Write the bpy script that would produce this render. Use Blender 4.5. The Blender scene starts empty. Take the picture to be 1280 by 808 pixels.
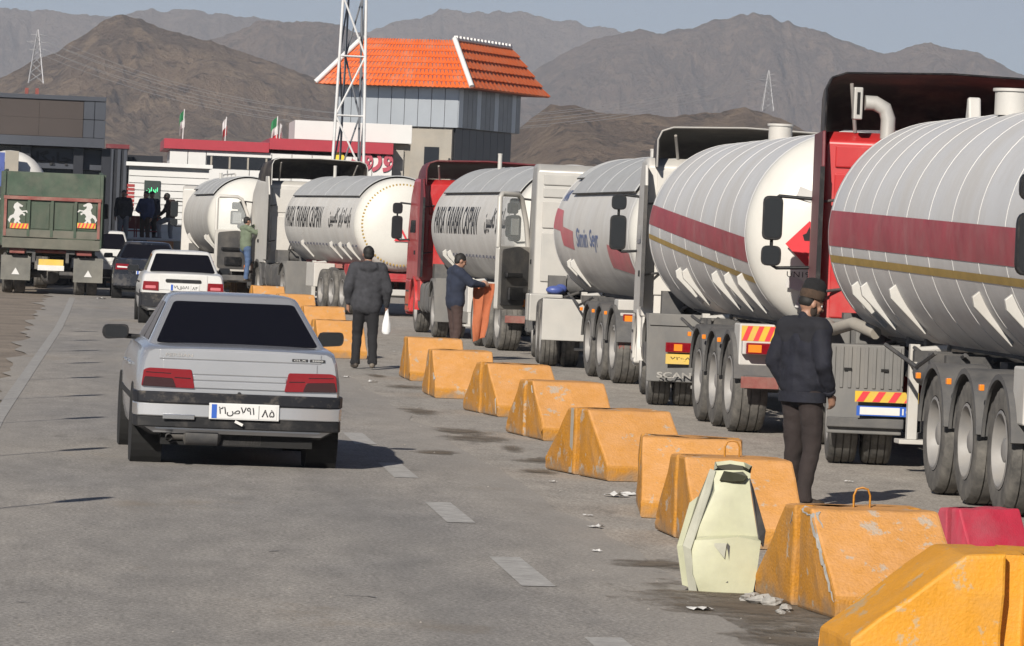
import bpy, bmesh, math, random, unicodedata
import numpy as np
from mathutils import Vector, Matrix
random.seed(7); np.random.seed(7)
SC = bpy.context.scene
COL = SC.collection
R = math.radians

# ---------------------------------------------------------------- camera
FPX, CX, CY = 5600.0, 640.0, 404.0            # focal length and centre in pixels of the 1280 x 808 photograph
YAW = math.atan((CX - 105) / FPX); PITCH = math.atan((CY - 293) / FPX); ROLL = R(2.4)
CAMR = Matrix.Rotation(-YAW, 3, 'Z') @ Matrix.Rotation(math.pi / 2 - PITCH, 3, 'X') @ Matrix.Rotation(ROLL, 3, 'Z')
CAMP = Vector((0, 0, 2.0))
cam = bpy.data.cameras.new('camera'); cam.sensor_width = 36.0; cam.lens = 36.0 * FPX / 1280.0
cam.clip_start = 0.5; cam.clip_end = 30000
camo = bpy.data.objects.new('camera', cam); COL.objects.link(camo)
camo.matrix_world = Matrix.Translation(CAMP) @ CAMR.to_4x4()
SC.camera = camo

# ---------------------------------------------------------------- sky, sun, exposure
SUN_EL = 28.0
SUN_TO = Vector((-0.41, -0.912))              # horizontal direction towards the sun (behind the camera, to the left)
world = bpy.data.worlds.new('World'); SC.world = world; world.use_nodes = True
wn = world.node_tree.nodes; wl = world.node_tree.links; wn.clear()
wo = wn.new('ShaderNodeOutputWorld'); wb = wn.new('ShaderNodeBackground'); ws = wn.new('ShaderNodeTexSky')
ws.sky_type = 'NISHITA'; ws.sun_disc = False; ws.sun_elevation = R(SUN_EL)
ws.sun_rotation = math.atan2(SUN_TO.x, SUN_TO.y) % (2 * math.pi)
ws.air_density = 0.7; ws.dust_density = 0.6; ws.ozone_density = 2.6; ws.altitude = 2200
wb.inputs['Strength'].default_value = 0.052
wl.new(ws.outputs[0], wb.inputs[0]); wl.new(wb.outputs[0], wo.inputs[0])
sun = bpy.data.lights.new('sun', 'SUN'); sun.energy = 4.9; sun.angle = R(0.55); sun.color = (1.0, 0.93, 0.83)
suno = bpy.data.objects.new('sun', sun); COL.objects.link(suno)
sd = Vector((SUN_TO.x * math.cos(R(SUN_EL)), SUN_TO.y * math.cos(R(SUN_EL)), math.sin(R(SUN_EL)))).normalized()
suno.rotation_euler = sd.to_track_quat('Z', 'Y').to_euler(); suno.location = (-20, -30, 60)
SC.view_settings.view_transform = 'Standard'; SC.view_settings.look = 'None'
SC.view_settings.exposure = 0.36; SC.view_settings.gamma = 1.0; SC.view_settings.use_curve_mapping = False
SC.render.engine = 'CYCLES'
try:
    SC.cycles.use_denoising = True
    SC.cycles.max_bounces = 6; SC.cycles.volume_bounces = 0; SC.cycles.caustics_reflective = False; SC.cycles.caustics_refractive = False
except Exception: pass

# ---------------------------------------------------------------- pixels to places
def ray(x, y): return CAMR @ Vector(((x - CX) / FPX, -(y - CY) / FPX, -1.0))
def G(x, y, z=0.0):                            # the point of the level z seen at a pixel
    d = ray(x, y); return CAMP + d * ((z - CAMP.z) / d.z)
def AT(x, y, Y):                               # the point at the depth Y seen at a pixel
    d = ray(x, y); return CAMP + d * (Y / d.y)

# ---------------------------------------------------------------- materials
MATS = {}
def mat(name, col, rough=0.6, metal=0.0, var=0.12, scale=4.0, dust=0.0, dcol=(0.36, 0.31, 0.25), dscale=1.6,
        bump=0.0, bscale=60.0, coat=0.0, spec=0.5, stretch=None, fine=0.0, emit=None, up_tint=None, chips=None, grime=0.0):
    if name in MATS: return MATS[name]
    m = bpy.data.materials.new(name); m.use_nodes = True; MATS[name] = m
    nt = m.node_tree; N = nt.nodes; L = nt.links
    b = N['Principled BSDF']; b.inputs['Roughness'].default_value = rough; b.inputs['Metallic'].default_value = metal
    b.inputs['Coat Weight'].default_value = coat; b.inputs['Coat Roughness'].default_value = 0.08
    b.inputs['Specular IOR Level'].default_value = spec
    tc = N.new('ShaderNodeTexCoord'); mp = N.new('ShaderNodeMapping'); L.new(tc.outputs['Object'], mp.inputs[0])
    if stretch: mp.inputs['Scale'].default_value = stretch
    c = None
    n1 = N.new('ShaderNodeTexNoise'); n1.inputs['Scale'].default_value = scale; n1.inputs['Detail'].default_value = 5; n1.inputs['Roughness'].default_value = 0.6
    L.new(mp.outputs[0], n1.inputs['Vector'])
    r1 = N.new('ShaderNodeMapRange'); r1.inputs['From Min'].default_value = 0.3; r1.inputs['From Max'].default_value = 0.7
    r1.inputs['To Min'].default_value = 1 - var; r1.inputs['To Max'].default_value = 1 + var; L.new(n1.outputs['Fac'], r1.inputs['Value'])
    mx = N.new('ShaderNodeMix'); mx.data_type = 'RGBA'; mx.blend_type = 'MULTIPLY'; mx.inputs['Factor'].default_value = 1.0
    mx.inputs[6].default_value = (*col, 1); L.new(r1.outputs[0], mx.inputs[7]); c = mx.outputs[2]
    if fine > 0:
        n3 = N.new('ShaderNodeTexNoise'); n3.inputs['Scale'].default_value = scale * 22; n3.inputs['Detail'].default_value = 3
        L.new(mp.outputs[0], n3.inputs['Vector'])
        r3 = N.new('ShaderNodeMapRange'); r3.inputs['From Min'].default_value = 0.32; r3.inputs['From Max'].default_value = 0.68
        r3.inputs['To Min'].default_value = 1 - fine; r3.inputs['To Max'].default_value = 1 + fine; L.new(n3.outputs['Fac'], r3.inputs['Value'])
        m3 = N.new('ShaderNodeMix'); m3.data_type = 'RGBA'; m3.blend_type = 'MULTIPLY'; m3.inputs['Factor'].default_value = 1.0
        L.new(c, m3.inputs[6]); L.new(r3.outputs[0], m3.inputs[7]); c = m3.outputs[2]
    if dust > 0:
        n2 = N.new('ShaderNodeTexNoise'); n2.inputs['Scale'].default_value = dscale; n2.inputs['Detail'].default_value = 8; n2.inputs['Roughness'].default_value = 0.68
        L.new(mp.outputs[0], n2.inputs['Vector'])
        r2 = N.new('ShaderNodeMapRange'); r2.inputs['From Min'].default_value = 0.62 - 0.3 * dust - 0.1; r2.inputs['From Max'].default_value = 0.80 - 0.15 * dust
        r2.inputs['To Max'].default_value = min(1.0, 0.35 + 0.6 * dust); L.new(n2.outputs['Fac'], r2.inputs['Value'])
        m2 = N.new('ShaderNodeMix'); m2.data_type = 'RGBA'; L.new(r2.outputs[0], m2.inputs['Factor']); L.new(c, m2.inputs[6]); m2.inputs[7].default_value = (*dcol, 1); c = m2.outputs[2]
        rr = N.new('ShaderNodeMapRange'); rr.inputs['To Min'].default_value = rough; rr.inputs['To Max'].default_value = 0.85; L.new(r2.outputs[0], rr.inputs['Value']); L.new(rr.outputs[0], b.inputs['Roughness'])
        if metal > 0:
            rm = N.new('ShaderNodeMapRange'); rm.inputs['To Min'].default_value = metal; rm.inputs['To Max'].default_value = 0.0; L.new(r2.outputs[0], rm.inputs['Value']); L.new(rm.outputs[0], b.inputs['Metallic'])
    if up_tint:                                     # paler tint on upward faces: dust, plus the contrast of lit slopes painted in
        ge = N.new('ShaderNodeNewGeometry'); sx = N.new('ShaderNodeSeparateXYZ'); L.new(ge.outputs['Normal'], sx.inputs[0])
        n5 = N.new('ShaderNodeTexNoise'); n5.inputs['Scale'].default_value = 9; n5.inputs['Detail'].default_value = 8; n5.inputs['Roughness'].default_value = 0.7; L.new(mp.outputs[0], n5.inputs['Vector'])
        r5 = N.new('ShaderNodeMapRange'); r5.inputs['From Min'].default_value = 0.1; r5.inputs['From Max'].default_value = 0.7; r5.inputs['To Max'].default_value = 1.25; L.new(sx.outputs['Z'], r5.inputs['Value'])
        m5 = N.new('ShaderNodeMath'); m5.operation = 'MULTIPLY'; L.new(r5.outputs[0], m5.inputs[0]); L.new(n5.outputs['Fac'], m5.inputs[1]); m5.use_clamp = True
        x5 = N.new('ShaderNodeMix'); x5.data_type = 'RGBA'; L.new(m5.outputs[0], x5.inputs['Factor']); L.new(c, x5.inputs[6]); x5.inputs[7].default_value = (*up_tint, 1); c = x5.outputs[2]
    if chips:                                      # flaked paint showing what lies below
        n6 = N.new('ShaderNodeTexNoise'); n6.inputs['Scale'].default_value = 5.5; n6.inputs['Detail'].default_value = 10; n6.inputs['Roughness'].default_value = 0.72; L.new(tc.outputs['Object'], n6.inputs['Vector'])
        oi = N.new('ShaderNodeObjectInfo'); a6 = N.new('ShaderNodeVectorMath'); a6.operation = 'ADD'; L.new(tc.outputs['Object'], a6.inputs[0]); L.new(oi.outputs['Location'], a6.inputs[1]); L.new(a6.outputs[0], n6.inputs['Vector'])
        r6 = N.new('ShaderNodeMapRange'); r6.inputs['From Min'].default_value = 0.585; r6.inputs['From Max'].default_value = 0.62; r6.inputs['To Max'].default_value = 0.85; L.new(n6.outputs['Fac'], r6.inputs['Value'])
        x6 = N.new('ShaderNodeMix'); x6.data_type = 'RGBA'; L.new(r6.outputs[0], x6.inputs['Factor']); L.new(c, x6.inputs[6]); x6.inputs[7].default_value = (*chips, 1); c = x6.outputs[2]
    if grime:                                      # splashed dirt along the foot
        s7 = N.new('ShaderNodeSeparateXYZ'); L.new(tc.outputs['Object'], s7.inputs[0])
        n7 = N.new('ShaderNodeTexNoise'); n7.inputs['Scale'].default_value = 8; n7.inputs['Detail'].default_value = 7; L.new(tc.outputs['Object'], n7.inputs['Vector'])
        m7 = N.new('ShaderNodeMath'); m7.operation = 'MULTIPLY_ADD'; L.new(n7.outputs['Fac'], m7.inputs[0]); m7.inputs[1].default_value = -grime * 2.0; L.new(s7.outputs['Z'], m7.inputs[2])
        r7 = N.new('ShaderNodeMapRange'); r7.inputs['From Min'].default_value = -grime * 0.35; r7.inputs['From Max'].default_value = -grime * 1.1; r7.inputs['To Max'].default_value = 0.75; L.new(m7.outputs[0], r7.inputs['Value'])
        x7 = N.new('ShaderNodeMix'); x7.data_type = 'RGBA'; L.new(r7.outputs[0], x7.inputs['Factor']); L.new(c, x7.inputs[6]); x7.inputs[7].default_value = (0.19, 0.15, 0.11, 1); c = x7.outputs[2]
    L.new(c, b.inputs['Base Color'])
    if bump > 0:
        nb = N.new('ShaderNodeTexNoise'); nb.inputs['Scale'].default_value = bscale; nb.inputs['Detail'].default_value = 4; L.new(mp.outputs[0], nb.inputs['Vector'])
        bp = N.new('ShaderNodeBump'); bp.inputs['Strength'].default_value = bump; bp.inputs['Distance'].default_value = 0.01; L.new(nb.outputs['Fac'], bp.inputs['Height']); L.new(bp.outputs[0], b.inputs['Normal'])
    if emit:
        b.inputs['Emission Color'].default_value = (*emit[0], 1); b.inputs['Emission Strength'].default_value = emit[1]
    return m

def M_(k):
    f = MDEF.get(k)
    if k not in MATS and f: mat(k, *f[0], **f[1])
    return MATS[k]
MDEF = {
 'silver': (((0.54, 0.545, 0.56),), dict(rough=0.27, metal=0.65, var=0.05, scale=1.5, coat=0.6)),
 'car_white': (((0.58, 0.58, 0.57),), dict(rough=0.35, var=0.03, coat=0.5, dust=0.12)),
 'car_dark': (((0.012, 0.015, 0.023),), dict(rough=0.25, var=0.05, coat=0.6, dust=0.04)),
 'glass': (((0.005, 0.005, 0.008),), dict(rough=0.06, var=0.02, spec=0.12)),
 'glass_soft': (((0.02, 0.022, 0.025),), dict(spec=0.3, rough=0.12, var=0.02)),
 'mirror': (((0.75, 0.78, 0.8),), dict(rough=0.03, metal=1.0, var=0.01)),
 'black_plastic': (((0.012, 0.0125, 0.014),), dict(spec=0.25, rough=0.5, var=0.15, dust=0.1, dscale=9, dcol=(.12,.11,.1))),
 'bumper_strip': (((0.014, 0.015, 0.019),), dict(spec=0.2, rough=0.55, var=0.1, dust=0.05, dscale=9)),
 'dark_void': (((0.008, 0.008, 0.008),), dict(rough=0.9, var=0.1)),
 'tyre': (((0.034, 0.034, 0.034),), dict(rough=0.9, var=0.2, dust=0.78, dcol=(0.20, 0.186, 0.165), dscale=5, bump=0.2)),
 'car_tyre': (((0.022, 0.022, 0.023),), dict(rough=0.85, var=0.2, dust=0.3, dcol=(0.12, 0.11, 0.1), dscale=6)),
 'rim': (((0.27, 0.265, 0.26),), dict(rough=0.55, metal=0.3, var=0.15, dust=0.6, dcol=(0.24, 0.22, 0.195), dscale=4)),
 'red_lamp': (((0.19, 0.006, 0.012),), dict(rough=0.12, var=0.05, coat=0.7)),
 'dark_lamp': (((0.035, 0.012, 0.014),), dict(rough=0.15, var=0.05, coat=0.5)),
 'amber': (((0.75, 0.22, 0.02),), dict(rough=0.25, var=0.05, coat=0.4)),
 'plate_white': (((0.60, 0.60, 0.59),), dict(rough=0.4, var=0.05)),
 'plate_blue': (((0.03, 0.10, 0.42),), dict(rough=0.4, var=0.05)),
 'plate_yellow': (((0.62, 0.42, 0.06),), dict(rough=0.5, var=0.1, dust=0.4)),
 'ink': (((0.012, 0.012, 0.014),), dict(rough=0.5, var=0.05)),
 'ink_grey': (((0.10, 0.10, 0.12),), dict(rough=0.6, var=0.3, scale=9)),
 'ink_blue': (((0.12, 0.16, 0.30),), dict(rough=0.6, var=0.25, scale=6)),
 'chrome': (((0.75, 0.75, 0.76),), dict(rough=0.15, metal=1.0, var=0.05)),
 'steel': (((0.34, 0.33, 0.32),), dict(rough=0.5, metal=0.5, var=0.15, dust=0.4)),
 'dusty_grey': (((0.072, 0.072, 0.074),), dict(rough=0.75, var=0.18, dust=0.5, dcol=(0.165, 0.155, 0.14), dscale=3)),
 'guard_grey': (((0.13, 0.13, 0.128),), dict(rough=0.75, var=0.15, dust=0.55, dcol=(0.215, 0.2, 0.18), dscale=2.2, stretch=(1, 1, 0.5))),
 'chassis': (((0.05, 0.05, 0.052),), dict(rough=0.75, var=0.2, dust=0.4, dcol=(0.17, 0.155, 0.135), dscale=3)),
 'chassis_red': (((0.36, 0.025, 0.03),), dict(rough=0.6, var=0.2, dust=0.4)),
 'tank_grey': (((0.57, 0.57, 0.57),), dict(rough=0.42, var=0.05, scale=0.7, dust=0.34, dcol=(0.43, 0.405, 0.37), dscale=1.1, stretch=(1.2, 1.3, 0.5), bump=0.12, bscale=2.0)),
 'tank_white': (((0.60, 0.59, 0.565),), dict(rough=0.45, var=0.08, scale=1.0, dust=0.34, dcol=(0.44, 0.41, 0.37), dscale=1.1, stretch=(1.2, 1.3, 0.5))),
 'tank_end': (((0.58, 0.57, 0.53),), dict(rough=0.4, var=0.03, dust=0.12, dcol=(0.5, 0.47, 0.42))),
 'weld': (((0.52, 0.515, 0.50),), dict(rough=0.5, var=0.08)),
 'stripe_red': (((0.31, 0.045, 0.06),), dict(rough=0.55, var=0.2, scale=2.2, dust=0.45, dcol=(0.34, 0.16, 0.16), dscale=2.5)),
 'stripe_pink': (((0.50, 0.13, 0.15),), dict(rough=0.55, var=0.1, dust=0.2)),
 'stripe_gold': (((0.36, 0.24, 0.06),), dict(rough=0.6, var=0.15)),
 'sun_sheet': (((0.36, 0.37, 0.38),), dict(rough=0.75, var=0.1, dust=0.3, dcol=(0.33, 0.33, 0.32))),
 'red_paint': (((0.44, 0.026, 0.028),), dict(rough=0.38, var=0.06, coat=0.25, dust=0.16, dcol=(0.42, 0.2, 0.17))),
 'dark_red': (((0.115, 0.010, 0.016),), dict(rough=0.5, var=0.1, dust=0.06)),
 'cab_white': (((0.52, 0.505, 0.475),), dict(rough=0.45, var=0.05, dust=0.25, dcol=(0.5, 0.46, 0.41))),
 'cab_silver': (((0.42, 0.41, 0.385),), dict(rough=0.4, metal=0.2, var=0.05, dust=0.35, dcol=(0.42, 0.39, 0.35))),
 'deflector_dark': (((0.024, 0.018, 0.016),), dict(rough=0.6, var=0.2, dust=0.12)),
 'white_part': (((0.47, 0.46, 0.435),), dict(rough=0.5, var=0.06, dust=0.2)),
 'hazard_red': (((0.60, 0.04, 0.05),), dict(rough=0.5, var=0.1)),
 'hazard_yellow': (((0.58, 0.38, 0.03),), dict(rough=0.5, var=0.1, dust=0.2)),
 'orange_paint': (((0.43, 0.185, 0.012),), dict(rough=0.75, var=0.12, scale=3, fine=0.14, dust=0.28, dcol=(0.36, 0.22, 0.12), dscale=4.5, bump=0.6, bscale=60, up_tint=(0.57, 0.29, 0.11), chips=(0.38, 0.33, 0.27), grime=0.14)),
 'orange_bright': (((0.60, 0.265, 0.015),), dict(rough=0.65, var=0.07, scale=2, fine=0.05, dust=0.2, dcol=(0.42, 0.25, 0.09), dscale=4, bump=0.4, bscale=60, chips=(0.42, 0.30, 0.16), grime=0.10)),  # brighter orange without the upward tint, for the nearest block
 'red_block': (((0.42, 0.02, 0.05),), dict(rough=0.7, var=0.12, dust=0.3, dcol=(0.30, 0.13, 0.15), bump=0.3)),
 'concrete': (((0.30, 0.29, 0.27),), dict(rough=0.9, var=0.2, scale=12, bump=0.6, bscale=50)),
 'pale_plastic': (((0.46, 0.465, 0.32),), dict(rough=0.5, var=0.12, scale=5, dust=0.4, dcol=(0.36, 0.35, 0.28), bump=0.25, bscale=14)),
 'pale_shade': (((0.03, 0.03, 0.015),), dict(rough=0.6, var=0.1)),  # shell colour darkened to stand for the shade inside it
 'paper': (((0.60, 0.59, 0.57),), dict(rough=0.7, var=0.1)),
 'soil': (((0.20, 0.165, 0.13),), dict(rough=0.95, var=0.3, scale=0.7, fine=0.2, bump=0.8, bscale=9)),
 'green_paint': (((0.036, 0.062, 0.040),), dict(rough=0.7, var=0.25, scale=3, dust=0.5, dcol=(0.115, 0.115, 0.09), dscale=2.2, fine=0.1, stretch=(1,1,0.5))),
 'green_dusty': (((0.095, 0.10, 0.08),), dict(rough=0.8, var=0.2, dust=0.6, dcol=(0.17, 0.155, 0.125))),
 'rust_red': (((0.20, 0.05, 0.042),), dict(rough=0.7, var=0.2, dust=0.3)),
 'mud_flap': (((0.12, 0.12, 0.11),), dict(rough=0.85, var=0.2, dust=0.6, dcol=(0.22, 0.21, 0.18))),
 'tile_orange': (((0.62, 0.125, 0.026),), dict(rough=0.45, var=0.05, dust=0.08)),
 'ridge_white': (((0.62, 0.62, 0.61),), dict(rough=0.5, var=0.06)),
 'clad_silver': (((0.40, 0.43, 0.46),), dict(rough=0.33, metal=0.5, var=0.06, scale=1)),
 'clad_dark': (((0.022, 0.024, 0.03),), dict(rough=0.35, metal=0.2, var=0.15, scale=1.5)),
 'clad_mid': (((0.16, 0.17, 0.18),), dict(rough=0.3, metal=0.3, var=0.15, scale=1.5)),
 'plaster': (((0.29, 0.27, 0.235),), dict(rough=0.9, var=0.12, scale=1.2, dust=0.3)),
 'white_wall': (((0.58, 0.58, 0.57),), dict(rough=0.6, var=0.04, scale=0.8)),
 'red_trim': (((0.33, 0.026, 0.042),), dict(rough=0.45, var=0.06)),
 'letter_red': (((0.38, 0.06, 0.09),), dict(rough=0.5, var=0.08)),
 'mast_white': (((0.58, 0.58, 0.58),), dict(rough=0.5, var=0.08)),
 'mast_grey': (((0.16, 0.17, 0.19),), dict(rough=0.5, metal=0.3, var=0.1)),
 'fascia_brown': (((0.036, 0.026, 0.023),), dict(rough=0.5, var=0.1, scale=1)),
 'fascia_grey': (((0.050, 0.056, 0.070),), dict(rough=0.4, metal=0.2, var=0.08, scale=1)),
 'dark_glass': (((0.012, 0.014, 0.018),), dict(rough=0.25, var=0.15, scale=1)),
 'led_board': (((0.03, 0.045, 0.04),), dict(rough=0.4, var=0.1)),
 'led_green': (((0.05, 0.5, 0.2),), dict(rough=0.5, emit=((0.1, 0.9, 0.35), 0.9))),
 'pylon': (((0.34, 0.34, 0.35),), dict(rough=0.5, metal=0.3, var=0.1)),
 'skin': (((0.31, 0.17, 0.115),), dict(rough=0.55, var=0.1, scale=14)),
 'navy': (((0.0065, 0.0075, 0.015),), dict(rough=0.85, var=0.2, scale=9, bump=0.4, bscale=40)),
 'navy_yoke': (((0.011, 0.0115, 0.016),), dict(rough=0.9, var=0.15, scale=9)),
 'brown_trousers': (((0.024, 0.017, 0.016),), dict(rough=0.9, var=0.2, scale=7, bump=0.4, bscale=30)),
 'grey_jacket': (((0.036, 0.037, 0.043),), dict(rough=0.95, var=0.28, scale=16, bump=0.4, bscale=40)),
 'black_cloth': (((0.009, 0.009, 0.011),), dict(rough=0.9, var=0.2)),
 'dark_blue_cloth': (((0.016, 0.022, 0.042),), dict(rough=0.9, var=0.2)),
 'jeans': (((0.06, 0.10, 0.19),), dict(rough=0.9, var=0.2)),
 'green_shirt': (((0.13, 0.16, 0.11),), dict(rough=0.9, var=0.15)),
 'grey_trousers': (((0.24, 0.24, 0.25),), dict(rough=0.9, var=0.15)),
 'blue_shirt': (((0.05, 0.07, 0.15),), dict(rough=0.9, var=0.15)),
 'brown_cloth': (((0.05, 0.03, 0.026),), dict(rough=0.9, var=0.15)),
 'hair': (((0.010, 0.009, 0.008),), dict(rough=0.7, var=0.2)),
 'beard': (((0.035, 0.024, 0.018),), dict(rough=0.9, var=0.2)),
 'knit_black': (((0.008, 0.008, 0.009),), dict(rough=0.95, var=0.25, scale=40, bump=0.5, bscale=120)),
 'knit_brown': (((0.055, 0.034, 0.022),), dict(rough=0.95, var=0.25, scale=40, bump=0.5, bscale=120)),
 'shoe': (((0.035, 0.026, 0.020),), dict(rough=0.6, var=0.2, dust=0.3)),
 'rag_orange': (((0.38, 0.115, 0.05),), dict(rough=0.9, var=0.12)),
 'bag_white': (((0.76, 0.77, 0.78),), dict(rough=0.35, var=0.06)),
 'blue_plastic': (((0.06, 0.09, 0.28),), dict(rough=0.4, var=0.2)),
 'flag_green': (((0.03, 0.20, 0.08),), dict(rough=0.8)),
 'flag_white': (((0.75, 0.75, 0.74),), dict(rough=0.8)),
 'flag_red': (((0.45, 0.03, 0.04),), dict(rough=0.8)),
 'yellow_sign': (((0.70, 0.52, 0.04),), dict(rough=0.6)),
 'kerb_orange': (((0.55, 0.24, 0.10),), dict(rough=0.8, dust=0.3)),
 'seat_red': (((0.28, 0.03, 0.03),), dict(rough=0.6)),
 'concrete_wall': (((0.34, 0.32, 0.29),), dict(rough=0.9, var=0.15)),
}

# ---------------------------------------------------------------- mesh helpers
class MB:
    def __init__(s): s.v = []; s.f = []
    def add(s, vs, fs, M=None):
        b = len(s.v)
        s.v += [tuple(M @ Vector(p)) if M else tuple(p) for p in vs]
        s.f += [tuple(i + b for i in f) for f in fs]; return s
    def box(s, c, d, M=None, taper=1.0):
        x, y, z = d[0] / 2, d[1] / 2, d[2] / 2; t = taper
        vs = [(-x, -y, -z), (x, -y, -z), (x, y, -z), (-x, y, -z), (-x * t, -y * t, z), (x * t, -y * t, z), (x * t, y * t, z), (-x * t, y * t, z)]
        T = Matrix.Translation(c); T = T @ M if M else T
        return s.add(vs, [(0, 3, 2, 1), (4, 5, 6, 7), (0, 1, 5, 4), (1, 2, 6, 5), (2, 3, 7, 6), (3, 0, 4, 7)], T)
    def bb(s, x0, x1, y0, y1, z0, z1): return s.box(((x0 + x1) / 2, (y0 + y1) / 2, (z0 + z1) / 2), (x1 - x0, y1 - y0, z1 - z0))
    def cyl(s, p0, p1, r0, r1=None, n=14, caps=True):
        r1 = r0 if r1 is None else r1; p0 = Vector(p0); p1 = Vector(p1); d = (p1 - p0)
        if d.length < 1e-6: return s
        q = d.to_track_quat('Z', 'Y'); vs = []
        for p, r in ((p0, r0), (p1, r1)):
            for k in range(n):
                a = 2 * math.pi * k / n; vs.append(p + q @ Vector((r * math.cos(a), r * math.sin(a), 0)))
        fs = [(k, (k + 1) % n, n + (k + 1) % n, n + k) for k in range(n)]
        if caps: fs += [tuple(range(n - 1, -1, -1)), tuple(range(n, 2 * n))]
        return s.add(vs, fs)
    def tube(s, pts, r, n=8):
        pts = [Vector(p) for p in pts]; rings = []; up = None
        for i, p in enumerate(pts):
            d = (pts[min(i + 1, len(pts) - 1)] - pts[max(i - 1, 0)]).normalized()
            a = Vector((0, 0, 1)) if abs(d.z) < 0.95 else Vector((1, 0, 0))
            if up is None: u = d.cross(a).normalized()
            else: u = (up - d * up.dot(d)).normalized()
            up = u; w = d.cross(u); rr = r[i] if isinstance(r, (list, tuple)) else r
            rings.append([p + u * (rr * math.cos(2 * math.pi * k / n)) + w * (rr * math.sin(2 * math.pi * k / n)) for k in range(n)])
        return s.loft(rings, closed=True, caps=True)
    def loft(s, rings, closed=True, caps=False):
        n = len(rings[0]); vs = [p for r in rings for p in r]; fs = []
        for i in range(len(rings) - 1):
            for k in range(n if closed else n - 1):
                a = i * n + k; b = i * n + (k + 1) % n; fs.append((a, b, b + n, a + n))
        if caps: fs += [tuple(range(n - 1, -1, -1)), tuple(range((len(rings) - 1) * n, len(rings) * n))]
        return s.add(vs, fs)
    def prism(s, poly, axis, a, b):                # polygon (2d) pulled out along an axis from a to b
        n = len(poly)
        def pt(u, w, t): return {'x': (t, u, w), 'y': (u, t, w), 'z': (u, w, t)}[axis]
        vs = [pt(u, w, a) for u, w in poly] + [pt(u, w, b) for u, w in poly]
        return s.add(vs, [(k, (k + 1) % n, n + (k + 1) % n, n + k) for k in range(n)] + [tuple(range(n - 1, -1, -1)), tuple(range(n, 2 * n))])
    def lathe(s, prof, axis='y', n=32, c=(0, 0, 0), a0=0.0, a1=None, wob=None):   # prof: (radius, position along the axis)
        full = a1 is None; m = n if full else n + 1; rings = []
        for j, (r, t) in enumerate(prof):
            ring = []
            for k in range(m):
                a = 2 * math.pi * k / n if full else a0 + (a1 - a0) * k / n
                rr = r + (wob(j, k) if wob else 0)
                u, w = rr * math.cos(a), rr * math.sin(a)
                p = {'x': (t, u, w), 'y': (u, t, w), 'z': (u, w, t)}[axis]
                ring.append((p[0] + c[0], p[1] + c[1], p[2] + c[2]))
            rings.append(ring)
        return s.loft(rings, closed=full)
    def ball(s, c, r, nu=14, nv=9, M=None):
        if not isinstance(r, (tuple, list)): r = (r, r, r)
        vs = [(0, 0, -1)]; fs = []
        for j in range(1, nv):
            t = -math.pi / 2 + math.pi * j / nv
            for k in range(nu):
                a = 2 * math.pi * k / nu; vs.append((math.cos(t) * math.cos(a), math.cos(t) * math.sin(a), math.sin(t)))
        vs.append((0, 0, 1)); e = len(vs) - 1
        for k in range(nu):
            fs.append((0, 1 + (k + 1) % nu, 1 + k)); fs.append((e, e - nu + k, e - nu + (k + 1) % nu))
            for j in range(nv - 2):
                a = 1 + j * nu + k; b = 1 + j * nu + (k + 1) % nu; fs.append((a, b, b + nu, a + nu))
        T = Matrix.Translation(c); T = T @ M.to_4x4() if M else T
        return s.add([(x * r[0], y * r[1], z * r[2]) for x, y, z in vs], fs, T)
    def caps(s, p0, p1, r0, r1, n=14):             # tapered capsule with round ends
        p0 = Vector(p0); p1 = Vector(p1); d = p1 - p0; q = d.to_track_quat('Z', 'Y'); L = d.length; rings = []
        for j in range(0, 5):
            t = -math.pi / 2 + (math.pi / 2) * j / 4; rings.append((max(r0 * math.cos(t), 1e-4), r0 * math.sin(t)))
        for j in range(0, 5):
            t = (math.pi / 2) * j / 4; rings.append((max(r1 * math.cos(t), 1e-4), L + r1 * math.sin(t)))
        return s.loft([[p0 + q @ Vector((r * math.cos(2 * math.pi * k / n), r * math.sin(2 * math.pi * k / n), z)) for k in range(n)] for r, z in rings], caps=True)
    def mesh(s, name='mesh'):
        me = bpy.data.meshes.new(name); me.from_pydata(s.v, [], s.f); me.validate(); return me
    def build(s, name, m, parent=None, smooth=None, bevel=0.0, solid=0.0, segs=2):
        me = s.mesh(name)
        bm = bmesh.new(); bm.from_mesh(me)
        bmesh.ops.remove_doubles(bm, verts=bm.verts, dist=1e-5); bmesh.ops.recalc_face_normals(bm, faces=bm.faces); bm.to_mesh(me); bm.free()
        return obj(name, me, m, parent, smooth, bevel, solid, segs)

def obj(name, me, m, parent=None, smooth=None, bevel=0.0, solid=0.0, segs=2):
    if isinstance(m, str): m = M_(m)
    if m is not None and len(me.materials) == 0: me.materials.append(m)
    if smooth is not None:
        me.polygons.foreach_set('use_smooth', [True] * len(me.polygons)); me.set_sharp_from_angle(angle=R(smooth))
    o = bpy.data.objects.new(name, me); COL.objects.link(o)
    if parent is not None: o.parent = parent
    if solid:
        md = o.modifiers.new('solid', 'SOLIDIFY'); md.thickness = solid; md.offset = 0
        if smooth is not None: es = o.modifiers.new('split', 'EDGE_SPLIT'); es.split_angle = R(max(smooth, 30)); es.use_edge_sharp = False
    if bevel:
        md = o.modifiers.new('bevel', 'BEVEL'); md.width = bevel; md.segments = segs; md.limit_method = 'ANGLE'; md.angle_limit = R(35)
    return o
def empty(name, loc=(0, 0, 0), rz=0.0):
    o = bpy.data.objects.new(name, None); COL.objects.link(o); o.location = loc; o.rotation_euler = (0, 0, rz); o.empty_display_size = 0.2; return o
def tag(o, label=None, cat=None, group=None, kind=None):
    if label: o['label'] = label
    if cat: o['category'] = cat
    if group: o['group'] = group
    if kind: o['kind'] = kind
    return o
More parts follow.
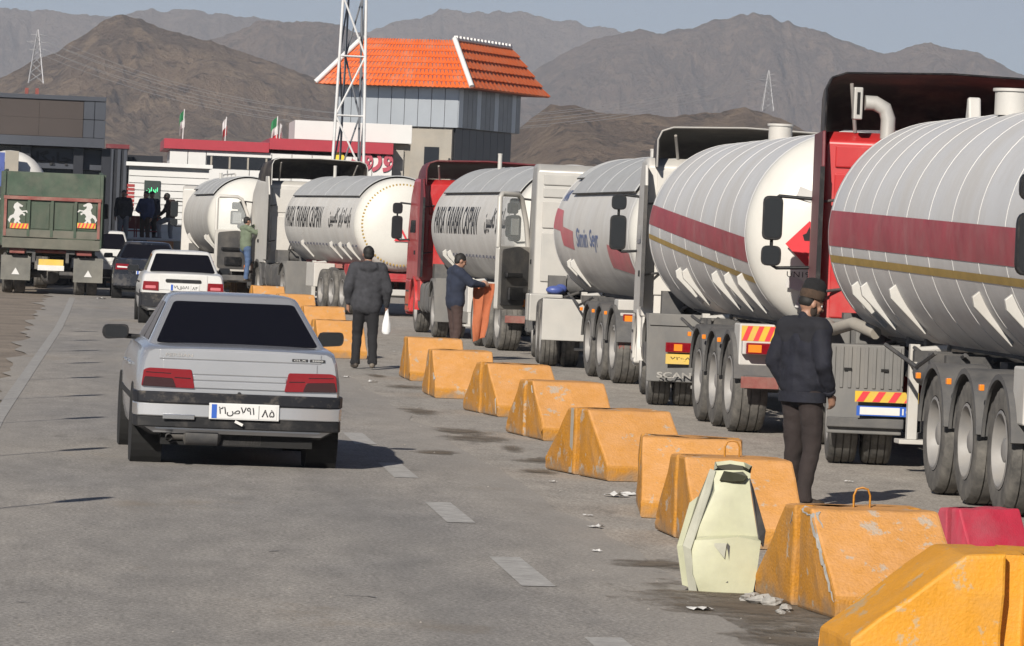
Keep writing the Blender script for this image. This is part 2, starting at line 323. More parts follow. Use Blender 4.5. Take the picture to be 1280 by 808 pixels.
def inst(name, me, parent, loc, rot=(0, 0, 0), scale=None):      # another object on a shared mesh
    o = bpy.data.objects.new(name, me); COL.objects.link(o); o.parent = parent; o.location = loc; o.rotation_euler = rot
    if scale: o.scale = scale
    return o
def copy_tree(o, parent=None):
    c = o.copy(); COL.objects.link(c); c.parent = parent
    for ch in o.children: copy_tree(ch, c)
    return c

# ---------------------------------------------------------------- lettering (flat print on real surfaces)
FORMS = {}
for cp in list(range(0xFB50, 0xFC00)) + list(range(0xFE70, 0xFEFD)):
    d = unicodedata.decomposition(chr(cp)).split()
    if len(d) == 2 and d[0] in ('<isolated>', '<initial>', '<medial>', '<final>'): FORMS.setdefault(chr(int(d[1], 16)), {})[d[0][1:-1]] = chr(cp)
def shape_fa(t):                                 # join the letters and turn the line to left-to-right order
    out = []
    for i, c in enumerate(t):
        f = FORMS.get(c)
        if not f: out.append(c); continue
        p = FORMS.get(t[i - 1]) if i else None; n = FORMS.get(t[i + 1]) if i + 1 < len(t) else None
        jp = bool(p and 'initial' in p and 'final' in f); jn = bool(n and 'initial' in f and 'final' in n)
        k = 'medial' if jp and jn and 'medial' in f else 'final' if jp else 'initial' if jn else 'isolated'
        out.append(f.get(k, c))
    return ''.join(reversed(out))
def text_mesh(txt, h=1.0, w=None, extrude=0.0, bold=0.0):
    cu = bpy.data.curves.new('lettering', 'FONT'); cu.body = txt; cu.size = 1.0; cu.extrude = extrude; cu.offset = bold; cu.resolution_u = 3
    cu.align_x = 'CENTER'; cu.align_y = 'CENTER'
    o = bpy.data.objects.new('lettering', cu); COL.objects.link(o)
    dg = bpy.context.evaluated_depsgraph_get(); me = bpy.data.meshes.new_from_object(o.evaluated_get(dg))
    bpy.data.objects.remove(o); bpy.data.curves.remove(cu)
    co = np.array([v.co[:] for v in me.vertices])
    if len(co) == 0: return me
    mn, mxx = co.min(0), co.max(0); c = (mn + mxx) / 2
    sy = h / (mxx[1] - mn[1]); sx = sy if w is None else w / (mxx[0] - mn[0])
    for v in me.vertices: v.co = ((v.co.x - c[0]) * sx, (v.co.y - c[1]) * sy, v.co.z)
    return me
def text_on(name, txt, m, parent, M, h, w=None, extrude=0.0, bold=0.0):
    me = text_mesh(txt, h, w, extrude, bold); me.transform(M); return obj(name, me, m, parent)
def face_to(c, normal, up=(0, 0, 1)):            # x to the reader's right, y up, z towards the reader
    n = Vector(normal).normalized(); u = Vector(up); x = u.cross(n).normalized(); y = n.cross(x)
    return Matrix.Translation(c) @ Matrix((x, y, n)).transposed().to_4x4()

# ================================================================ GROUND, ROAD, HILLS
def perlin(x, y, seed):
    rs = np.random.RandomState(seed); perm = np.arange(256); rs.shuffle(perm); perm = np.concatenate([perm, perm])
    ang = rs.rand(256) * 2 * np.pi; gx, gy = np.cos(ang), np.sin(ang)
    xi = np.floor(x).astype(int); yi = np.floor(y).astype(int); xf = x - xi; yf = y - yi
    u = xf ** 3 * (xf * (xf * 6 - 15) + 10); v = yf ** 3 * (yf * (yf * 6 - 15) + 10)
    def g(ix, iy, dx, dy):
        h = perm[(perm[ix & 255] + iy) & 255]; return gx[h] * dx + gy[h] * dy
    a = g(xi, yi, xf, yf); b = g(xi + 1, yi, xf - 1, yf); c = g(xi, yi + 1, xf, yf - 1); d = g(xi + 1, yi + 1, xf - 1, yf - 1)
    return (a * (1 - u) + b * u) * (1 - v) + (c * (1 - u) + d * u) * v
def fbm(x, y, seed, octs=5, gain=0.5, ridged=False):
    t = 0; a = 1.0; tot = 0
    for o in range(octs):
        n = perlin(x, y, seed + o)
        t = t + a * ((1 - 2.2 * np.abs(n)) if ridged else n * 1.6); tot += a; a *= gain; x = x * 2.03 + 11.3; y = y * 2.03 + 5.7
    return t / tot

def asphalt_mat(name, base, warm, tracks):
    m = bpy.data.materials.new(name); m.use_nodes = True; nt = m.node_tree; N = nt.nodes; L = nt.links; b = N['Principled BSDF']
    b.inputs['Roughness'].default_value = 0.88; b.inputs['Specular IOR Level'].default_value = 0.3
    tc = N.new('ShaderNodeTexCoord')
    def noise(scale, detail, stretch=None, rough=0.6):
        mp = N.new('ShaderNodeMapping'); L.new(tc.outputs['Object'], mp.inputs[0])
        if stretch: mp.inputs['Scale'].default_value = stretch
        n = N.new('ShaderNodeTexNoise'); n.inputs['Scale'].default_value = scale; n.inputs['Detail'].default_value = detail; n.inputs['Roughness'].default_value = rough
        L.new(mp.outputs[0], n.inputs['Vector']); return n.outputs['Fac']
    def rng(v, a, c, lo, hi):
        r = N.new('ShaderNodeMapRange'); r.inputs['From Min'].default_value = a; r.inputs['From Max'].default_value = c; r.inputs['To Min'].default_value = lo; r.inputs['To Max'].default_value = hi; L.new(v, r.inputs['Value']); return r.outputs[0]
    def mixc(fac, A, B, mode='MIX'):
        x = N.new('ShaderNodeMix'); x.data_type = 'RGBA'; x.blend_type = mode
        for sck, val in ((x.inputs['Factor'], fac), (x.inputs[6], A), (x.inputs[7], B)):
            if isinstance(val, tuple): sck.default_value = (*val, 1)
            elif isinstance(val, float): sck.default_value = val
            else: L.new(val, sck)
        return x.outputs[2]
    big = rng(noise(0.35, 6, (1, 0.35, 1)), 0.35, 0.68, 0.0, 1.0)
    c = mixc(big, base, warm)
    mid = rng(noise(2.2, 9, (1.3, 0.45, 1), 0.78), 0.33, 0.67, 0.78, 1.2); c = mixc(1.0, c, mid, 'MULTIPLY')
    grit = rng(noise(38, 5, None, 0.75), 0.34, 0.66, 0.5, 1.55); c = mixc(1.0, c, grit, 'MULTIPLY')
    spk = rng(noise(26, 2), 0.66, 0.72, 0.0, 0.5); c = mixc(spk, c, (0.36, 0.34, 0.31))
    # dark oil drips and old stains, with shapes of their own
    oil = rng(noise(1.1, 7, (1.8, 0.35, 1), 0.7), 0.60, 0.72, 0.0, 0.55); c = mixc(oil, c, (0.075, 0.07, 0.064))
    brown = rng(noise(0.55, 6, (1.0, 0.45, 1), 0.65), 0.60, 0.70, 0.0, 0.5); c = mixc(brown, c, (0.22, 0.17, 0.115))
    if tracks:                                     # two polished wheel tracks and dusty margins along the lane
        sp = N.new('ShaderNodeSeparateXYZ'); L.new(tc.outputs['Object'], sp.inputs[0])
        for x0 in (0.5, 2.0):
            d = N.new('ShaderNodeMath'); d.operation = 'SUBTRACT'; L.new(sp.outputs['X'], d.inputs[0]); d.inputs[1].default_value = x0
            ab = N.new('ShaderNodeMath'); ab.operation = 'ABSOLUTE'; L.new(d.outputs[0], ab.inputs[0])
            t = rng(ab.outputs[0], 0.05, 0.5, 0.22, 0.0); c = mixc(t, c, (0.165, 0.161, 0.157))
        ed = rng(sp.outputs['X'], 2.7, 3.7, 0.0, 0.7); c = mixc(ed, c, warm)
        el = rng(sp.outputs['X'], -0.2, -1.0, 0.0, 0.6); c = mixc(el, c, warm)
    L.new(c, b.inputs['Base Color'])
    bp = N.new('ShaderNodeBump'); bp.inputs['Strength'].default_value = 0.55; bp.inputs['Distance'].default_value = 0.012
    L.new(noise(45, 4), bp.inputs['Height']); L.new(bp.outputs[0], b.inputs['Normal'])
    return m

def sheet(name, poly, z, m, kind='structure', ny=1):
    mb = MB(); n = len(poly); mb.add([(x, y, z) for x, y in poly], [tuple(range(n))]); o = mb.build(name, m); tag(o, kind=kind); return o

# the plain, large enough to reach the hills
mb = MB(); xs = [-6200, -400, -60, 80, 500, 6200]; ys = [-250, 0, 60, 150, 260, 900, 8300]
for i in range(len(xs) - 1):
    for j in range(len(ys) - 1):
        mb.add([(xs[i], ys[j], -0.012), (xs[i + 1], ys[j], -0.012), (xs[i + 1], ys[j + 1], -0.012), (xs[i], ys[j + 1], -0.012)], [(0, 1, 2, 3)])
tag(mb.build('ground', 'soil'), kind='structure')
lot_mat = asphalt_mat('lot_asphalt', (0.285, 0.266, 0.24), (0.345, 0.312, 0.272), False)
road_mat = asphalt_mat('road_asphalt', (0.225, 0.215, 0.204), (0.31, 0.286, 0.256), True)
def wavy(x, y0, y1, n, a, seed):
    rs = np.random.RandomState(seed); t = np.linspace(y0, y1, n)
    return [(x + a * float(w), float(y)) for w, y in zip(fbm(t * 0.35, t * 0 + seed, seed, 4), t)]
edge_l = wavy(-0.95, 18, 135, 120, 0.45, 3)
lot = sheet('lorry_park', [(3.3, 10), (34, 10), (34, 175), (3.3, 175)], -0.004, lot_mat)
road = sheet('road', [(3.55, 10)] + list(reversed(wavy(3.55, 18, 175, 120, 0.25, 5)))[::-1] + [(-14, 175), (-14, 136)] + list(reversed(edge_l)) + [(-1.0, 10)], 0.0, road_mat)

def paint_mat(name, wear):
    m = bpy.data.materials.new(name); m.use_nodes = True; nt = m.node_tree; N = nt.nodes; L = nt.links; b = N['Principled BSDF']; b.inputs['Roughness'].default_value = 0.85
    tc = N.new('ShaderNodeTexCoord'); n = N.new('ShaderNodeTexNoise'); n.inputs['Scale'].default_value = 7; n.inputs['Detail'].default_value = 8; n.inputs['Roughness'].default_value = 0.75
    L.new(tc.outputs['Object'], n.inputs['Vector'])
    r = N.new('ShaderNodeMapRange'); r.inputs['From Min'].default_value = 0.5 - wear * 0.3; r.inputs['From Max'].default_value = 0.72 - wear * 0.1; L.new(n.outputs['Fac'], r.inputs['Value'])
    x = N.new('ShaderNodeMix'); x.data_type = 'RGBA'; L.new(r.outputs[0], x.inputs['Factor']); x.inputs[6].default_value = (0.44, 0.43, 0.41, 1); x.inputs[7].default_value = (0.25, 0.24, 0.228, 1)
    L.new(x.outputs[2], b.inputs['Base Color']); return m
dash_mat = paint_mat('worn_dash_paint', 0.5); line_mat = paint_mat('worn_line_paint', 1.0)
for k in range(10):                              # the broken lane line
    y0 = 20.0 + 5.33 * k; x0 = 2.64; ln = 2.25; a = 0.10
    sheet('lane_dash', [(x0 - a, y0), (x0 + a, y0 + 0.04), (x0 + a + 0.005, y0 + ln), (x0 - a + 0.01, y0 + ln - 0.05)], 0.004, dash_mat)
pl = [(-0.86, 20), (-0.80, 44), (-0.62, 62), (-0.44, 80), (-0.36, 95), (-0.30, 110)]
sheet('edge_line', [(x - 0.07, y) for x, y in pl] + [(x + 0.07, y) for x, y in reversed(pl)], 0.004, line_mat)

# dried mud patches beside the blocks and a tar-filled crack across the lane
mud = mat('dried_mud', (0.125, 0.098, 0.068), rough=0.95, var=0.3, scale=3, fine=0.2, dust=0.35, dcol=(0.19, 0.165, 0.135), dscale=5, bump=0.6, bscale=12)
def feather(m, amount):                           # thin out towards the rim of the patch, so that the asphalt shows through
    N = m.node_tree.nodes; L = m.node_tree.links; b = N['Principled BSDF']
    tc = N.new('ShaderNodeTexCoord'); mp = N.new('ShaderNodeMapping'); L.new(tc.outputs['Generated'], mp.inputs[0]); mp.inputs['Location'].default_value = (-1, -1, 0); mp.inputs['Scale'].default_value = (2, 2, 0)
    ln = N.new('ShaderNodeVectorMath'); ln.operation = 'LENGTH'; L.new(mp.outputs[0], ln.inputs[0])
    n = N.new('ShaderNodeTexNoise'); n.inputs['Scale'].default_value = 3.5; n.inputs['Detail'].default_value = 8; n.inputs['Roughness'].default_value = 0.72; L.new(tc.outputs['Object'], n.inputs['Vector'])
    a = N.new('ShaderNodeMath'); a.operation = 'MULTIPLY_ADD'; L.new(n.outputs['Fac'], a.inputs[0]); a.inputs[1].default_value = -2.6; a.inputs[2].default_value = 2.05
    s_ = N.new('ShaderNodeMath'); s_.operation = 'SUBTRACT'; L.new(a.outputs[0], s_.inputs[0]); L.new(ln.outputs['Value'], s_.inputs[1])
    r = N.new('ShaderNodeMapRange'); r.inputs['From Min'].default_value = -0.05; r.inputs['From Max'].default_value = 0.6; r.inputs['To Max'].default_value = amount; L.new(s_.outputs[0], r.inputs['Value'])
    L.new(r.outputs[0], b.inputs['Alpha'])
feather(mud, 0.85)
def blotch(name, px, py, rx, ry, m, seed, z=0.004):
    c = G(px, py); rx *= 1.35; ry *= 1.35; rs = np.random.RandomState(seed); n = 26; ph = rs.rand(4) * 6.28; P_ = []
    for k in range(n):
        a = 2 * math.pi * k / n; q = 1 + 0.22 * math.sin(2 * a + ph[0]) + 0.16 * math.sin(3 * a + ph[1]) + 0.12 * math.sin(5 * a + ph[2]) + 0.1 * rs.randn() * 0.6
        P_.append((c.x + rx * q * math.cos(a), c.y + ry * q * math.sin(a)))
    return sheet(name, P_, z, m)
for i, (px, py, rx, ry) in enumerate([(955, 760, 0.5, 1.7), (525, 514, .16, 1.1), (580, 540, 0.22, 0.9), (595, 549, .3, .8), (640, 561, .12, .5), (690, 577, .3, .5), (680, 590, 0.2, .35), (825, 706, .22, .45), (545, 566, .2, .35), (505, 484, .2, .8), (470, 470, .12, .6), (1000, 800, 0.4, .5)]):
    blotch('mud_patch', px, py, rx, ry, mud, 40 + i, 0.004 + 0.0005 * (i % 4))
tar = mat('tar_seal', (0.17, 0.164, 0.157), rough=0.7, var=0.15)
def strip(name, pts, w, m, z):
    pts = [G(*p) for p in pts]; L_ = []; R_ = []
    for i, p in enumerate(pts):
        d = (pts[min(i + 1, len(pts) - 1)] - pts[max(i - 1, 0)]); d = Vector((-d.y, d.x, 0)).normalized() * (w * (0.6 + 0.6 * random.random()))
        L_.append((p.x + d.x, p.y + d.y)); R_.append((p.x - d.x, p.y - d.y))
    return sheet(name, L_ + R_[::-1], z, m)
0 and strip('tar_crack', [(92, 754), (118, 736), (135, 728), (150, 718), (170, 702), (190, 686), (195, 678)], 0.006, tar, 0.0042)
for i, q in enumerate([[(430, 745), (460, 746), (470, 748)], [(335, 690), (350, 689)], [(20, 753), (36, 754)]]): strip('road_scar', q, 0.014, tar, 0.0043 + i * 0.0001)

# hills: each one a height field whose crest runs where the photograph shows it
def hill_mat(name, a, b, c):
    m = bpy.data.materials.new(name); m.use_nodes = True; nt = m.node_tree; N = nt.nodes; L = nt.links; s = N['Principled BSDF']; s.inputs['Roughness'].default_value = 1.0; s.inputs['Specular IOR Level'].default_value = 0.05
    tc = N.new('ShaderNodeTexCoord'); last = None
    for sc, lo, hi, colr in ((0.009, 0.43, 0.57, b), (0.05, 0.48, 0.60, c), (0.11, 0.52, 0.62, tuple(0.55 * q for q in b))):
        n = N.new('ShaderNodeTexNoise'); n.inputs['Scale'].default_value = sc; n.inputs['Detail'].default_value = 10; n.inputs['Roughness'].default_value = 0.72
        L.new(tc.outputs['Object'], n.inputs['Vector'])
        r = N.new('ShaderNodeMapRange'); r.inputs['From Min'].default_value = lo; r.inputs['From Max'].default_value = hi; L.new(n.outputs['Fac'], r.inputs['Value'])
        x = N.new('ShaderNodeMix'); x.data_type = 'RGBA'; L.new(r.outputs[0], x.inputs['Factor'])
        if last is None: x.inputs[6].default_value = (*a, 1)
        else: L.new(last, x.inputs[6])
        x.inputs[7].default_value = (*colr, 1); last = x.outputs[2]
    L.new(last, s.inputs['Base Color'])
    nb = N.new('ShaderNodeTexNoise'); nb.inputs['Scale'].default_value = 0.05; nb.inputs['Detail'].default_value = 10; nb.inputs['Roughness'].default_value = 0.7; L.new(tc.outputs['Object'], nb.inputs['Vector'])
    bp = N.new('ShaderNodeBump'); bp.inputs['Strength'].default_value = 1.0; bp.inputs['Distance'].default_value = 24.0; L.new(nb.outputs['Fac'], bp.inputs['Height']); L.new(bp.outputs[0], s.inputs['Normal'])
    return m
def hill(name, D, crest, depth, m, seed, gully, gs, nu=420, nv=110, rough=0.03, side=None):
    px = np.array([c[0] for c in crest], float); pz = np.array([c[1] for c in crest], float)
    us = np.linspace(px[0], px[-1], nu)
    yy = np.interp(us, px, pz)
    pts = [AT(float(u), float(y), D) for u, y in zip(us, yy)]
    X = np.array([p.x for p in pts]); H = np.array([max(p.z, 0.0) for p in pts])
    H = H * (1 + rough * fbm(X / (D * 0.0075), X * 0 + seed, seed, 6, 0.6)) 
    v = np.linspace(-1, 0.8, nv); v = np.sign(v) * np.abs(v) ** 1.0
    XX, VV = np.meshgrid(X, v, indexing='ij'); HH = H[:, None] * np.ones_like(VV)
    wob = fbm(XX / (gs * 3.0), VV * depth / (gs * 5), seed + 50, 4) * gs * 0.8
    YY = D + VV * depth + wob * np.sin(np.pi * np.clip(-VV, 0, 1))
    base = np.where(VV <= 0, (1 + VV) ** 1.35, (1 - VV / 0.8) ** 1.2)
    g = fbm((XX + wob) / gs, YY / (gs * 2.6), seed, 7, 0.62, ridged=True)
    g2 = fbm(XX / (gs * 3.5), YY / (gs * 4.0), seed + 20, 4, 0.5, ridged=True)
    env = np.clip(base, 0, 1) * (1 - np.clip(base, 0, 1) ** 10) * 1.7
    carve = 0.55 * np.clip(0.75 - g, 0, 2) + 0.75 * np.clip(0.72 - g2, 0, 2)
    Z = HH * np.clip(base - env * gully * 1.9 * carve, 0, None) - np.where(np.abs(VV) < 0.02, 0, 0)
    Z = np.where((VV <= -0.999) | (VV >= 0.799), -0.5, np.maximum(Z, -0.4))
    co = np.stack([XX, YY, Z], -1).reshape(-1, 3)
    fs = [(i * nv + j, (i + 1) * nv + j, (i + 1) * nv + j + 1, i * nv + j + 1) for i in range(nu - 1) for j in range(nv - 1)]
    me = bpy.data.meshes.new(name); me.from_pydata(co.tolist(), [], fs)
    o = obj(name, me, m); me.polygons.foreach_set('use_smooth', [True] * len(me.polygons)); tag(o, kind='structure'); return o
hm_brown = hill_mat('hill_brown', (0.27, 0.19, 0.128), (0.165, 0.12, 0.086), (0.34, 0.245, 0.165))
hm_grey = hill_mat('hill_grey', (0.195, 0.143, 0.113), (0.12, 0.092, 0.078), (0.255, 0.188, 0.142))
hm_far = hill_mat('hill_far', (0.19, 0.15, 0.125), (0.13, 0.105, 0.09), (0.22, 0.175, 0.14))
hill('hill', 1500, [(330, 292), (420, 262), (500, 228), (600, 190), (660, 150), (690, 128), (720, 130), (745, 138), (830, 143), (880, 136), (930, 131), (975, 146), (1020, 165), (1100, 190), (1250, 215), (1500, 270), (1700, 345)], 330, hm_brown, 3, 0.22, 55)
hill('hill', 2200, [(-620, 235), (-420, 190), (-250, 150), (-120, 128), (-40, 108), (0, 96), (45, 72), (75, 60), (105, 38), (130, 22), (155, 15), (175, 22), (200, 32), (250, 47), (300, 62), (340, 77), (380, 92), (430, 110), (520, 140), (640, 165), (760, 200), (900, 245), (1060, 312)], 620, hm_brown, 11, 0.30, 75, nu=520, nv=140)
hill('hill', 4200, [(40, 170), (130, 90), (200, 55), (262, 40), (300, 30), (322, 18), (350, 22), (390, 19), (425, 26), (470, 42), (520, 70), (600, 110), (760, 150)], 900, hm_grey, 23, 0.36, 120)
hill('hill', 4600, [(500, 200), (600, 135), (650, 98), (690, 74), (720, 55), (760, 43), (800, 35), (830, 38), (865, 33), (900, 22), (925, 15), (945, 12), (965, 17), (978, 24), (985, 20), (1000, 27), (1035, 38), (1070, 52), (1105, 63), (1130, 61), (1165, 51), (1180, 54), (1215, 63), (1250, 77), (1285, 95), (1360, 112), (1500, 120), (1750, 190)], 1100, hm_grey, 31, 0.36, 130, nu=640, nv=150)
hill('hill', 6400, [(-500, 40), (-300, 25), (-120, 8), (-40, 0), (0, 4), (40, 8), (90, 13), (140, 17), (175, 10), (230, 5), (262, 12), (330, 17), (400, 22), (460, 60), (560, 120)], 1300, hm_far, 41, 0.36, 170)
hill('hill', 6700, [(300, 90), (400, 40), (445, 29), (475, 19), (510, 11), (550, 6), (600, 7), (640, 10), (680, 16), (730, 22), (768, 21), (790, 34), (850, 60), (950, 110)], 1200, hm_far, 53, 0.36, 170)

# the dusty air that the far hills fade into
hz = MB(); hz.bb(-6800, 6800, -300, 8700, -1.5, 520)
hm = bpy.data.materials.new('haze_air'); hm.use_nodes = True; hn = hm.node_tree.nodes; hn.remove(hn['Principled BSDF'])
pv = hn.new('ShaderNodeVolumePrincipled'); pv.inputs['Color'].default_value = (0.80, 0.83, 0.92, 1); pv.inputs['Density'].default_value = 0.00015; pv.inputs['Anisotropy'].default_value = 0.0
hm.node_tree.links.new(pv.outputs[0], hn['Material Output'].inputs['Volume'])
tag(hz.build('haze', hm), kind='stuff')

# ================================================================ CARS
def rounded(poly, r=0.03, n=3):                  # round the corners of a 2d polygon
    out = []; m = len(poly)
    for i in range(m):
        p = Vector(poly[i]); a = Vector(poly[i - 1]) - p; b = Vector(poly[(i + 1) % m]) - p
        rr = min(r, a.length * 0.45, b.length * 0.45); q0 = p + a.normalized() * rr; q1 = p + b.normalized() * rr
        for k in range(n + 1):
            t = k / n; out.append(tuple((1 - t) ** 2 * q0 + 2 * t * (1 - t) * p + t * t * q1))
    return out
def pane(name, quad, m, parent, off=0.006, inset=0.0, r=0.05):   # a rounded pane laid on a quad (four 3d corners, counter-clockwise from outside)
    q = [Vector(p) for p in quad]; c = sum(q, Vector()) / 4; n = (q[1] - q[0]).cross(q[3] - q[0]).normalized()
    x = (q[1] - q[0]).normalized(); y = n.cross(x)
    p2 = [((p - c).dot(x) * (1 - inset), (p - c).dot(y) * (1 - inset)) for p in q]
    rp = rounded(p2, r, 4); mb = MB(); k = len(rp)
    top = [c + x * u + y * w + n * off for u, w in rp]; bot = [c + x * u + y * w - n * 0.01 for u, w in rp]
    mb.add(top + bot, [tuple(range(k))] + [(i, k + i, k + (i + 1) % k, (i + 1) % k) for i in range(k)])
    return mb.build(name, m, parent)

def wheel_meshes(r, w, rr, n=40, lug=0.0, dual=False):
    mb = MB(); h = w / 2
    prof = [(rr, -h * 0.72), (rr + 0.02, -h * 0.94), (r * 0.86, -h), (r * 0.955, -h * 0.93), (r - 0.006, -h * 0.80)]
    for a in (-0.5, 0.0, 0.5):
        prof += [(r, h * (a - 0.19)), (r, h * (a - 0.045)), (r - 0.016, h * (a - 0.04)), (r - 0.016, h * (a + 0.04)), (r, h * (a + 0.045)), (r, h * (a + 0.19))]
    prof += [(r - 0.006, h * 0.80), (r * 0.955, h * 0.93), (r * 0.86, h), (rr + 0.02, h * 0.94), (rr, h * 0.72)]
    last = len(prof) - 1
    def wob(j, k):
        if lug and j in (3, 4, 5, last - 3, last - 4, last - 5): return -lug if (k % 2) else 0
        return 0
    mb.lathe(prof, 'x', n, wob=wob); tyre = mb.mesh('tyre')
    tyre.polygons.foreach_set('use_smooth', [True] * len(tyre.polygons)); tyre.set_sharp_from_angle(angle=R(32))
    rm = MB()                                     # outer side is -x
    rm.lathe([(rr + 0.012, -h * 0.95), (rr - 0.012, -h * 0.98), (rr - 0.03, -h * 0.8), (rr - 0.045, -h * 0.30), (rr * 0.62, -h * 0.12), (rr * 0.52, -h * 0.30), (rr * 0.34, -h * 0.32), (rr * 0.32, -h * 0.75), (rr * 0.22, -h * 0.82), (0.001, -h * 0.82)], 'x', 28)
    rm.lathe([(rr + 0.0, h * 0.8), (rr * 0.5, h * 0.55), (0.001, h * 0.5)], 'x', 20)
    for k in range(8):
        a = 2 * math.pi * k / 8; rm.cyl((-h * 0.30, rr * 0.43 * math.cos(a), rr * 0.43 * math.sin(a)), (-h * 0.40, rr * 0.43 * math.cos(a), rr * 0.43 * math.sin(a)), 0.018 if r > 0.4 else 0.01, n=6)
    rim = rm.mesh('rim'); rim.polygons.foreach_set('use_smooth', [True] * len(rim.polygons)); rim.set_sharp_from_angle(angle=R(35))
    return tyre, rim
CAR_T, CAR_R = wheel_meshes(0.295, 0.185, 0.185, 36)
CAR_T.materials.append(M_('car_tyre')); CAR_R.materials.append(M_('rim'))
def wheel(parent, x, y, tyre, rim, r, flip=False):
    w = inst('wheel', tyre, parent, (x, y, r), (random.random() * 6.28, 0, math.pi if flip else 0))
    inst('rim', rim, w, (0, 0, 0)); return w

def sedan(name, loc, rz, paint, spec):
    W = spec.get('W', 0.845); root = empty(name, loc, rz); H = spec.get('H', 1.40); sc = H / 1.40
    zt = spec.get('deck', 0.95); yr = -0.66
    # ---- body shell
    st = [(yr, W - 0.045, 0.30, zt - 0.008), (yr + 0.03, W - 0.022, 0.27, zt), (-0.35, W - 0.003, 0.24, zt + 0.018), (0.05, W, 0.22, zt + 0.03), (0.6, W + 0.003, 0.21, zt + 0.035), (1.4, W + 0.003, 0.21, zt + 0.025),
          (2.15, W, 0.21, zt + 0.005), (2.8, W - 0.005, 0.22, zt - 0.06), (3.3, W - 0.03, 0.24, zt - 0.12), (3.6, W - 0.09, 0.28, zt - 0.20), (3.66, W - 0.14, 0.32, zt - 0.26)]
    rings = []
    for y, xw, zb, zs in st:
        h = [(0, zb), (xw - 0.14, zb), (xw - 0.035, zb + 0.06), (xw - 0.012, zb + 0.17), (xw, 0.56), (xw - 0.004, 0.70), (xw - 0.03, zs - 0.09), (xw - 0.055, zs - 0.025), (xw - 0.10, zs), (xw * 0.5, zs + 0.012), (0, zs + 0.016)]
        rings.append([(x, y, z) for x, z in h] + [(-x, y, z) for x, z in reversed(h[1:-1])])
    mb = MB(); mb.loft(rings, caps=True); body = mb.build('body', paint, root, smooth=38)
    # ---- cabin with pillars, roof
    y0, y1, y2, y3 = spec.get('gh', (-0.15, 0.58, 1.55, 2.25)); zb = zt + 0.02; xb = W - 0.115; xt = spec.get('xt', 0.545); zr = H
    def ring(t, ins=0.0):
        ya = y0 + (y1 - y0) * t + ins; yb = y3 + (y2 - y3) * t - ins; xa = xb + (xt - xb) * t - ins; z = zb + (zr - 0.055 - zb) * t
        c = []
        cr = 0.07
        for sx, sy, a0 in ((1, -1, -90), (1, 1, 0), (-1, 1, 90), (-1, -1, 180)):
            cx_ = sx * (xa - cr); cy_ = (yb - cr) if sy > 0 else (ya + cr)
            for k in range(5):
                a = R(a0 + 22.5 * k); c.append((cx_ + cr * math.cos(a), cy_ + cr * math.sin(a), z))
        return c
    mb = MB(); rr = [ring(-0.06), ring(0.0), ring(0.5), ring(0.93), ring(1.0)]
    for ins, dz in ((0.02, 0.022), (0.06, 0.038), (0.16, 0.05), (0.3, 0.055)):
        rr.append([(x, y, zr - 0.055 + dz) for x, y, z in ring(1.0, ins)])
    mb.loft(rr, caps=True); mb.build('cabin', paint, root, smooth=40)
    def gp(t, sx, rear):                           # corner on front or rear screen
        y = (y0 + (y1 - y0) * t) if rear else (y3 + (y2 - y3) * t); x = (xb + (xt - xb) * t - 0.055) * sx; return (x, y, zb + (zr - 0.055 - zb) * t)
    rw = pane('rear_window', [gp(0.03, -1, 1), gp(0.03, 1, 1), gp(0.93, 1, 1), gp(0.93, -1, 1)], 'glass', root, r=0.045)
    pane('windscreen', [gp(0.05, 1, 0), gp(0.05, -1, 0), gp(0.93, -1, 0), gp(0.93, 1, 0)], 'glass', root)
    for s in (-1, 1):
        for a, b in ((0.12, 0.47), (0.50, 0.86)):
            def sp(t, u):
                ya = y0 + (y1 - y0) * t; yb = y3 + (y2 - y3) * t; x = (xb + (xt - xb) * t) * s; return (x, ya + (yb - ya) * u, zb + (zr - 0.055 - zb) * t)
            q = [sp(0.06, b), sp(0.06, a), sp(0.90, a + (0.04 if a < 0.2 else 0)), sp(0.90, b - (0.04 if b > 0.6 else 0))]
            if s > 0: q = [q[1], q[0], q[3], q[2]]
            pane('side_window', q, 'glass', root)
        mb = MB(); x = s * (W + 0.004)
        mb.bb(min(x, x - s * 0.02), max(x, x - s * 0.02), 0.38, 2.3, 0.50, 0.565); mb.build('side_moulding', 'black_plastic', root, bevel=0.008)
        for hy in (0.75, 1.62):
            mb = MB(); mb.bb(min(s * (W - 0.01), s * (W + 0.02)), max(s * (W - 0.01), s * (W + 0.02)), hy - 0.09, hy + 0.09, 0.77, 0.80); mb.build('door_handle', 'chrome' if spec.get('chrome') else 'black_plastic', root, bevel=0.006)
        for wy in (0.0, 2.67):
            mb = MB(); mb.cyl((s * (W - 0.25), wy, 0.30), (s * (W + 0.004), wy, 0.30), 0.355, n=32); mb.build('wheel_arch', 'dark_void', root)  # solid dark disc stands for the shaded hollow of the wheel well
            wheel(root, s * (W - 0.105), wy, CAR_T, CAR_R, 0.295, s > 0)
        # mirrors
        mb = MB(); mx = s * (W + 0.09); my = 1.78; mz = zt + 0.07
        prof = [(0.10, 0.055), (0.11, -0.01), (0.095, -0.06), (-0.09, -0.075), (-0.12, -0.02), (-0.10, 0.05)]
        rgs = []
        for t, k in ((-0.05, 1.0), (0.0, 1.04), (0.05, 0.9), (0.085, 0.55)):
            rgs.append([(mx + s * -u * k if s < 0 else mx + u * k, my + t, mz + w * k) for u, w in rounded(prof, 0.03, 2)])
        mb.loft(rgs, caps=True); mo = mb.build('mirror', 'black_plastic', root, smooth=40)
        mb = MB(); mb.prism([(mx + u * 0.86 * (1 if s > 0 else -1) * (1), mz + w * 0.82) for u, w in rounded(prof, 0.03, 2)], 'y', my - 0.0535, my - 0.0515); mb.build('mirror_glass', 'glass_soft', mo)
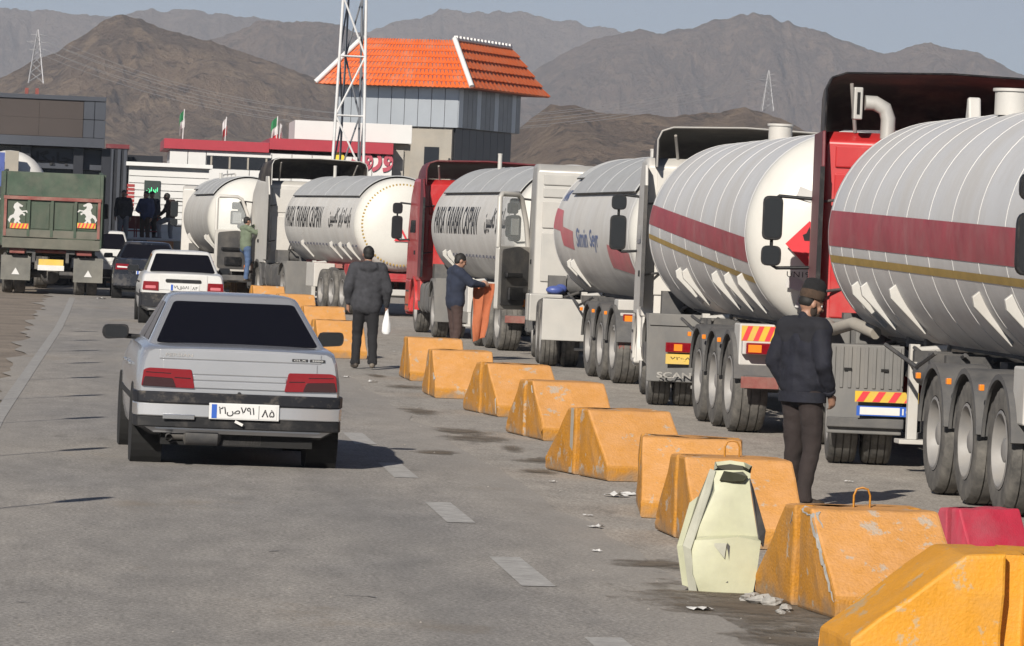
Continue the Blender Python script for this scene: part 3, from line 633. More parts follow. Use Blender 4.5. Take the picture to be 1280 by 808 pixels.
        mb = MB(); mb.cyl((s * (W - 0.12), my + 0.03, zt + 0.02), (mx, my + 0.02, mz - 0.04), 0.022, n=8); mb.build('mirror_arm', 'black_plastic', root)
    mb = MB(); mb.bb(-0.62, 0.62, -0.55, 3.3, 0.17, 0.30); mb.build('underbody', 'dark_void', root)
    # ---- bumpers, wrapped round the corners
    def bump(z0, z1, m, out, nm='rear_bumper', y1_=-0.30):
        P_ = [(W + out * 0.3, y1_), (W + out * 0.4, -0.52), (W - 0.02, yr - 0.01 - out * 0.3), (W - 0.11, yr - 0.03 - out), (0.4, yr - 0.05 - out), (0, yr - 0.055 - out)]
        P_ = P_ + [(-x, y) for x, y in reversed(P_[:-1])]; I_ = [(x * 0.93, y + 0.08) for x, y in P_]
        mb = MB(); n = len(P_)
        for z in (z0, z1): mb.add([(x, y, z) for x, y in P_] + [(x, y, z) for x, y in I_], [])
        fs = []
        for k in range(n - 1):
            o = 2 * n
            fs += [(k, k + 1, o + k + 1, o + k), (n + k + 1, n + k, o + n + k, o + n + k + 1), (o + k, o + k + 1, o + n + k + 1, o + n + k), (k + 1, k, n + k, n + k + 1)]
        fs += [(0, 2 * n, 3 * n, n), (n - 1, 2 * n - 1, 4 * n - 1, 3 * n - 1)]
        mb.f += fs; return mb.build(nm, m, root, smooth=40, bevel=0.010)
    for z0, z1, m, out in spec['bumper']: bump(z0, z1, m, out)
    mb = MB(); P_ = [(-W + 0.1, 3.60), (-W + 0.2, 3.73), (0, 3.78), (W - 0.2, 3.73), (W - 0.1, 3.60)]; mb.prism(P_, 'z', 0.30, 0.58); mb.build('front_bumper', spec['bumper'][0][2], root, bevel=0.02)
    # ---- boot lid plates with shut lines between them
    for z0, z1, x0, x1, dy in spec['boot']:
        mb = MB(); mb.bb(-(x0 + x1) / 2, (x0 + x1) / 2, yr - 0.010 - dy, yr + 0.01, z0, z1)
        for i, v in enumerate(mb.v): pass
        mb.build('boot_panel', paint, root, bevel=0.006)
    # ---- lamps: outlines in (x outward, z)
    for s in (-1, 1):
        first = None
        for nm, poly, m, d in spec['lamps']:
            mb = MB(); mb.prism(rounded([(s * x, z) for x, z in poly], 0.012, 2), 'y', yr - d, yr + 0.02)
            o = mb.build(nm, m, root, bevel=0.004)
            # return round the corner
        if spec.get('lamp_side'):
            z0, z1 = spec['lamp_side']; mb = MB(); mb.bb(min(s * (W - 0.06), s * (W - 0.008)), max(s * (W - 0.06), s * (W - 0.008)), yr - 0.004, yr + 0.19, z0, z1); mb.build('tail_lamp_side', 'red_lamp', root, bevel=0.01)
    # ---- number plate
    px, pz, py = spec['plate']; mb = MB(); mb.bb(px - 0.285, px + 0.285, py - 0.012, py, pz - 0.066, pz + 0.066); pl_ = mb.build('plate_frame', 'plate_white', root, bevel=0.004)
    mb = MB(); mb.bb(px - 0.265, px + 0.265, py - 0.016, py - 0.012, pz - 0.056, pz + 0.056); mb.build('number_plate', 'plate_white', pl_)
    mb = MB(); mb.bb(px - 0.265, px - 0.222, py - 0.018, py - 0.016, pz - 0.056, pz + 0.056); mb.build('plate_band', 'plate_blue', pl_)
    if spec.get('num'):
        a, b = spec['num']; me = text_mesh(a, 0.078, 0.29, 0, 0.012); me.transform(face_to((px - 0.062, py - 0.0185, pz), (0, -1, 0))); obj('plate_number', me, 'ink', pl_)
        me = text_mesh(b, 0.062, 0.105, 0, 0.012); me.transform(face_to((px + 0.195, py - 0.0185, pz - 0.006), (0, -1, 0))); obj('plate_number', me, 'ink', pl_)
        mb = MB(); mb.bb(px + 0.118, px + 0.122, py - 0.018, py - 0.0162, pz - 0.054, pz + 0.054); mb.build('plate_rule', 'ink', pl_)
    return root, yr

# -- the silver saloon on the road
cpos = (1.265, 37.2, 0)
spec = dict(W=0.845, H=1.40, deck=0.955, bumper=[(0.512, 0.605, 'bumper_strip', 0.035), (0.405, 0.512, 'silver', 0.022), (0.315, 0.405, 'black_plastic', 0.01)],
  boot=[(0.872, 0.948, 0.62, 0.70, 0.0), (0.752, 0.866, 0.60, 0.66, 0.0), (0.705, 0.746, 0.38, 0.38, 0.0), (0.64, 0.70, 0.385, 0.385, 0.004)],
  lamps=[('tail_lamp', [(0.395, 0.79), (0.74, 0.795), (0.785, 0.78), (0.80, 0.645), (0.365, 0.635)], 'red_lamp', 0.022), ('reflector', [(0.545, 0.715), (0.775, 0.725), (0.795, 0.645), (0.515, 0.640)], 'dark_lamp', 0.025), ('lamp_strip', [(0.40, 0.722), (0.535, 0.726), (0.532, 0.716), (0.398, 0.712)], 'dark_lamp', 0.024), ('lamp_strip', [(0.56, 0.757), (0.765, 0.763), (0.767, 0.755), (0.558, 0.749)], 'dark_lamp', 0.024)],
  plate=(0.04, 0.463, -0.745), num=('۲۱ص۷۹۱', '۸۵'), chrome=True)
car, yr = sedan('silver_saloon_car', cpos, R(1.6), 'silver', spec)
tag(car, 'dusty silver saloon car with dark tinted rear window driving on the asphalt road', 'car')
mb = MB(); mb.cyl((0.0, yr - 0.02, 0.605), (0.0, yr - 0.026, 0.605), 0.016, n=14); mb.build('boot_lock', 'ink', car)
text_on('badge', 'PERSIAN', 'steel', car, face_to((-0.50, yr - 0.013, 0.905), (0, -1, 0)), 0.026, 0.22, 0.002)
mb = MB(); mb.bb(0.42, 0.55, yr - 0.016, yr - 0.009, 0.885, 0.908); mb.build('badge_plate', 'ink', car, bevel=0.004)
mb = MB(); mb.bb(0.565, 0.69, yr - 0.016, yr - 0.009, 0.885, 0.908); mb.build('badge_plate', 'ink', car, bevel=0.004)
text_on('badge', 'GLX', 'plate_white', car, face_to((0.485, yr - 0.0165, 0.8965), (0, -1, 0)), 0.013, 0.1)
text_on('badge', '2000', 'plate_white', car, face_to((0.628, yr - 0.0165, 0.8965), (0, -1, 0)), 0.013, 0.09)
mb = MB(); mb.lathe([(0.045, 0.0), (0.045, 0.14), (0.085, 0.16), (0.085, 0.42), (0.04, 0.45)], 'x', 18, c=(-0.58, -0.56, 0.255)); mb.cyl((-0.56, -0.60, 0.24), (-0.56, -0.74, 0.235), 0.026, n=12, caps=False); mb.build('exhaust', 'chassis', car, smooth=40)
mb = MB(); mb.tube([(-0.15, -0.5, 0.24), (0.1, -0.45, 0.2), (0.5, -0.5, 0.23)], 0.03); mb.bb(-0.25, 0.2, -0.55, -0.3, 0.18, 0.27); mb.build('rear_axle_parts', 'chassis', car, smooth=40)
mb = MB(); mb.bb(-0.62, -0.36, -0.752, -0.74, 0.385, 0.425); mb.build('bumper_glint', 'chrome', car, bevel=0.004)  # added chrome strip standing for a reflection on the bumper
mb = MB(); mb.tube([(-0.50 + 0.042 * math.cos(a / 10 * 6.283), -0.10 + (1.075 + 0.02 * math.sin(a / 10 * 6.283) - 0.975) * 1.95 - 0.016, 1.075 + 0.026 * math.sin(a / 10 * 6.283)) for a in range(11)], 0.0035, 5); mb.build('window_sticker', 'steel', car)
mb = MB(); mb.box((0.0, yr - 0.105, 0.37), (0.07, 0.004, 0.022), Matrix.Rotation(R(-25), 4, 'Y').inverted()); mb.build('bumper_sticker', 'paper', car)

# -- the white saloon ahead of it
spec2 = dict(W=0.805, H=1.42, deck=0.965, xt=0.55, gh=(-0.05, 0.50, 1.5, 2.15), bumper=[(0.33, 0.60, 'bumper_strip', 0.03)],
  boot=[(0.66, 0.955, 0.46, 0.46, 0.004)],
  lamps=[('tail_lamp', [(0.47, 0.815), (0.76, 0.815), (0.775, 0.65), (0.465, 0.64)], 'red_lamp', 0.02), ('lamp_lens', [(0.52, 0.735), (0.72, 0.735), (0.72, 0.68), (0.52, 0.68)], 'stripe_pink', 0.024)],
  plate=(0.03, 0.71, -0.675), num=('۷۱ق۵۸۱', '۸۴'))
gw = G(222, 403); car2, _ = sedan('white_saloon_car', (gw.x + 0.02, 86.5, 0), R(1.0), 'car_white', spec2)
tag(car2, 'small white saloon car with dark bumper driving ahead of the silver car', 'car')
mb = MB(); mb.prism(rounded([(-0.34, 0.87), (0.34, 0.87), (0.34, 0.81), (-0.34, 0.81)], 0.03), 'y', -0.70, -0.66); mb.build('boot_handle_bar', 'black_plastic', car2)

# -- the dark saloon in front of that one
spec3 = dict(W=0.86, H=1.43, deck=0.98, xt=0.56, bumper=[(0.32, 0.62, 'car_dark', 0.03)], boot=[(0.66, 0.97, 0.46, 0.46, 0.004)],
  lamps=[('tail_lamp', [(0.47, 0.86), (0.79, 0.87), (0.80, 0.72), (0.47, 0.73)], 'red_lamp', 0.02), ('lamp_lens', [(0.50, 0.80), (0.76, 0.81), (0.76, 0.77), (0.50, 0.765)], 'plate_white', 0.024)],
  plate=(0.0, 0.66, -0.675), chrome=True)
car3, _ = sedan('dark_saloon_car', (1.52, 112.0, 0), R(0.5), 'car_dark', spec3)
tag(car3, 'dark blue saloon car ahead of the small white car', 'car')
# -- the white hatchback beside the tipper lorry
spec4 = dict(W=0.88, H=1.62, deck=1.06, xt=0.62, gh=(-0.62, -0.28, 1.5, 2.3), bumper=[(0.30, 0.52, 'black_plastic', 0.03), (0.52, 0.66, 'car_white', 0.03)], boot=[(0.70, 1.04, 0.5, 0.5, 0.004)],
  lamps=[('tail_lamp', [(0.62, 1.06), (0.80, 1.07), (0.84, 0.86), (0.60, 0.90)], 'red_lamp', 0.03)], plate=(0.0, 0.80, -0.675), lamp_side=(0.88, 1.04))
car4, _ = sedan('white_hatchback_car', (0.44, 128.6, 0), R(0.5), 'car_white', spec4)
tag(car4, 'white hatchback with high red tail lamp beside the green tipper lorry', 'car')

# ================================================================ TANKER LORRIES
TR = 0.50
LT, LR = wheel_meshes(TR, 0.37, 0.295, 64, lug=0.012); LT.materials.append(M_('tyre')); LR.materials.append(M_('rim'))      # wide single
DT, DR = wheel_meshes(TR, 0.275, 0.295, 64, lug=0.012); DT.materials.append(M_('tyre')); DR.materials.append(M_('rim'))     # narrow, front and twin
def arc(c, r, w, a0, a1, n=14):                    # a curved guard over a wheel: axis along x, centred on c
    mb = MB(); rings = []
    for k in range(n + 1):
        a = R(a0 + (a1 - a0) * k / n); y = c[1] + r * math.cos(a); z = c[2] + r * math.sin(a)
        rings.append([(c[0] - w / 2, y, z), (c[0] + w / 2, y, z)])
    mb.loft(rings, closed=False)
    rim_ = [[(c[0] - w / 2, c[1] + q * math.cos(R(a0 + (a1 - a0) * k / n)), c[2] + q * math.sin(R(a0 + (a1 - a0) * k / n))) for q in (r, r - 0.035)] for k in range(n + 1)]
    mb.loft(rim_, closed=False); return mb

def wrap_text(name, txt, m, parent, yc, zc, h, w, Rt, tz, bold=0.03, tilt=0.0):
    """lettering laid round the left flank of a tank of radius Rt with axis height tz"""
    me = text_mesh(txt, h, w, 0, bold); bm = bmesh.new(); bm.from_mesh(me)
    for k in range(-8, 9):
        g = bm.verts[:] + bm.edges[:] + bm.faces[:]; bmesh.ops.bisect_plane(bm, geom=g, plane_co=(0, h * k / 16, 0), plane_no=(0, 1, 0))
    a0 = math.asin(max(-1, min(1, (zc - tz) / Rt)))
    for v in bm.verts:
        a = a0 + (v.co.y + tilt * v.co.x) / Rt; rr = Rt + 0.004; y = yc - v.co.x; v.co = (-rr * math.cos(a), y, tz + rr * math.sin(a))
    bm.to_mesh(me); bm.free(); return obj(name, me, m, parent)
def band(Rt, tz, pts_lo, pts_hi, m, name, parent, off=0.004, n=8):     # a painted band: (y, z) polylines of its lower and upper edge on the left flank, both flanks painted
    for s in (1, -1):
        mb = MB(); rings = []
        ysl = [p[0] for p in pts_lo]; yq = sorted({*ysl, *[float(v) for v in np.linspace(min(ysl), max(ysl), 17)]})
        lo_ = np.interp(yq, ysl[::-1], [p[1] for p in pts_lo][::-1]); hi_ = np.interp(yq, ysl[::-1], [p[1] for p in pts_hi][::-1])
        for y, zl, zh in zip(yq, lo_, hi_):
            a, b = math.asin((zl - tz) / Rt), math.asin((zh - tz) / Rt)
            rings.append([(s * (Rt + off) * math.cos(a + (b - a) * k / n), y, tz + (Rt + off) * math.sin(a + (b - a) * k / n)) for k in range(n + 1)])
        mb.loft(rings, closed=False); o = mb.build(name, m, parent, smooth=30)
    return o

def lorry(name, loc, rz, P):
    root = empty(name, loc, rz); paint = P['paint']; zc = P.get('roof', 3.15); sidep = P.get('side', paint)
    yb = P.get('cab_back', -0.95); yf = 1.38; W = P.get('cabw', 1.235)
    # ---- cab
    mb = MB(); prof = [(yb, 1.02), (yb, zc - 0.10), (yb + 0.16, zc), (0.55, zc + 0.02), (1.02, zc - 0.28), (yf, 2.02), (yf + 0.03, 1.02)]
    rings = []
    for x, k in ((-W, 1), (-W * 0.97, 0), (W * 0.97, 0), (W, 1)):
        rings.append([(x, y * (1 - 0.015 * k), z - (0.05 * k if z > 2.2 else 0)) for y, z in prof])
    mb.loft(rings, caps=True); cab = mb.build('cab', paint, root, bevel=0.05, segs=3, smooth=40)
    for s in (-1, 1):
        q = [(s * (W + 0.002), 0.98, 1.95), (s * (W + 0.002), -0.02, 1.95), (s * (W - 0.02), 0.10, 2.62), (s * (W - 0.02), 0.72, 2.62)]
        if s > 0: q = [q[1], q[0], q[3], q[2]]
        if not (P.get('door_open') and s < 0): pane('side_window', q, 'glass', root, r=0.06)
        mb = MB(); mb.bb(min(s * (W - 0.01), s * (W + 0.018)), max(s * (W - 0.01), s * (W + 0.018)), -0.10, 0.06, 1.52, 1.60); mb.build('door_handle', 'black_plastic', root, bevel=0.008)
        mb = MB(); mb.bb(min(s * (W - 0.30), s * (W + 0.01)), max(s * (W - 0.30), s * (W + 0.01)), 0.55, 1.36, 0.38, 1.02); mb.build('step_box', P.get('low', paint), root, bevel=0.03)
        for z in (0.5, 0.78):
            mb = MB(); mb.bb(min(s * (W - 0.2), s * (W + 0.02)), max(s * (W - 0.2), s * (W + 0.02)), 0.72, 1.2, z, z + 0.03); mb.build('step', 'chassis', root)
        mb = arc((s * (W - 0.19), 0, TR), 0.59, 0.40, -5, 185); mb.build('wheel_arch', P.get('low', 'dusty_grey'), root, smooth=50, solid=0.03)
        mb = MB(); mb.bb(min(s * (W - 0.36), s * (W - 0.02)), max(s * (W - 0.36), s * (W - 0.02)), yb + 0.02, -0.50, 0.62, 1.04); mb.build('cab_skirt', P.get('low', 'dusty_grey'), root, bevel=0.02)
        # mirrors on arms
        mx = s * (W + P.get('mir_out', 0.26)); my = P.get('mir_y', 1.05); mz = P.get('mir_z', 2.32)
        big, small = P.get('mirrors', ((0.0, 0.46, 0.22), (-0.38, 0.20, 0.22)))
        for k, (dz, hh, ww) in enumerate((big, small)):
            mb = MB(); pr = rounded([(mx - ww / 2, mz + dz - hh / 2), (mx + ww / 2, mz + dz - hh / 2), (mx + ww / 2, mz + dz + hh / 2), (mx - ww / 2, mz + dz + hh / 2)], 0.07, 4)
            cxm, czm = mx, mz + dz
            mb.loft([[(cxm + (x - cxm) * q, my + t, czm + (z - czm) * q) for x, z in pr] for t, q in ((-0.04, 0.96), (0.0, 1.0), (0.06, 0.92), (0.12, 0.6))], caps=True)
            mo = mb.build('mirror', P.get('mirror_paint', 'black_plastic'), root, smooth=40)
            mb = MB(); mb.prism([(cxm + (x - cxm) * 0.84, czm + (z - czm) * 0.88) for x, z in pr], 'y', my - 0.046, my - 0.0405); mb.build('mirror_glass', 'glass_soft', mo)
        mb = MB(); zt_, zb_ = mz + max(big[0] + big[1] / 2, small[0] + small[1] / 2) - 0.02, mz + min(big[0] - big[1] / 2, small[0] - small[1] / 2) + 0.01
        mb.tube([(s * (W - 0.05), my - 0.05, zt_), (mx - s * 0.06, my, zt_ + 0.02), (mx, my + 0.02, zt_ - 0.02), (mx, my + 0.03, zb_), (mx - s * 0.06, my + 0.02, zb_ - 0.03), (s * (W - 0.03), my - 0.05, zb_ - 0.01)], 0.018); mb.build('mirror_arm', 'black_plastic', root, smooth=60)
    mb = MB(); mb.bb(-W + 0.02, W - 0.02, yf - 0.05, yf + 0.10, 0.32, 0.80); mb.build('front_bumper', P.get('low', paint), root, bevel=0.04)
    pane('windscreen', [(W - 0.08, yf + 0.0, 2.05), (-W + 0.08, yf + 0.0, 2.05), (-W + 0.14, 1.06, zc - 0.34), (W - 0.14, 1.06, zc - 0.34)], 'glass', root)
    # pressed panels on the back wall of the cab
    for x0, x1, z0, z1 in P.get('back', []):
        mb = MB(); mb.bb(x0, x1, yb - 0.028, yb + 0.01, z0, z1); mb.build('back_panel', paint, root, bevel=0.014)
    # ---- wind deflectors: roof shell open at the back, side flaps
    if P.get('defl'):
        D = P['defl']; zt_ = D['top']; hw = D.get('hw', W); yb_ = D.get('back', yb - 0.25); rings = []
        for y, t in ((yb_, 1.0), (yb_ + 0.5, 0.985), (0.1, 0.86), (0.6, 0.58), (1.0, 0.16)):
            z1 = zc - 0.02 + (zt_ - zc + 0.02) * t; w_ = hw * (1 - 0.10 * (1 - t)); c = 0.16
            rings.append([(-w_, y, zc - 0.12), (-w_, y, z1 - c), (-w_ + 0.05, y, z1 - 0.05), (-w_ + c + .03, y, z1), (0, y, z1 + 0.03), (w_ - c - .03, y, z1), (w_ - 0.05, y, z1 - 0.05), (w_, y, z1 - c), (w_, y, zc - 0.12)])
        mb = MB(); mb.loft(rings, closed=False); mb.build('roof_deflector', D['m'], root, smooth=50, solid=0.025)
        if D.get('trim'):
            mb = MB(); mb.tube([(x, yb_ - 0.005, z) for x, y, z in rings[0]], 0.014, 6); mb.build('deflector_trim', D['trim'], root, smooth=60)
        for s in (-1, 1):
            mb = MB(); mb.tube([(s * hw * 0.8, yb_ + 0.1, zt_ - 0.1), (s * hw * 0.75, yb + 0.15, zc)], 0.02); mb.build('deflector_strut', D.get('strut', 'steel'), root)
    if P.get('flap'):
        F = P['flap']
        for s in (-1, 1):
            mb = MB(); fy = F.get('fwd', 0.12); pts = [(yb + fy, F.get('z0', 1.0)), (yb - F['d'], F.get('z0', 1.0)), (yb - F['d'], zc - 0.35), (yb - F['d'] * 0.55, F.get('z1', zc)), (yb + fy, F.get('z1', zc))]
            x = s * (W + 0.012); mb.prism(pts, 'x', x - 0.018, x + 0.018); fl = mb.build('side_deflector', F['m'], root, bevel=0.01)
            mb = MB(); mb.bb(x - 0.03 if s < 0 else x - 0.014, x + 0.014 if s < 0 else x + 0.03, yb - F['d'] - 0.03, yb - F['d'] + 0.002, F.get('z0', 1.0), zc - 0.36); mb.build('rubber_edge', F.get('edge', 'black_plastic'), fl)
            for z in (1.55, 2.45):
                mb = MB(); mb.tube([(x, yb - F['d'] * 0.6, z), (x - s * 0.25, yb - 0.02, z + 0.04)], 0.015); mb.build('bracket', 'chassis', fl)
    # ---- tractor chassis
    ax = P.get('drive', [-3.6]); yend = min(ax) - 0.75
    for s in (-1, 1):
        mb = MB(); mb.bb(s * 0.42 - 0.04, s * 0.42 + 0.04, yend, 1.2, 0.80, 1.05); mb.build('chassis_rail', P.get('chassis', 'chassis'), root)
        wheel(root, s * (W - 0.20), 0, DT, DR, TR, s > 0)
        for y in ax:
            wheel(root, s * (1.25 - 0.14), y, DT, DR, TR, s > 0); wheel(root, s * (1.25 - 0.46), y, DT, DR, TR, s > 0)
        g = P.get('guard', 'full'); gm = P.get('guard_mat', 'guard_grey'); ya, yz = max(ax), min(ax)
        if g == 'full':
            mb = arc((s * 0.94, ya, TR), 0.60, 0.68, 25, 100 if len(ax) > 1 else 180, 12); mb.build('mudguard', gm, root, smooth=50, solid=0.03)
            if len(ax) > 1:
                mb = arc((s * 0.94, yz, TR), 0.60, 0.68, 80, 180, 12); mb.build('mudguard', gm, root, smooth=50, solid=0.03)
                mb = MB(); mb.bb(s * 0.94 - 0.34, s * 0.94 + 0.34, yz, ya, TR + 0.585, TR + 0.615); mb.build('mudguard_bridge', gm, root)
            yp = yz - 0.605; z0, z1 = P.get('flapz', (0.30, 1.12))
            mb = MB(); mb.bb(s * 0.94 - 0.345, s * 0.94 + 0.345, yp - 0.03, yp, z0, z1); fp = mb.build('mudflap', gm, root, bevel=0.012)
            if P.get('flap_ribs'):
                for k in range(9):
                    mb = MB(); x = s * 0.94 - 0.30 + 0.075 * k; mb.bb(x - 0.016, x + 0.016, yp - 0.045, yp - 0.0295, 0.72, 1.10); mb.build('rib', gm, fp, bevel=0.006)
                for dx in (-0.17, 0.17):
                    mb = MB(); mb.bb(s * 0.94 + dx - 0.035, s * 0.94 + dx + 0.035, yp - 0.055, yp - 0.0455, 0.88, 0.905); mb.build('clip', 'dark_void', fp)
                mb = MB(); mb.bb(s * 0.94 - 0.345, s * 0.94 + 0.36, yp - 0.09, yp - 0.031, 0.36, 0.45); mb.build('bumper_bar', 'dusty_grey', fp, bevel=0.01)
            if P.get('flap_step'):
                mb = MB(); mb.bb(s * 0.94 - 0.33, s * 0.94 + 0.33, yp - 0.055, yp - 0.031, 0.98, 1.01); mb.build('guard_rim', gm, fp)
        elif g == 'plain':
            yp = yz - 0.58; mb = MB(); mb.bb(s * 0.94 - 0.34, s * 0.94 + 0.34, yp - 0.6, yp - 0.57, 0.42, 1.05); mb.build('mudflap', gm, root, bevel=0.01)
        # fuel tank and boxes between the axles
        mb = MB(); yc = (ya + 0.1) / 2 - 0.05; ln = 0.50 * (abs(ya) - 1.2)
        mb.prism(rounded([(s * 1.20, 0.42), (s * 1.20, 1.0), (s * 0.62, 1.0), (s * 0.62, 0.42)], 0.14, 4), 'y', yc - ln, yc + ln); ft = mb.build('fuel_tank', P.get('fuel', 'dusty_grey'), root, smooth=40)
        for q in (-0.6, 0.0, 0.6):
            mb = MB(); mb.prism(rounded([(s * 1.215, 0.405), (s * 1.215, 1.015), (s * 0.605, 1.015), (s * 0.605, 0.405)], 0.15, 4), 'y', yc + ln * q - 0.025, yc + ln * q + 0.025); mb.build('tank_strap', 'chassis', ft, smooth=40)
    mb = MB(); mb.bb(-1.0, 1.0, min(ax) - 0.06, min(ax) + 0.06, TR - 0.08, TR + 0.08); mb.ball((0, min(ax), TR), (0.24, 0.24, 0.24)); mb.build('axle', 'chassis', root, smooth=50)
    mb = MB(); mb.cyl((0, ax[0] + 0.3, 1.10), (0, ax[0] + 0.3, 1.2), 0.52, n=24); mb.build('fifth_wheel', 'chassis', root)
    # pipes, hoses, battery and air tanks behind the cab
    rs = random.Random(P.get('seed', 1)); mb = MB()
    for k in range(7):
        x = rs.uniform(-0.9, 0.7); z = rs.uniform(1.1, 1.5); mb.tube([(x, yb - 0.05, z + 0.2), (x + rs.uniform(-.2, .2), yb - 0.35, z - 0.15 + rs.uniform(-.1, .1)), (x + rs.uniform(-.2, .2), yb - 0.8, z - 0.1), (x * 0.6, yb - 1.2, z + 0.05)], 0.022, 6)
    mb.build('air_hoses', 'chassis', root, smooth=60)
    mb = MB(); mb.cyl((-0.7, yb - 0.35, 1.22), (0.2, yb - 0.35, 1.22), 0.16, n=16); mb.bb(-1.0, -0.72, yb - 0.55, yb - 0.2, 1.04, 1.36); mb.cyl((-0.35, yb - 0.7, 1.06), (-0.35, yb - 0.7, 1.5), 0.13, n=14); mb.bb(0.2, 0.8, yb - 0.7, yb - 0.2, 1.04, 1.3); mb.build('engine_parts', 'dusty_grey', root, smooth=40)
    mb = MB(); mb.bb(-0.85, 0.85, yb - 0.10, yb - 0.02, 1.02, 1.10); mb.build('cab_crossmember', 'chassis', root)
    if P.get('ayaw'):                              # the tractor stands at an angle to its trailer
        pv_ = Vector((0, max(ax), 0)); AM = Matrix.Translation(pv_ + Vector((P.get('ashift', 0.0), 0, 0))) @ Matrix.Rotation(R(P['ayaw']), 4, 'Z') @ Matrix.Translation(-pv_)
        for o in list(root.children): o.matrix_basis = AM @ o.matrix_basis
    # ---- trailer
    T = P['tank']; Rt = T.get('r', 1.07); tz = T.get('z', 2.08); y1, y0 = T['front'], T['back']; fm = P.get('frame', 'chassis'); tax = P['trailer']
    for s in (-1, 1):
        mb = MB(); mb.bb(s * 0.48 - 0.06, s * 0.48 + 0.06, y0 - 0.1, y1 - 0.3, 1.14 if tz > 2.1 else 1.10, 1.26); mb.build('trailer_rail', fm, root)
    dome = 0.40; n = 72; prof = [(0.001, y1 + dome)]
    for k in range(1, 9): a = math.pi / 2 * (1 - k / 8); prof.append((Rt * math.cos(a) ** 0.85, y1 + dome * math.sin(a)))
    cyl_prof = prof[:] + [(Rt, y) for y in np.linspace(y1, y0, 12)[1:]]
    mb = MB(); mb.lathe(cyl_prof, 'y', n, c=(0, 0, tz)); tank = mb.build('tank', T['m'], root, smooth=40)
    ep = []
    for k in range(0, 11): a = math.pi / 2 * k / 10; ep.append((max(0.001, Rt * math.cos(a) ** 0.8), y0 - 0.001 - T.get('dome', 0.48) * math.sin(a)))
    mb = MB(); mb.lathe([(Rt, y0 + 0.002)] + ep, 'y', n, c=(0, 0, tz)); mb.build('tank_end', T.get('end', 'tank_end'), root, smooth=50)
    for y in T.get('welds', []):
        mb = MB(); mb.lathe([(Rt - 0.005, y - 0.010), (Rt + 0.0035, y - 0.006), (Rt + 0.0035, y + 0.006), (Rt - 0.005, y + 0.010)], 'y', n, c=(0, 0, tz)); mb.build('weld_band', 'weld', tank, smooth=40)
    for lo, hi, m_ in T.get('bands', []): band(Rt, tz, lo, hi, m_, 'painted_stripe', tank)
    for ya_, yb_, a0, a1 in T.get('sheets', []):
        mb = MB(); mb.lathe([(Rt + 0.04, ya_), (Rt + 0.06, ya_), (Rt + 0.06, yb_), (Rt + 0.04, yb_), (Rt + 0.04, ya_)], 'y', 30, c=(0, 0, tz), a0=R(a0), a1=R(a1))
        sh = mb.build('sun_sheet', 'sun_sheet', root, smooth=35)
        for a in (a0, a1):
            mb = MB(); mb.tube([((Rt + 0.045) * math.cos(R(a)), y, tz + (Rt + 0.045) * math.sin(R(a))) for y in np.linspace(ya_, yb_, 6)], 0.014, 6); mb.build('sheet_edge', 'chassis', sh, smooth=60)
        for q in (0.25, 0.5, 0.75):
            y = ya_ + (yb_ - ya_) * q; mb = MB(); mb.lathe([(Rt + 0.055, y - 0.006), (Rt + 0.068, y - 0.006), (Rt + 0.068, y + 0.006), (Rt + 0.055, y + 0.006)], 'y', 30, c=(0, 0, tz), a0=R(a0), a1=R(a1)); mb.build('sheet_seam', 'sun_sheet', sh)
    for y, h_, r_, x_ in T.get('top', []):
        mb = MB(); mb.cyl((x_, y, tz + Rt - 0.05), (x_, y, tz + Rt + h_), r_, n=16); mb.cyl((x_, y, tz + Rt + h_), (x_, y, tz + Rt + h_ + 0.025), r_ * 1.12, n=16); mb.build('valve_cap', 'white_part', root, smooth=40)
    for y, x_ in T.get('fins', []):
        mb = MB(); mb.prism([(y - 0.10, tz + Rt - 0.05), (y + 0.10, tz + Rt - 0.05), (y + 0.035, tz + Rt + 0.20), (y - 0.035, tz + Rt + 0.20)], 'x', x_ - 0.06, x_ + 0.06); mb.build('lifting_lug', 'white_part', root, bevel=0.02)
    # saddle plates that carry the tank
    for y in P.get('saddles', []):
        for s in (-1, 1):
            a1_, a0_ = R(-24), R(-50); pts = [(Rt * math.cos(a1_ + (a0_ - a1_) * k / 6) * 0.995, tz + Rt * math.sin(a1_ + (a0_ - a1_) * k / 6) * 0.995) for k in range(7)]
            pts += [((Rt + q_) * math.cos(R(a_)), tz + (Rt + q_) * math.sin(R(a_))) for a_, q_ in ((-51, 0.04), (-29, 0.09), (-25, 0.07))]
            mb = MB(); mb.prism([(s * x, z) for x, z in pts], 'y', y - 0.03, y + 0.03); mb.build('saddle_plate', P.get('saddle_mat', 'white_part'), root, bevel=0.008)
    for y in tax:
        for s in (-1, 1):
            wheel(root, s * (1.25 - 0.19), y, LT, LR, TR, s > 0)
            if P.get('tguard', True):
                mb = arc((s * 1.05, y, TR), 0.575, 0.42, 8, 172); go = mb.build('trailer_mudguard', P.get('tguard_mat', 'dusty_grey'), root, smooth=50, solid=0.025)
                mb = MB(); mb.bb(s * 1.27 - 0.02, s * 1.27 + 0.02, y + 0.60, y + 0.66, 0.93, 0.98); mb.build('marker_lamp', 'amber', go, bevel=0.006)
        mb = MB(); mb.cyl((-0.95, y, TR), (0.95, y, TR), 0.075, n=12); mb.bb(-0.55, -0.40, y - 0.5, y + 0.2, 0.55, 0.75); mb.bb(0.40, 0.55, y - 0.5, y + 0.2, 0.55, 0.75); mb.build('trailer_axle', 'chassis', root)
    mb = MB(); mb.bb(-0.54, 0.54, min(tax) - 0.2, max(tax) + 0.3, 0.78, 0.98)
    for y in tax: mb.bb(-0.6, -0.36, y + 0.2, y + 0.5, 0.6, 1.1); mb.bb(0.36, 0.6, y + 0.2, y + 0.5, 0.6, 1.1)
    mb.build('bogie_frame', fm, root)
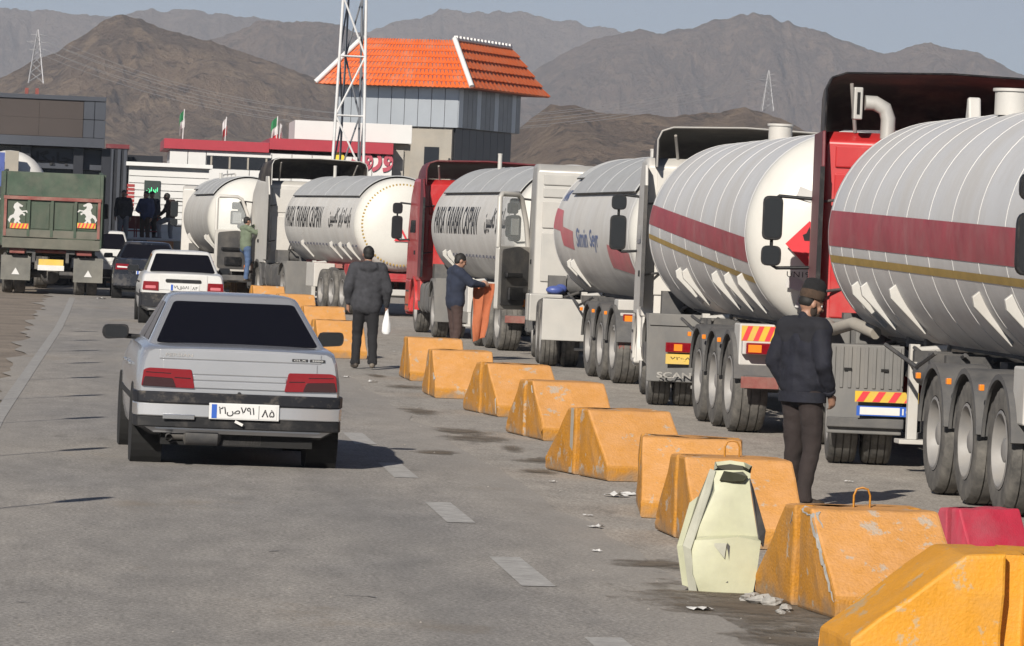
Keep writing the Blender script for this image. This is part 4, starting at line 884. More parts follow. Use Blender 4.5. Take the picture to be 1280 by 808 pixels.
    ya_, yb_ = P.get('leg_y', max(ax) - 1.7) - 0.4, max(tax) + 0.75
    for k in range(3):
        y = ya_ + (yb_ - ya_) * (k + 0.5) / 3; mb = MB(); mb.bb(-0.95, 0.95, y - 0.05, y + 0.05, 1.02, 1.12); mb.build('cross_member', fm, root)
        mb = MB(); mb.cyl((-0.78, y - 0.35, 0.92), (-0.78, y + 0.30, 0.92), 0.12, n=14); mb.build('air_tank', 'dusty_grey', root, smooth=40)
    mb = MB(); q_ = random.Random(P.get('seed', 1) + 50)
    for k in range(6): x = q_.uniform(-1.1, -0.5); z = q_.uniform(0.75, 1.15); mb.tube([(x, ya_ + 0.4, z), (x + q_.uniform(-.1, .1), (ya_ + yb_) / 2, z - 0.15), (x, yb_ + 0.2, z)], 0.02, 5)
    mb.build('brake_lines', 'chassis', root, smooth=60)
    for s in (-1, 1):                               # landing legs
        yl = P.get('leg_y', max(ax) - 1.7)
        mb = MB(); mb.bb(s * 0.80 - 0.045, s * 0.80 + 0.045, yl - 0.045, yl + 0.045, 0.30, 1.16); mb.bb(s * 0.80 - 0.13, s * 0.80 + 0.13, yl - 0.13, yl + 0.13, 0.26, 0.30); mb.tube([(s * 0.8, yl, 1.1), (s * 0.55, yl - 0.35, 1.14)], 0.035); mb.build('landing_leg', P.get('leg_mat', 'white_part'), root, bevel=0.006)
    # tail: bumper bar, lamp clusters, chevron plates
    yt = P.get('tail', y0 - 0.42)
    mb = MB(); mb.bb(-1.18, 1.18, yt - 0.06, yt + 0.06, 0.48, 0.62); mb.build('rear_underrun_bar', P.get('tail_mat', 'dusty_grey'), root, bevel=0.015)
    mb = MB(); mb.bb(-1.2, 1.2, yt + 0.04, yt + 0.14, 0.84, 0.98); mb.build('lamp_beam', P.get('beam_mat', 'white_part'), root, bevel=0.012)
    for s in (-1, 1):
        mb = MB(); mb.bb(s * 0.55 - 0.05, s * 0.55 + 0.05, yt - 0.02, yt + 0.05, 0.55, 1.2); mb.build('bar_hanger', 'chassis', root)
        mb = MB(); mb.bb(s * 0.93 - 0.24, s * 0.93 + 0.24, yt - 0.03, yt + 0.039, 0.845, 0.965); lc = mb.build('tail_lamp', 'red_lamp', root, bevel=0.012)
        mb = MB(); mb.bb(s * 1.08 - 0.07, s * 1.08 + 0.07, yt - 0.036, yt - 0.031, 0.865, 0.945); mb.build('indicator_lens', 'amber', lc)
        mb = MB(); mb.bb(s * 1.02 - 0.20, s * 1.02 + 0.20, yt - 0.075, yt - 0.061, 0.49, 0.61); mb.build('reflector_plate', 'rust_red', root)
        mb = MB(); mb.bb(s * 1.03 - 0.19, s * 1.03 + 0.19, yt + 0.16, yt + 0.56, 0.72, 1.16); mb.build('tool_box', P.get('beam_mat', 'white_part'), root, bevel=0.015)
    return root, tank, yb

def chevrons(parent, x0, x1, z0, z1, y, n=4):        # red and yellow striped plate facing backwards
    mb = MB(); mb.bb(x0, x1, y - 0.006, y, z0, z1); p = mb.build('chevron_plate', 'hazard_yellow', parent)
    w = (x1 - x0) / n; h = z1 - z0
    for k in range(n):
        a = x0 + w * k + w * 0.25; b = min(a + w * 0.45, x1 - 0.002); t = min(h * 0.6, w * 0.5)
        mb = MB(); mb.prism([(a - t * 0.4, z0 + 0.003), (b - t * 0.4, z0 + 0.003), (min(b + t * 0.6, x1 - 0.002), z1 - 0.003), (a + t * 0.6, z1 - 0.003)], 'y', y - 0.0085, y - 0.0062); mb.build('chevron', 'hazard_red', p)
    return p

# -- first lorry: red cab with a dark roof shell, striped tank
T1Y = 45.0
red_back = [(-1.12, 1.12, 2.30, 2.74), (-1.12, 1.12, 2.80, 3.02), (-1.12, 1.12, 1.30, 2.22), (-0.95, 0.95, 1.12, 1.24)]
P1 = dict(paint='red_paint', ayaw=-6.5, ashift=-0.10, mir_out=0.42, roof=3.16, cab_back=-0.9, back=red_back, low='red_paint', defl=dict(top=3.74, m='deflector_dark', trim='black_plastic', back=-1.0, hw=1.235), flap=dict(d=0.26, fwd=1.5, m='dark_red', z1=3.16, z0=1.25), flap_ribs=True, flapz=(0.30, 1.12),
  drive=[-3.85], trailer=[-8.45, -9.79, -11.13], seed=4, saddles=[-3.2, -3.7, -5.2, -9.0, -10.3], leg_y=-5.1, mirrors=((0.06, 0.46, 0.21), (-0.33, 0.21, 0.21)), mir_z=2.22, mir_y=0.75,
  tank=dict(m='tank_grey', front=-2.0, back=-11.6, welds=[-2.1, -2.75, -3.35, -4.25, -5.1, -6.1, -7.15, -8.2, -9.3, -10.4, -11.55], r=1.12, z=2.15,
            bands=[([(-2.05, 2.02), (-11.5, 1.90)], [(-2.05, 2.36), (-11.5, 2.20)], 'stripe_red'), ([(-2.05, 1.86), (-11.5, 1.745)], [(-2.05, 1.93), (-11.5, 1.81)], 'stripe_gold')],
            top=[(-6.3, 0.16, 0.16, -0.25), (-6.55, 0.13, 0.10, 0.15)], fins=[(-8.6, -0.1), (-3.3, 0.0)]))
t1, tk1, yb1 = lorry('tanker_lorry', (8.27, T1Y, 0), R(0.0), P1)
tag(t1, 'red-cabbed tanker lorry with dark roof deflector and red-striped tank', 'lorry', 'tanker lorries queueing nose to tail')
mb = MB(); mb.tube([(-0.40, yb1 - 0.1, 3.10), (-0.40, yb1 - 0.1, 3.30), (-0.44, yb1 - 0.1, 3.40), (-0.54, yb1 - 0.1, 3.45), (-0.64, yb1 - 0.1, 3.45)], 0.075, 14); mb.build('air_intake', 'cab_silver', t1, smooth=60)
mb = MB(); mb.bb(-0.76, -0.67, yb1 - 0.16, yb1 - 0.04, 3.28, 3.60); ai = mb.build('intake_grille', 'cab_silver', t1, bevel=0.012)
mb = MB(); mb.bb(-0.73, -0.70, yb1 - 0.166, yb1 - 0.161, 3.33, 3.55); mb.build('grille_slot', 'dark_void', ai)
yp = -3.85 - 0.605; chevrons(t1, -1.22, -0.63, 0.60, 0.70, yp - 0.032, 4)
mb = MB(); mb.bb(-1.20, -0.68, yp - 0.036, yp - 0.031, 0.475, 0.565); tp = mb.build('number_plate', 'plate_blue', t1)
mb = MB(); mb.bb(-1.17, -0.80, yp - 0.039, yp - 0.0365, 0.485, 0.555); mb.build('plate_field', 'paper', tp)
text_on('plate_number', '10', 'plate_white', tp, face_to((-0.735, yp - 0.0385, 0.52), (0, -1, 0)), 0.06, 0.085, 0, 0.02)
mb = MB(); mb.bb(-0.60, -0.44, yp - 0.12, yp + 0.0, 0.30, 1.20); mb.build('support_post', 'dusty_grey', t1, bevel=0.012)
mb = MB(); mb.bb(-0.66, -0.40, yp - 0.16, yp + 0.02, 0.24, 0.34); mb.build('jack_foot', 'chassis', t1, bevel=0.01)
mb = MB(); mb.tube([(-0.95, yb1 - 0.3, 1.25), (-1.0, yb1 - 0.9, 1.20), (-0.9, yb1 - 1.5, 1.28), (-0.75, yb1 - 1.9, 1.2)], 0.06, 10); mb.build('intake_hose', 'plaster', t1, smooth=60)
mb = MB(); mb.bb(-1.1, -0.75, yb1 - 0.5, yb1 - 0.15, 1.0, 1.3); mb.bb(-0.70, -0.4, yb1 - 0.5, yb1 - 0.15, 1.05, 1.3); mb.build('battery_box', 'guard_grey', t1, bevel=0.02)

# -- second lorry: white cab, same striped tank
P2 = dict(paint='cab_white', ayaw=-4.5, roof=3.05, cab_back=-0.9, back=[(-1.1, 1.1, 1.3, 2.2), (-1.1, 1.1, 2.3, 2.9)], low='cab_white', defl=dict(top=3.44, m='deflector_dark', trim='cab_silver', hw=1.12), flap=dict(d=0.40, m='cab_white', edge='chassis', z1=2.95, z0=1.15), guard_mat='guard_grey', flap_step=True,
  drive=[-3.5], trailer=[-7.9, -9.1, -10.3], seed=9, saddles=[-4.3, -4.9, -7.4, -8.4, -9.4], frame='chassis', mirrors=((-0.28, 0.46, 0.22), (0.12, 0.20, 0.2)), mir_z=2.36, tail=-11.0,
  tank=dict(m='tank_grey', front=-1.9, back=-10.2, welds=[-2.0, -3.0, -4.1, -5.3, -6.6, -7.8, -9.0, -10.15], r=1.11, z=2.14,
            bands=[([(-1.95, 2.20), (-10.15, 1.80)], [(-1.95, 2.44), (-10.15, 2.07)], 'stripe_red'), ([(-1.95, 2.02), (-10.15, 1.58)], [(-1.95, 2.08), (-10.15, 1.65)], 'stripe_gold')],
            top=[(-5.8, 0.14, 0.14, -0.1)], fins=[(-8.2, 0.05)]))
t2, tk2, yb2 = lorry('tanker_lorry', (8.10, 57.6, 0), R(0.0), P2)
tag(t2, 'white-cabbed tanker lorry with slanting red stripe and red hazard diamond on its tank end', 'lorry', 'tanker lorries queueing nose to tail')
y2e = -10.2
def on_end(x, z, y0, dome, Rt, tz):                 # a point on the domed end
    r = min(0.98, math.hypot(x, z - tz) / Rt); a = math.acos(r ** (1 / 0.8)); return y0 - 0.001 - dome * math.sin(a)
dm = MB(); zc_, xc_, q = 2.02, -0.50, 0.25
yy = on_end(xc_, zc_, y2e, 0.48, 1.11, 2.14); dm.prism([(xc_ - q, zc_), (xc_, zc_ - q), (xc_ + q, zc_), (xc_, zc_ + q)], 'y', yy - 0.04, yy - 0.03); dd = dm.build('hazard_diamond', 'hazard_red', t2)
mb = MB(); mb.prism([(xc_ - .05, zc_ + .04), (xc_ + .05, zc_ + .04), (xc_ + .07, zc_ + .10), (xc_ + .02, zc_ + .12), (xc_, zc_ + .19), (xc_ - .03, zc_ + .12), (xc_ - .07, zc_ + .10)], 'y', yy - 0.044, yy - 0.0405); mb.build('flame_symbol', 'ink', dd)
text_on('lettering', 'UN1965', 'ink', t2, face_to((-0.55, yy - 0.03, 1.70), (0, -1, 0)), 0.06, 0.34)
for i, (x, z, r_) in enumerate([(-0.55, 2.55, 20), (-0.30, 2.75, 30), (-0.62, 1.60, 15), (-0.50, 1.38, 20), (-0.2, 1.25, 10)]):
    y = on_end(x, z, y2e, 0.48, 1.11, 2.14); mb = MB(); mb.box((x, y - 0.03, z), (0.17, 0.01, 0.12), Matrix.Rotation(R(r_), 4, 'Y')); mb.build('faded_sticker', 'weld', t2)
yp2 = -3.5 - 0.605
mb = MB(); mb.bb(-1.13, -0.64, yp2 - 0.075, yp2 - 0.031, 0.66, 0.78); lp = mb.build('tail_lamp', 'red_lamp', t2, bevel=0.01)
mb = MB(); mb.bb(-1.03, -0.93, yp2 - 0.079, yp2 - 0.0755, 0.68, 0.76); mb.build('indicator_lens', 'amber', lp)
mb = MB(); mb.bb(-1.12, -0.65, yp2 - 0.038, yp2 - 0.031, 0.52, 0.64); tp = mb.build('number_plate', 'plate_yellow', t2)
text_on('plate_number', '۷۲ع۸۵۲', 'ink', tp, face_to((-0.885, yp2 - 0.0395, 0.58), (0, -1, 0)), 0.055, 0.36, 0, 0.01)
text_on('lettering', 'SCANIA', 'concrete', t2, face_to((-0.93, yp2 - 0.0325, 0.385), (0, -1, 0)), 0.07, 0.58, 0, 0.02)
chevrons(t2, -1.2, -0.84, 0.98, 1.14, -11.0 + 0.158, 3)

# -- third lorry: silver cab with its door open, twin drive axles, stepped red band
P3 = dict(paint='cab_silver', ayaw=-4.5, ashift=-0.05, roof=3.16, cab_back=-0.9, low='dusty_grey', back=[(-1.12, 1.12, 2.82, 3.0), (-1.12, 1.12, 2.62, 2.78), (-1.12, -0.55, 1.25, 2.05), (-0.5, 1.12, 1.25, 2.05), (-1.12, 1.12, 2.12, 2.56)],
  drive=[-3.4, -4.75], guard='plain', guard_mat='cab_silver', trailer=[-9.0, -10.3, -11.6], seed=5, saddles=[-4.7, -5.1], tguard_mat='dusty_grey', door_open=True, mirrors=((-0.1, 0.44, 0.22), (0.3, 0.2, 0.2)), mir_z=2.2,
  tank=dict(m='tank_white', front=-3.2, back=-11.6, welds=[-3.25, -11.5], r=1.08, z=2.10, end='tank_end', sheets=[(-3.6, -4.6, 46, 134), (-4.6, -11.3, 30, 150)],
     bands=[([(-3.25, 2.12), (-4.1, 2.08), (-4.4, 1.86), (-5.6, 1.80)], [(-3.25, 2.44), (-4.1, 2.40), (-4.4, 2.15), (-5.6, 2.08)], 'stripe_pink'), ([(-9.3, 1.58), (-11.4, 1.5)], [(-9.3, 1.91), (-11.4, 1.8)], 'stripe_pink')],
     top=[(-7, 0.15, 0.05, -0.1)]))
t3, tk3, yb3 = lorry('tanker_lorry', (8.30, 73.3, 0), R(1.2), P3)
tag(t3, 'silver-cabbed tanker lorry with its door swung open and pink-red stepped stripe', 'lorry', 'tanker lorries queueing nose to tail')
wrap_text('lettering', 'Simin', 'ink_blue', tk3, -6.6, 1.99, 0.29, 1.25, 1.08, 2.10, 0.02); wrap_text('lettering', 'Seyr', 'ink_blue', tk3, -7.95, 1.95, 0.34, 0.95, 1.08, 2.10, 0.02)
wrap_text('lettering', 'ANK', 'ink_blue', tk3, -3.75, 2.64, 0.20, 0.62, 1.08, 2.10, 0.03)
mb = MB(); mb.ball((-0.80, -1.5, 1.13), (0.15, 0.10, 0.07)); mb.ball((-0.70, -1.45, 1.15), (0.10, 0.08, 0.08)); mb.build('blue_container', 'blue_plastic', t3, smooth=50)
for k, y in enumerate((-1.35, -1.65)):
    mb = MB(); mb.bb(-1.24, -0.7, y - 0.12, y + 0.12, 0.62, 1.06); mb.build('battery_box', 'cab_silver', t3, bevel=0.02)
def cab_door(parent, W, hinge_y, ang, m):            # left door hinged at its front edge and swung outwards
    e = MB(); z0, z1, ln = 1.0, 2.66, 1.0
    Mx = Matrix.Translation((-W, hinge_y, 0)) @ Matrix.Rotation(R(ang), 4, 'Z')
    def put(mb, name, mm, par, **k):
        mb.v = [tuple(Mx @ Vector(v)) for v in mb.v]; return mb.build(name, mm, par, **k)
    mb = MB(); mb.prism(rounded([(0.0, 0.75), (-ln, 0.75), (-ln, 1.80), (0.0, 1.80)], 0.05), 'x', -0.045, 0.03); d = put(mb, 'cab_door', m, parent, bevel=0.01)
    fr = MB(); fr.tube([(-0.01, -0.02, 1.78), (-0.01, -0.12, 2.2), (-0.01, -0.30, 2.60), (-0.01, -0.42, 2.66), (-0.01, -ln + 0.08, 2.66), (-0.01, -ln + 0.02, 2.60), (-0.01, -ln + 0.02, 1.78)], 0.045, 8); put(fr, 'window_frame', m, d, smooth=60)
    mb = MB(); mb.prism(rounded([(-0.06, 0.82), (-ln + 0.06, 0.82), (-ln + 0.06, 1.74), (-0.4, 1.80), (-0.06, 1.70)], 0.07), 'x', 0.031, 0.055); put(mb, 'door_trim', 'chassis', d)
    mb = MB(); mb.bb(0.05, 0.12, -0.85, -0.35, 1.28, 1.36); mb.bb(0.05, 0.11, -0.75, -0.3, 0.9, 1.12); put(mb, 'door_pocket', 'black_plastic', d, bevel=0.02)
    mb = MB(); mb.bb(-0.05, -0.046, -0.95, -0.80, 0.80, 0.95); mb.bb(0.0305, 0.056, -0.20, -0.06, 0.80, 0.92); put(mb, 'door_reflector', 'amber', d)
    gl = MB(); gl.prism([(-0.12, 1.82), (-ln + 0.05, 1.82), (-ln + 0.05, 2.60), (-0.40, 2.60), (-0.2, 2.25)], 'x', -0.012, -0.008); put(gl, 'door_window', 'clear_glass', d)
    mb = MB(); mb.bb(-0.16, -0.06, -0.55, -0.25, 1.95, 2.30); mb.bb(-0.16, -0.06, -0.52, -0.28, 2.34, 2.52); ms = put(mb, 'mirror', 'black_plastic', d, bevel=0.03)
    mb = MB(); mb.bb(-0.058, -0.052, -0.52, -0.28, 1.99, 2.26); put(mb, 'mirror_glass', 'mirror', ms); return d
cg = bpy.data.materials.new('clear_glass'); cg.use_nodes = True; gb = cg.node_tree.nodes['Principled BSDF']; gb.inputs['Base Color'].default_value = (0.9, 0.95, 0.95, 1); gb.inputs['Alpha'].default_value = 0.16; gb.inputs['Roughness'].default_value = 0.03; MATS['clear_glass'] = cg
dr3 = cab_door(t3, 1.235, 0.98, -38 + 4.5, 'cab_silver'); dr3.matrix_basis = Matrix.Translation((-0.05, -3.4, 0)) @ Matrix.Rotation(R(-4.5), 4, 'Z') @ Matrix.Translation((0, 3.4, 0))

# -- fourth lorry: red cab, white tank with tall black lettering
P4 = dict(paint='red_paint', ayaw=-2.0, roof=3.0, cab_back=-1.0, low='red_paint', back=[(-1.1, 1.1, 1.3, 2.2), (-1.1, 1.1, 2.3, 2.9)], defl=dict(top=3.36, m='dark_red', hw=1.2), flap=dict(d=0.5, m='dark_red', z1=3.0, z0=1.1), fuel='guard_grey',
  drive=[-3.7], trailer=[-8.7, -9.9, -11.2], seed=6, saddles=[-3.2, -3.8, -10.0], tguard=False, mirrors=((-0.16, 0.46, 0.22), (0.22, 0.22, 0.2)), mir_z=2.2, leg_mat='white_part',
  tank=dict(m='tank_white', front=-1.9, back=-11.4, welds=[], r=1.08, z=2.10, sheets=[(-2.4, -11.2, 34, 146)], top=[(-5.0, 0.28, 0.04, -0.3)]))
t4, tk4, yb4 = lorry('tanker_lorry', (7.52, 87.9, 0), R(4.0), P4)
tag(t4, 'tanker lorry with deep red cab and tall black lettering on its white tank', 'lorry', 'tanker lorries queueing nose to tail')
wrap_text('lettering', 'PARSA TARABAR CASPIAN', 'ink', tk4, -4.9, 2.22, 0.52, 5.2, 1.08, 2.10, 0.015)
wrap_text('lettering', shape_fa('پارسا ترابر کاسپین'), 'ink', tk4, -9.7, 2.2, 0.5, 2.7, 1.08, 2.10, 0.03)
def rivets(tank, y0, y1, z, Rt=1.08, tz=2.10, n=22):
    mb = MB(); a = math.asin((z - tz) / Rt)
    for k in range(n): y = y0 + (y1 - y0) * k / (n - 1); mb.box((-(Rt + 0.006) * math.cos(a), y, tz + (Rt + 0.006) * math.sin(a)), (0.02, 0.16, 0.05))
    return tag(mb.build('dashed_line', 'ink_grey', tank), kind='stuff')
for tt in (t4,):
    for s_ in (-1, 1):
        mb = MB(); mb.bb(min(s_ * 1.22, s_ * 0.72), max(s_ * 1.22, s_ * 0.72), -7.7, -6.3, 0.56, 1.12); mb.build('locker_box', 'cab_white', tt, bevel=0.015)
rivets(tk4, -2.9, -11.2, 1.58)

# -- fifth lorry: white cab with a black roof shell, door open
P5 = dict(paint='cab_white', roof=3.10, cab_back=-1.0, low='dusty_grey', back=[(-1.1, 1.1, 1.3, 2.2), (-1.1, 1.1, 2.3, 2.9)], defl=dict(top=3.66, m='deflector_dark', trim='white_part', back=-1.5, hw=1.22), flap=dict(d=0.45, m='cab_white', z1=3.2, z0=1.1),
  drive=[-3.7], trailer=[-8.6, -9.9, -11.2], seed=8, saddles=[-4.8, -8.4, -9.5, -10.5], frame='chassis_red', tguard=False, door_open=True, tail_mat='white_part', beam_mat='chassis_red',
  tank=dict(m='tank_white', front=-2.7, back=-11.4, welds=[], r=1.08, z=2.10, sheets=[(-3.0, -11.2, 34, 146)], top=[(-5.0, 0.28, 0.04, -0.3)], end='tank_end'))
t5, tk5, yb5 = lorry('tanker_lorry', (5.55, 114.2, 0), R(8.0), P5)
tag(t5, 'white-cabbed tanker lorry with black roof deflector and red warning triangle on its tank end', 'lorry', 'tanker lorries queueing nose to tail')
wrap_text('lettering', 'PARSA TARABAR CASPIAN', 'ink', tk5, -5.2, 2.22, 0.52, 4.6, 1.08, 2.10, 0.015)
wrap_text('lettering', shape_fa('پارسا ترابر کاسپین'), 'ink', tk5, -9.7, 2.2, 0.52, 2.6, 1.08, 2.10, 0.03)
for s_ in (-1, 1):
    mb = MB(); mb.bb(min(s_ * 1.22, s_ * 0.72), max(s_ * 1.22, s_ * 0.72), -7.6, -6.6, 0.56, 1.12); mb.build('locker_box', 'cab_white', t5, bevel=0.015)
rivets(tk5, -2.9, -11.2, 1.58)
cab_door(t5, 1.235, 0.98, -78, 'cab_white')
mb = MB()
for k in range(72):                                  # dotted orange ring and the bolted manhole on the domed end
    a = 2 * math.pi * k / 72; x, z = 0.93 * math.cos(a), 2.10 + 0.93 * math.sin(a); mb.box((x, on_end(x, z, -11.4, 0.48, 1.08, 2.10) - 0.006, z), (0.045, 0.02, 0.03), Matrix.Rotation(-a, 4, 'Y'))
tag(mb.build('dotted_ring', 'stripe_gold', t5), kind='stuff')
mb = MB()
for k in range(26):
    a = 2 * math.pi * k / 26; x, z = 0.50 + 0.30 * math.cos(a), 2.52 + 0.30 * math.sin(a); mb.box((x, on_end(x, z, -11.4, 0.48, 1.08, 2.10) - 0.012, z), (0.03, 0.03, 0.05), Matrix.Rotation(-a, 4, 'Y'))
tag(mb.build('manhole_bolts', 'chassis', t5), kind='stuff')
x, z = -0.05, 1.86; y = on_end(x, z, -11.4, 0.48, 1.08, 2.10) - 0.03
mb = MB(); mb.prism([(x - 0.17, z - 0.13), (x + 0.17, z - 0.13), (x, z + 0.17)], 'y', y - 0.006, y); wt = mb.build('warning_triangle', 'hazard_red', t5)
mb = MB(); mb.prism([(x - 0.09, z - 0.085), (x + 0.09, z - 0.085), (x, z + 0.08)], 'y', y - 0.009, y - 0.0062); mb.build('triangle_field', 'weld', wt)
mb = MB(); mb.bb(x - 0.012, x + 0.012, y - 0.012, y - 0.0092, z - 0.03, z + 0.04); mb.bb(x - 0.012, x + 0.012, y - 0.012, y - 0.0092, z - 0.07, z - 0.045); mb.build('exclamation_mark', 'ink', wt)

# -- sixth lorry at the head of the queue
P6 = dict(paint='cab_white', ayaw=-5.0, roof=3.0, low='dusty_grey', drive=[-3.7], trailer=[-8.6, -9.9, -11.2], seed=12, saddles=[-4.0, -10.0, -10.8], tguard=False, frame='chassis', beam_mat='white_part',
  tank=dict(m='tank_white', front=-2.7, back=-11.4, welds=[-2.8], r=1.08, z=2.10, sheets=[(-2.8, -4.6, 44, 136), (-4.6, -11.2, 34, 146)], top=[(-5.6, 0.15, 0.04, -0.3)]))
t6, tk6, yb6 = lorry('tanker_lorry', (3.62, 129.5, 0), R(2.9), P6)
tag(t6, 'white tanker lorry with plain grey sun sheet, ahead of all the others by the gate', 'lorry', 'tanker lorries queueing nose to tail')
mb = MB(); mb.tube([((-0.1), y, 3.32) for y in (-4, -6, -8)], 0.02); mb.build('hand_rail', 'white_part', t6)
for a in range(4):
    mb = MB(); mb.cyl((-0.1, -4 - a * 1.33, 3.12), (-0.1, -4 - a * 1.33, 3.33), 0.018, n=6); mb.build('rail_post', 'white_part', t6)

# -- the next lorry behind, of which only the mirror shows
P0 = dict(paint='cab_white', roof=3.1, low='cab_white', drive=[-3.6], trailer=[-8.45, -9.79, -11.13], seed=14, mirrors=((-0.18, 0.44, 0.22), (0.22, 0.2, 0.2)), mir_z=2.26, tank=dict(m='tank_white', front=-2.7, back=-11.4, welds=[]), saddles=[])
t0, tk0, yb0 = lorry('tanker_lorry', (8.02, 29.6, 0), 0.0, P0)
tag(t0, 'next lorry in the queue, its black wing mirror beside the red-striped tank', 'lorry', 'tanker lorries queueing nose to tail')

# ================================================================ ROADSIDE BLOCKS
def block_mesh(Lb=1.6, top=0.5, H=0.56, T=0.74, lip=0.13, seed=0, gw=0.12, gd=0.10):
    """low concrete block: a trapezium seen from the road, with a vertical groove down the middle of each broad face"""
    ya, yb, c = (Lb - top) / 2, (Lb + top) / 2, Lb / 2; rs = random.Random(seed)
    prof = [(0, 0), (0, lip), (ya, H), (yb, H), (Lb, lip), (Lb, 0)]
    # subdivided so that the edges can be chipped and uneven
    mb = MB()
    def col(y0, y1, x0, x1):                          # slab of the block between two cuts along y
        zs = lambda y: (lip + (H - lip) * y / ya) if y < ya else (H if y <= yb else lip + (H - lip) * (Lb - y) / (Lb - yb))
        ys = sorted({y0, y1} | {y for y in (0.0, ya * 0.25, ya * 0.5, ya * 0.75, ya, yb, yb + (Lb - yb) * .25, yb + (Lb - yb) * .5, yb + (Lb - yb) * .75, Lb) if y0 <= y <= y1})
        return ys, zs
    g0, g1 = c - gw / 2, c + gw / 2
    ys, zs = col(0.0, Lb, 0, T); ys = sorted(set(ys) | {g0, g1})
    xs_n = [0.0, 0.25, 0.5, 0.75, 1.0]
    def xoff(y, side): return gd if g0 - 1e-6 <= y <= g1 + 1e-6 else 0.0
    # top surface strips (slope, ridge, slope)
    segs = []
    for i in range(len(ys) - 1):
        a, b = ys[i], ys[i + 1]; ing = a >= g0 - 1e-6 and b <= g1 + 1e-6; xo = gd if ing else 0.0
        mb.loft([[(xo + (T - 2 * xo) * t, y, zs(y)) for t in xs_n] for y in (a, b)], closed=False)
        for x in (xo, T - xo):
            mb.loft([[(x, y, zs(y) * q) for q in (0, 0.33, 0.66, 1.0)] for y in (a, b)], closed=False)
        mb.loft([[(xo + (T - 2 * xo) * t, y, 0) for t in (0, 1)] for y in (a, b)], closed=False)
    for y in (g0, g1):
        for x0, x1 in ((0, gd), (T - gd, T)): mb.loft([[(x, y, H * q) for q in (0, 0.33, 0.66, 1.0)] for x in (x0, x1)], closed=False)
    for y in (0.0, Lb): mb.loft([[(T * t, y, z) for t in xs_n] for z in (0, lip)], closed=False)
    me = mb.mesh('block'); bm = bmesh.new(); bm.from_mesh(me); bmesh.ops.remove_doubles(bm, verts=bm.verts, dist=1e-4); bmesh.ops.recalc_face_normals(bm, faces=bm.faces)
    for v in bm.verts:
        if v.co.z > 0.02: v.co += Vector((rs.gauss(0, 0.004), rs.gauss(0, 0.004), rs.gauss(0, 0.004)))
    bm.to_mesh(me); bm.free(); return me
BLK = [block_mesh(seed=k) for k in range(3)]
def hoop(parent, x, y, z, m, ang=0.0, h=0.11, w=0.10):
    mb = MB(); pts = [(-w / 2, -0.03), (-w / 2, h * 0.6), (-w * 0.35, h * 0.92), (0, h), (w * 0.35, h * 0.92), (w / 2, h * 0.6), (w / 2, -0.03)]
    mb.tube([(x + u * math.cos(ang), y + u * math.sin(ang), z + q) for u, q in pts], 0.0065, 6); return mb.build('lifting_loop', m, parent, smooth=60)
def chip(parent, pts, w, seed, m='concrete'):           # broken corner edge showing bare concrete: a ragged strip on both faces
    rs = random.Random(seed); A = []; B = []; C = []
    P_ = []
    for i in range(len(pts) - 1):
        for k in range(6): P_.append(Vector(pts[i]).lerp(Vector(pts[i + 1]), k / 6))
    P_.append(Vector(pts[-1])); n = len(P_)
    for i, p in enumerate(P_):
        e = min(1.0, 0.3 + min(i, n - 1 - i) * 0.5); wa, wb = w * e * rs.uniform(0.5, 1.9), w * e * rs.uniform(0.4, 1.5)
        A.append(p + Vector((wa, 0, 0.007))); B.append(p + Vector((0.006, 0, -0.002))); C.append(p + Vector((-0.006, 0.3 * wb, -wb)))
    mb = MB(); mb.loft([A, B, C], closed=False); return mb.build('chipped_edge', m, parent)
def block(px, py, yaw, label, m='orange_paint', k=0, scale=None, at=None, hoops=0):
    g = at or G(px, py)
    me = BLK[k % 3]; me = me.copy(); me.materials.clear(); me.materials.append(M_(m))
    o = bpy.data.objects.new('concrete_block', me); COL.objects.link(o); o.location = (g[0], g[1], 0.001); o.rotation_euler = (0, 0, R(yaw))
    if scale: o.scale = scale
    md = o.modifiers.new('bevel', 'BEVEL'); md.width = 0.018; md.segments = 2; md.limit_method = 'ANGLE'; md.angle_limit = R(22)
    for i in range(hoops): hoop(o, 0.37 + (i - (hoops - 1) / 2) * 0.22, 0.80, 0.56, 'orange_paint', random.uniform(-.4, .4))
    tag(o, label, 'barrier', 'concrete blocks along the road edge'); return o
b1 = block(0, 0, 92, 'bright orange concrete block with its broad grooved face square to the road end', 'orange_bright', 0, at=(5.30, 21.15))
b2 = block(1043, 775, 7, 'orange concrete block with a broken grey corner edge and a wire lifting loop', 'orange_paint', 1, hoops=1)
b5 = block(868, 684, 2, 'orange concrete block behind the bent pale green plastic piece', 'orange_paint', 2, hoops=1)
b4 = block(800, 647, -6, 'orange concrete block end-on, beside the block with a tan streaked groove', 'orange_paint', 0)
b3 = block(758, 601.5, 12.5, 'orange concrete block with a pale streak beside its groove', 'orange_paint', 1)
b6 = block(678, 551, 7.5, 'orange concrete block with a small white chip at its upper corner', 'orange_paint', 2)
b7 = block(621, 521, 8.5, 'orange concrete block with grey worn lower corner, one beyond the white-chipped one', 'orange_paint', 0)
b8 = block(543, 497.5, 1, 'orange concrete block with dusty scuffed slope, second from the walkway gap', 'orange_paint', 1)
b9 = block(512, 476, 1, 'orange concrete block at the end of the row by the walkway gap', 'orange_paint', 2)
nth = ['right beside the walking man in grey', 'second in the row past the walking man', 'third in the row past the walking man', 'fourth in the row past the walking man', 'last but one in the row past the walking man', 'last in the row past the walking man']
for i, (px, py, yw) in enumerate([(398, 447, 4), (382, 423, 3), (352, 402, 5), (318, 388, 4), (296, 372, 6), (276, 362, 5)]): block(px, py, yw, 'orange concrete block, ' + nth[i], 'orange_paint', i)
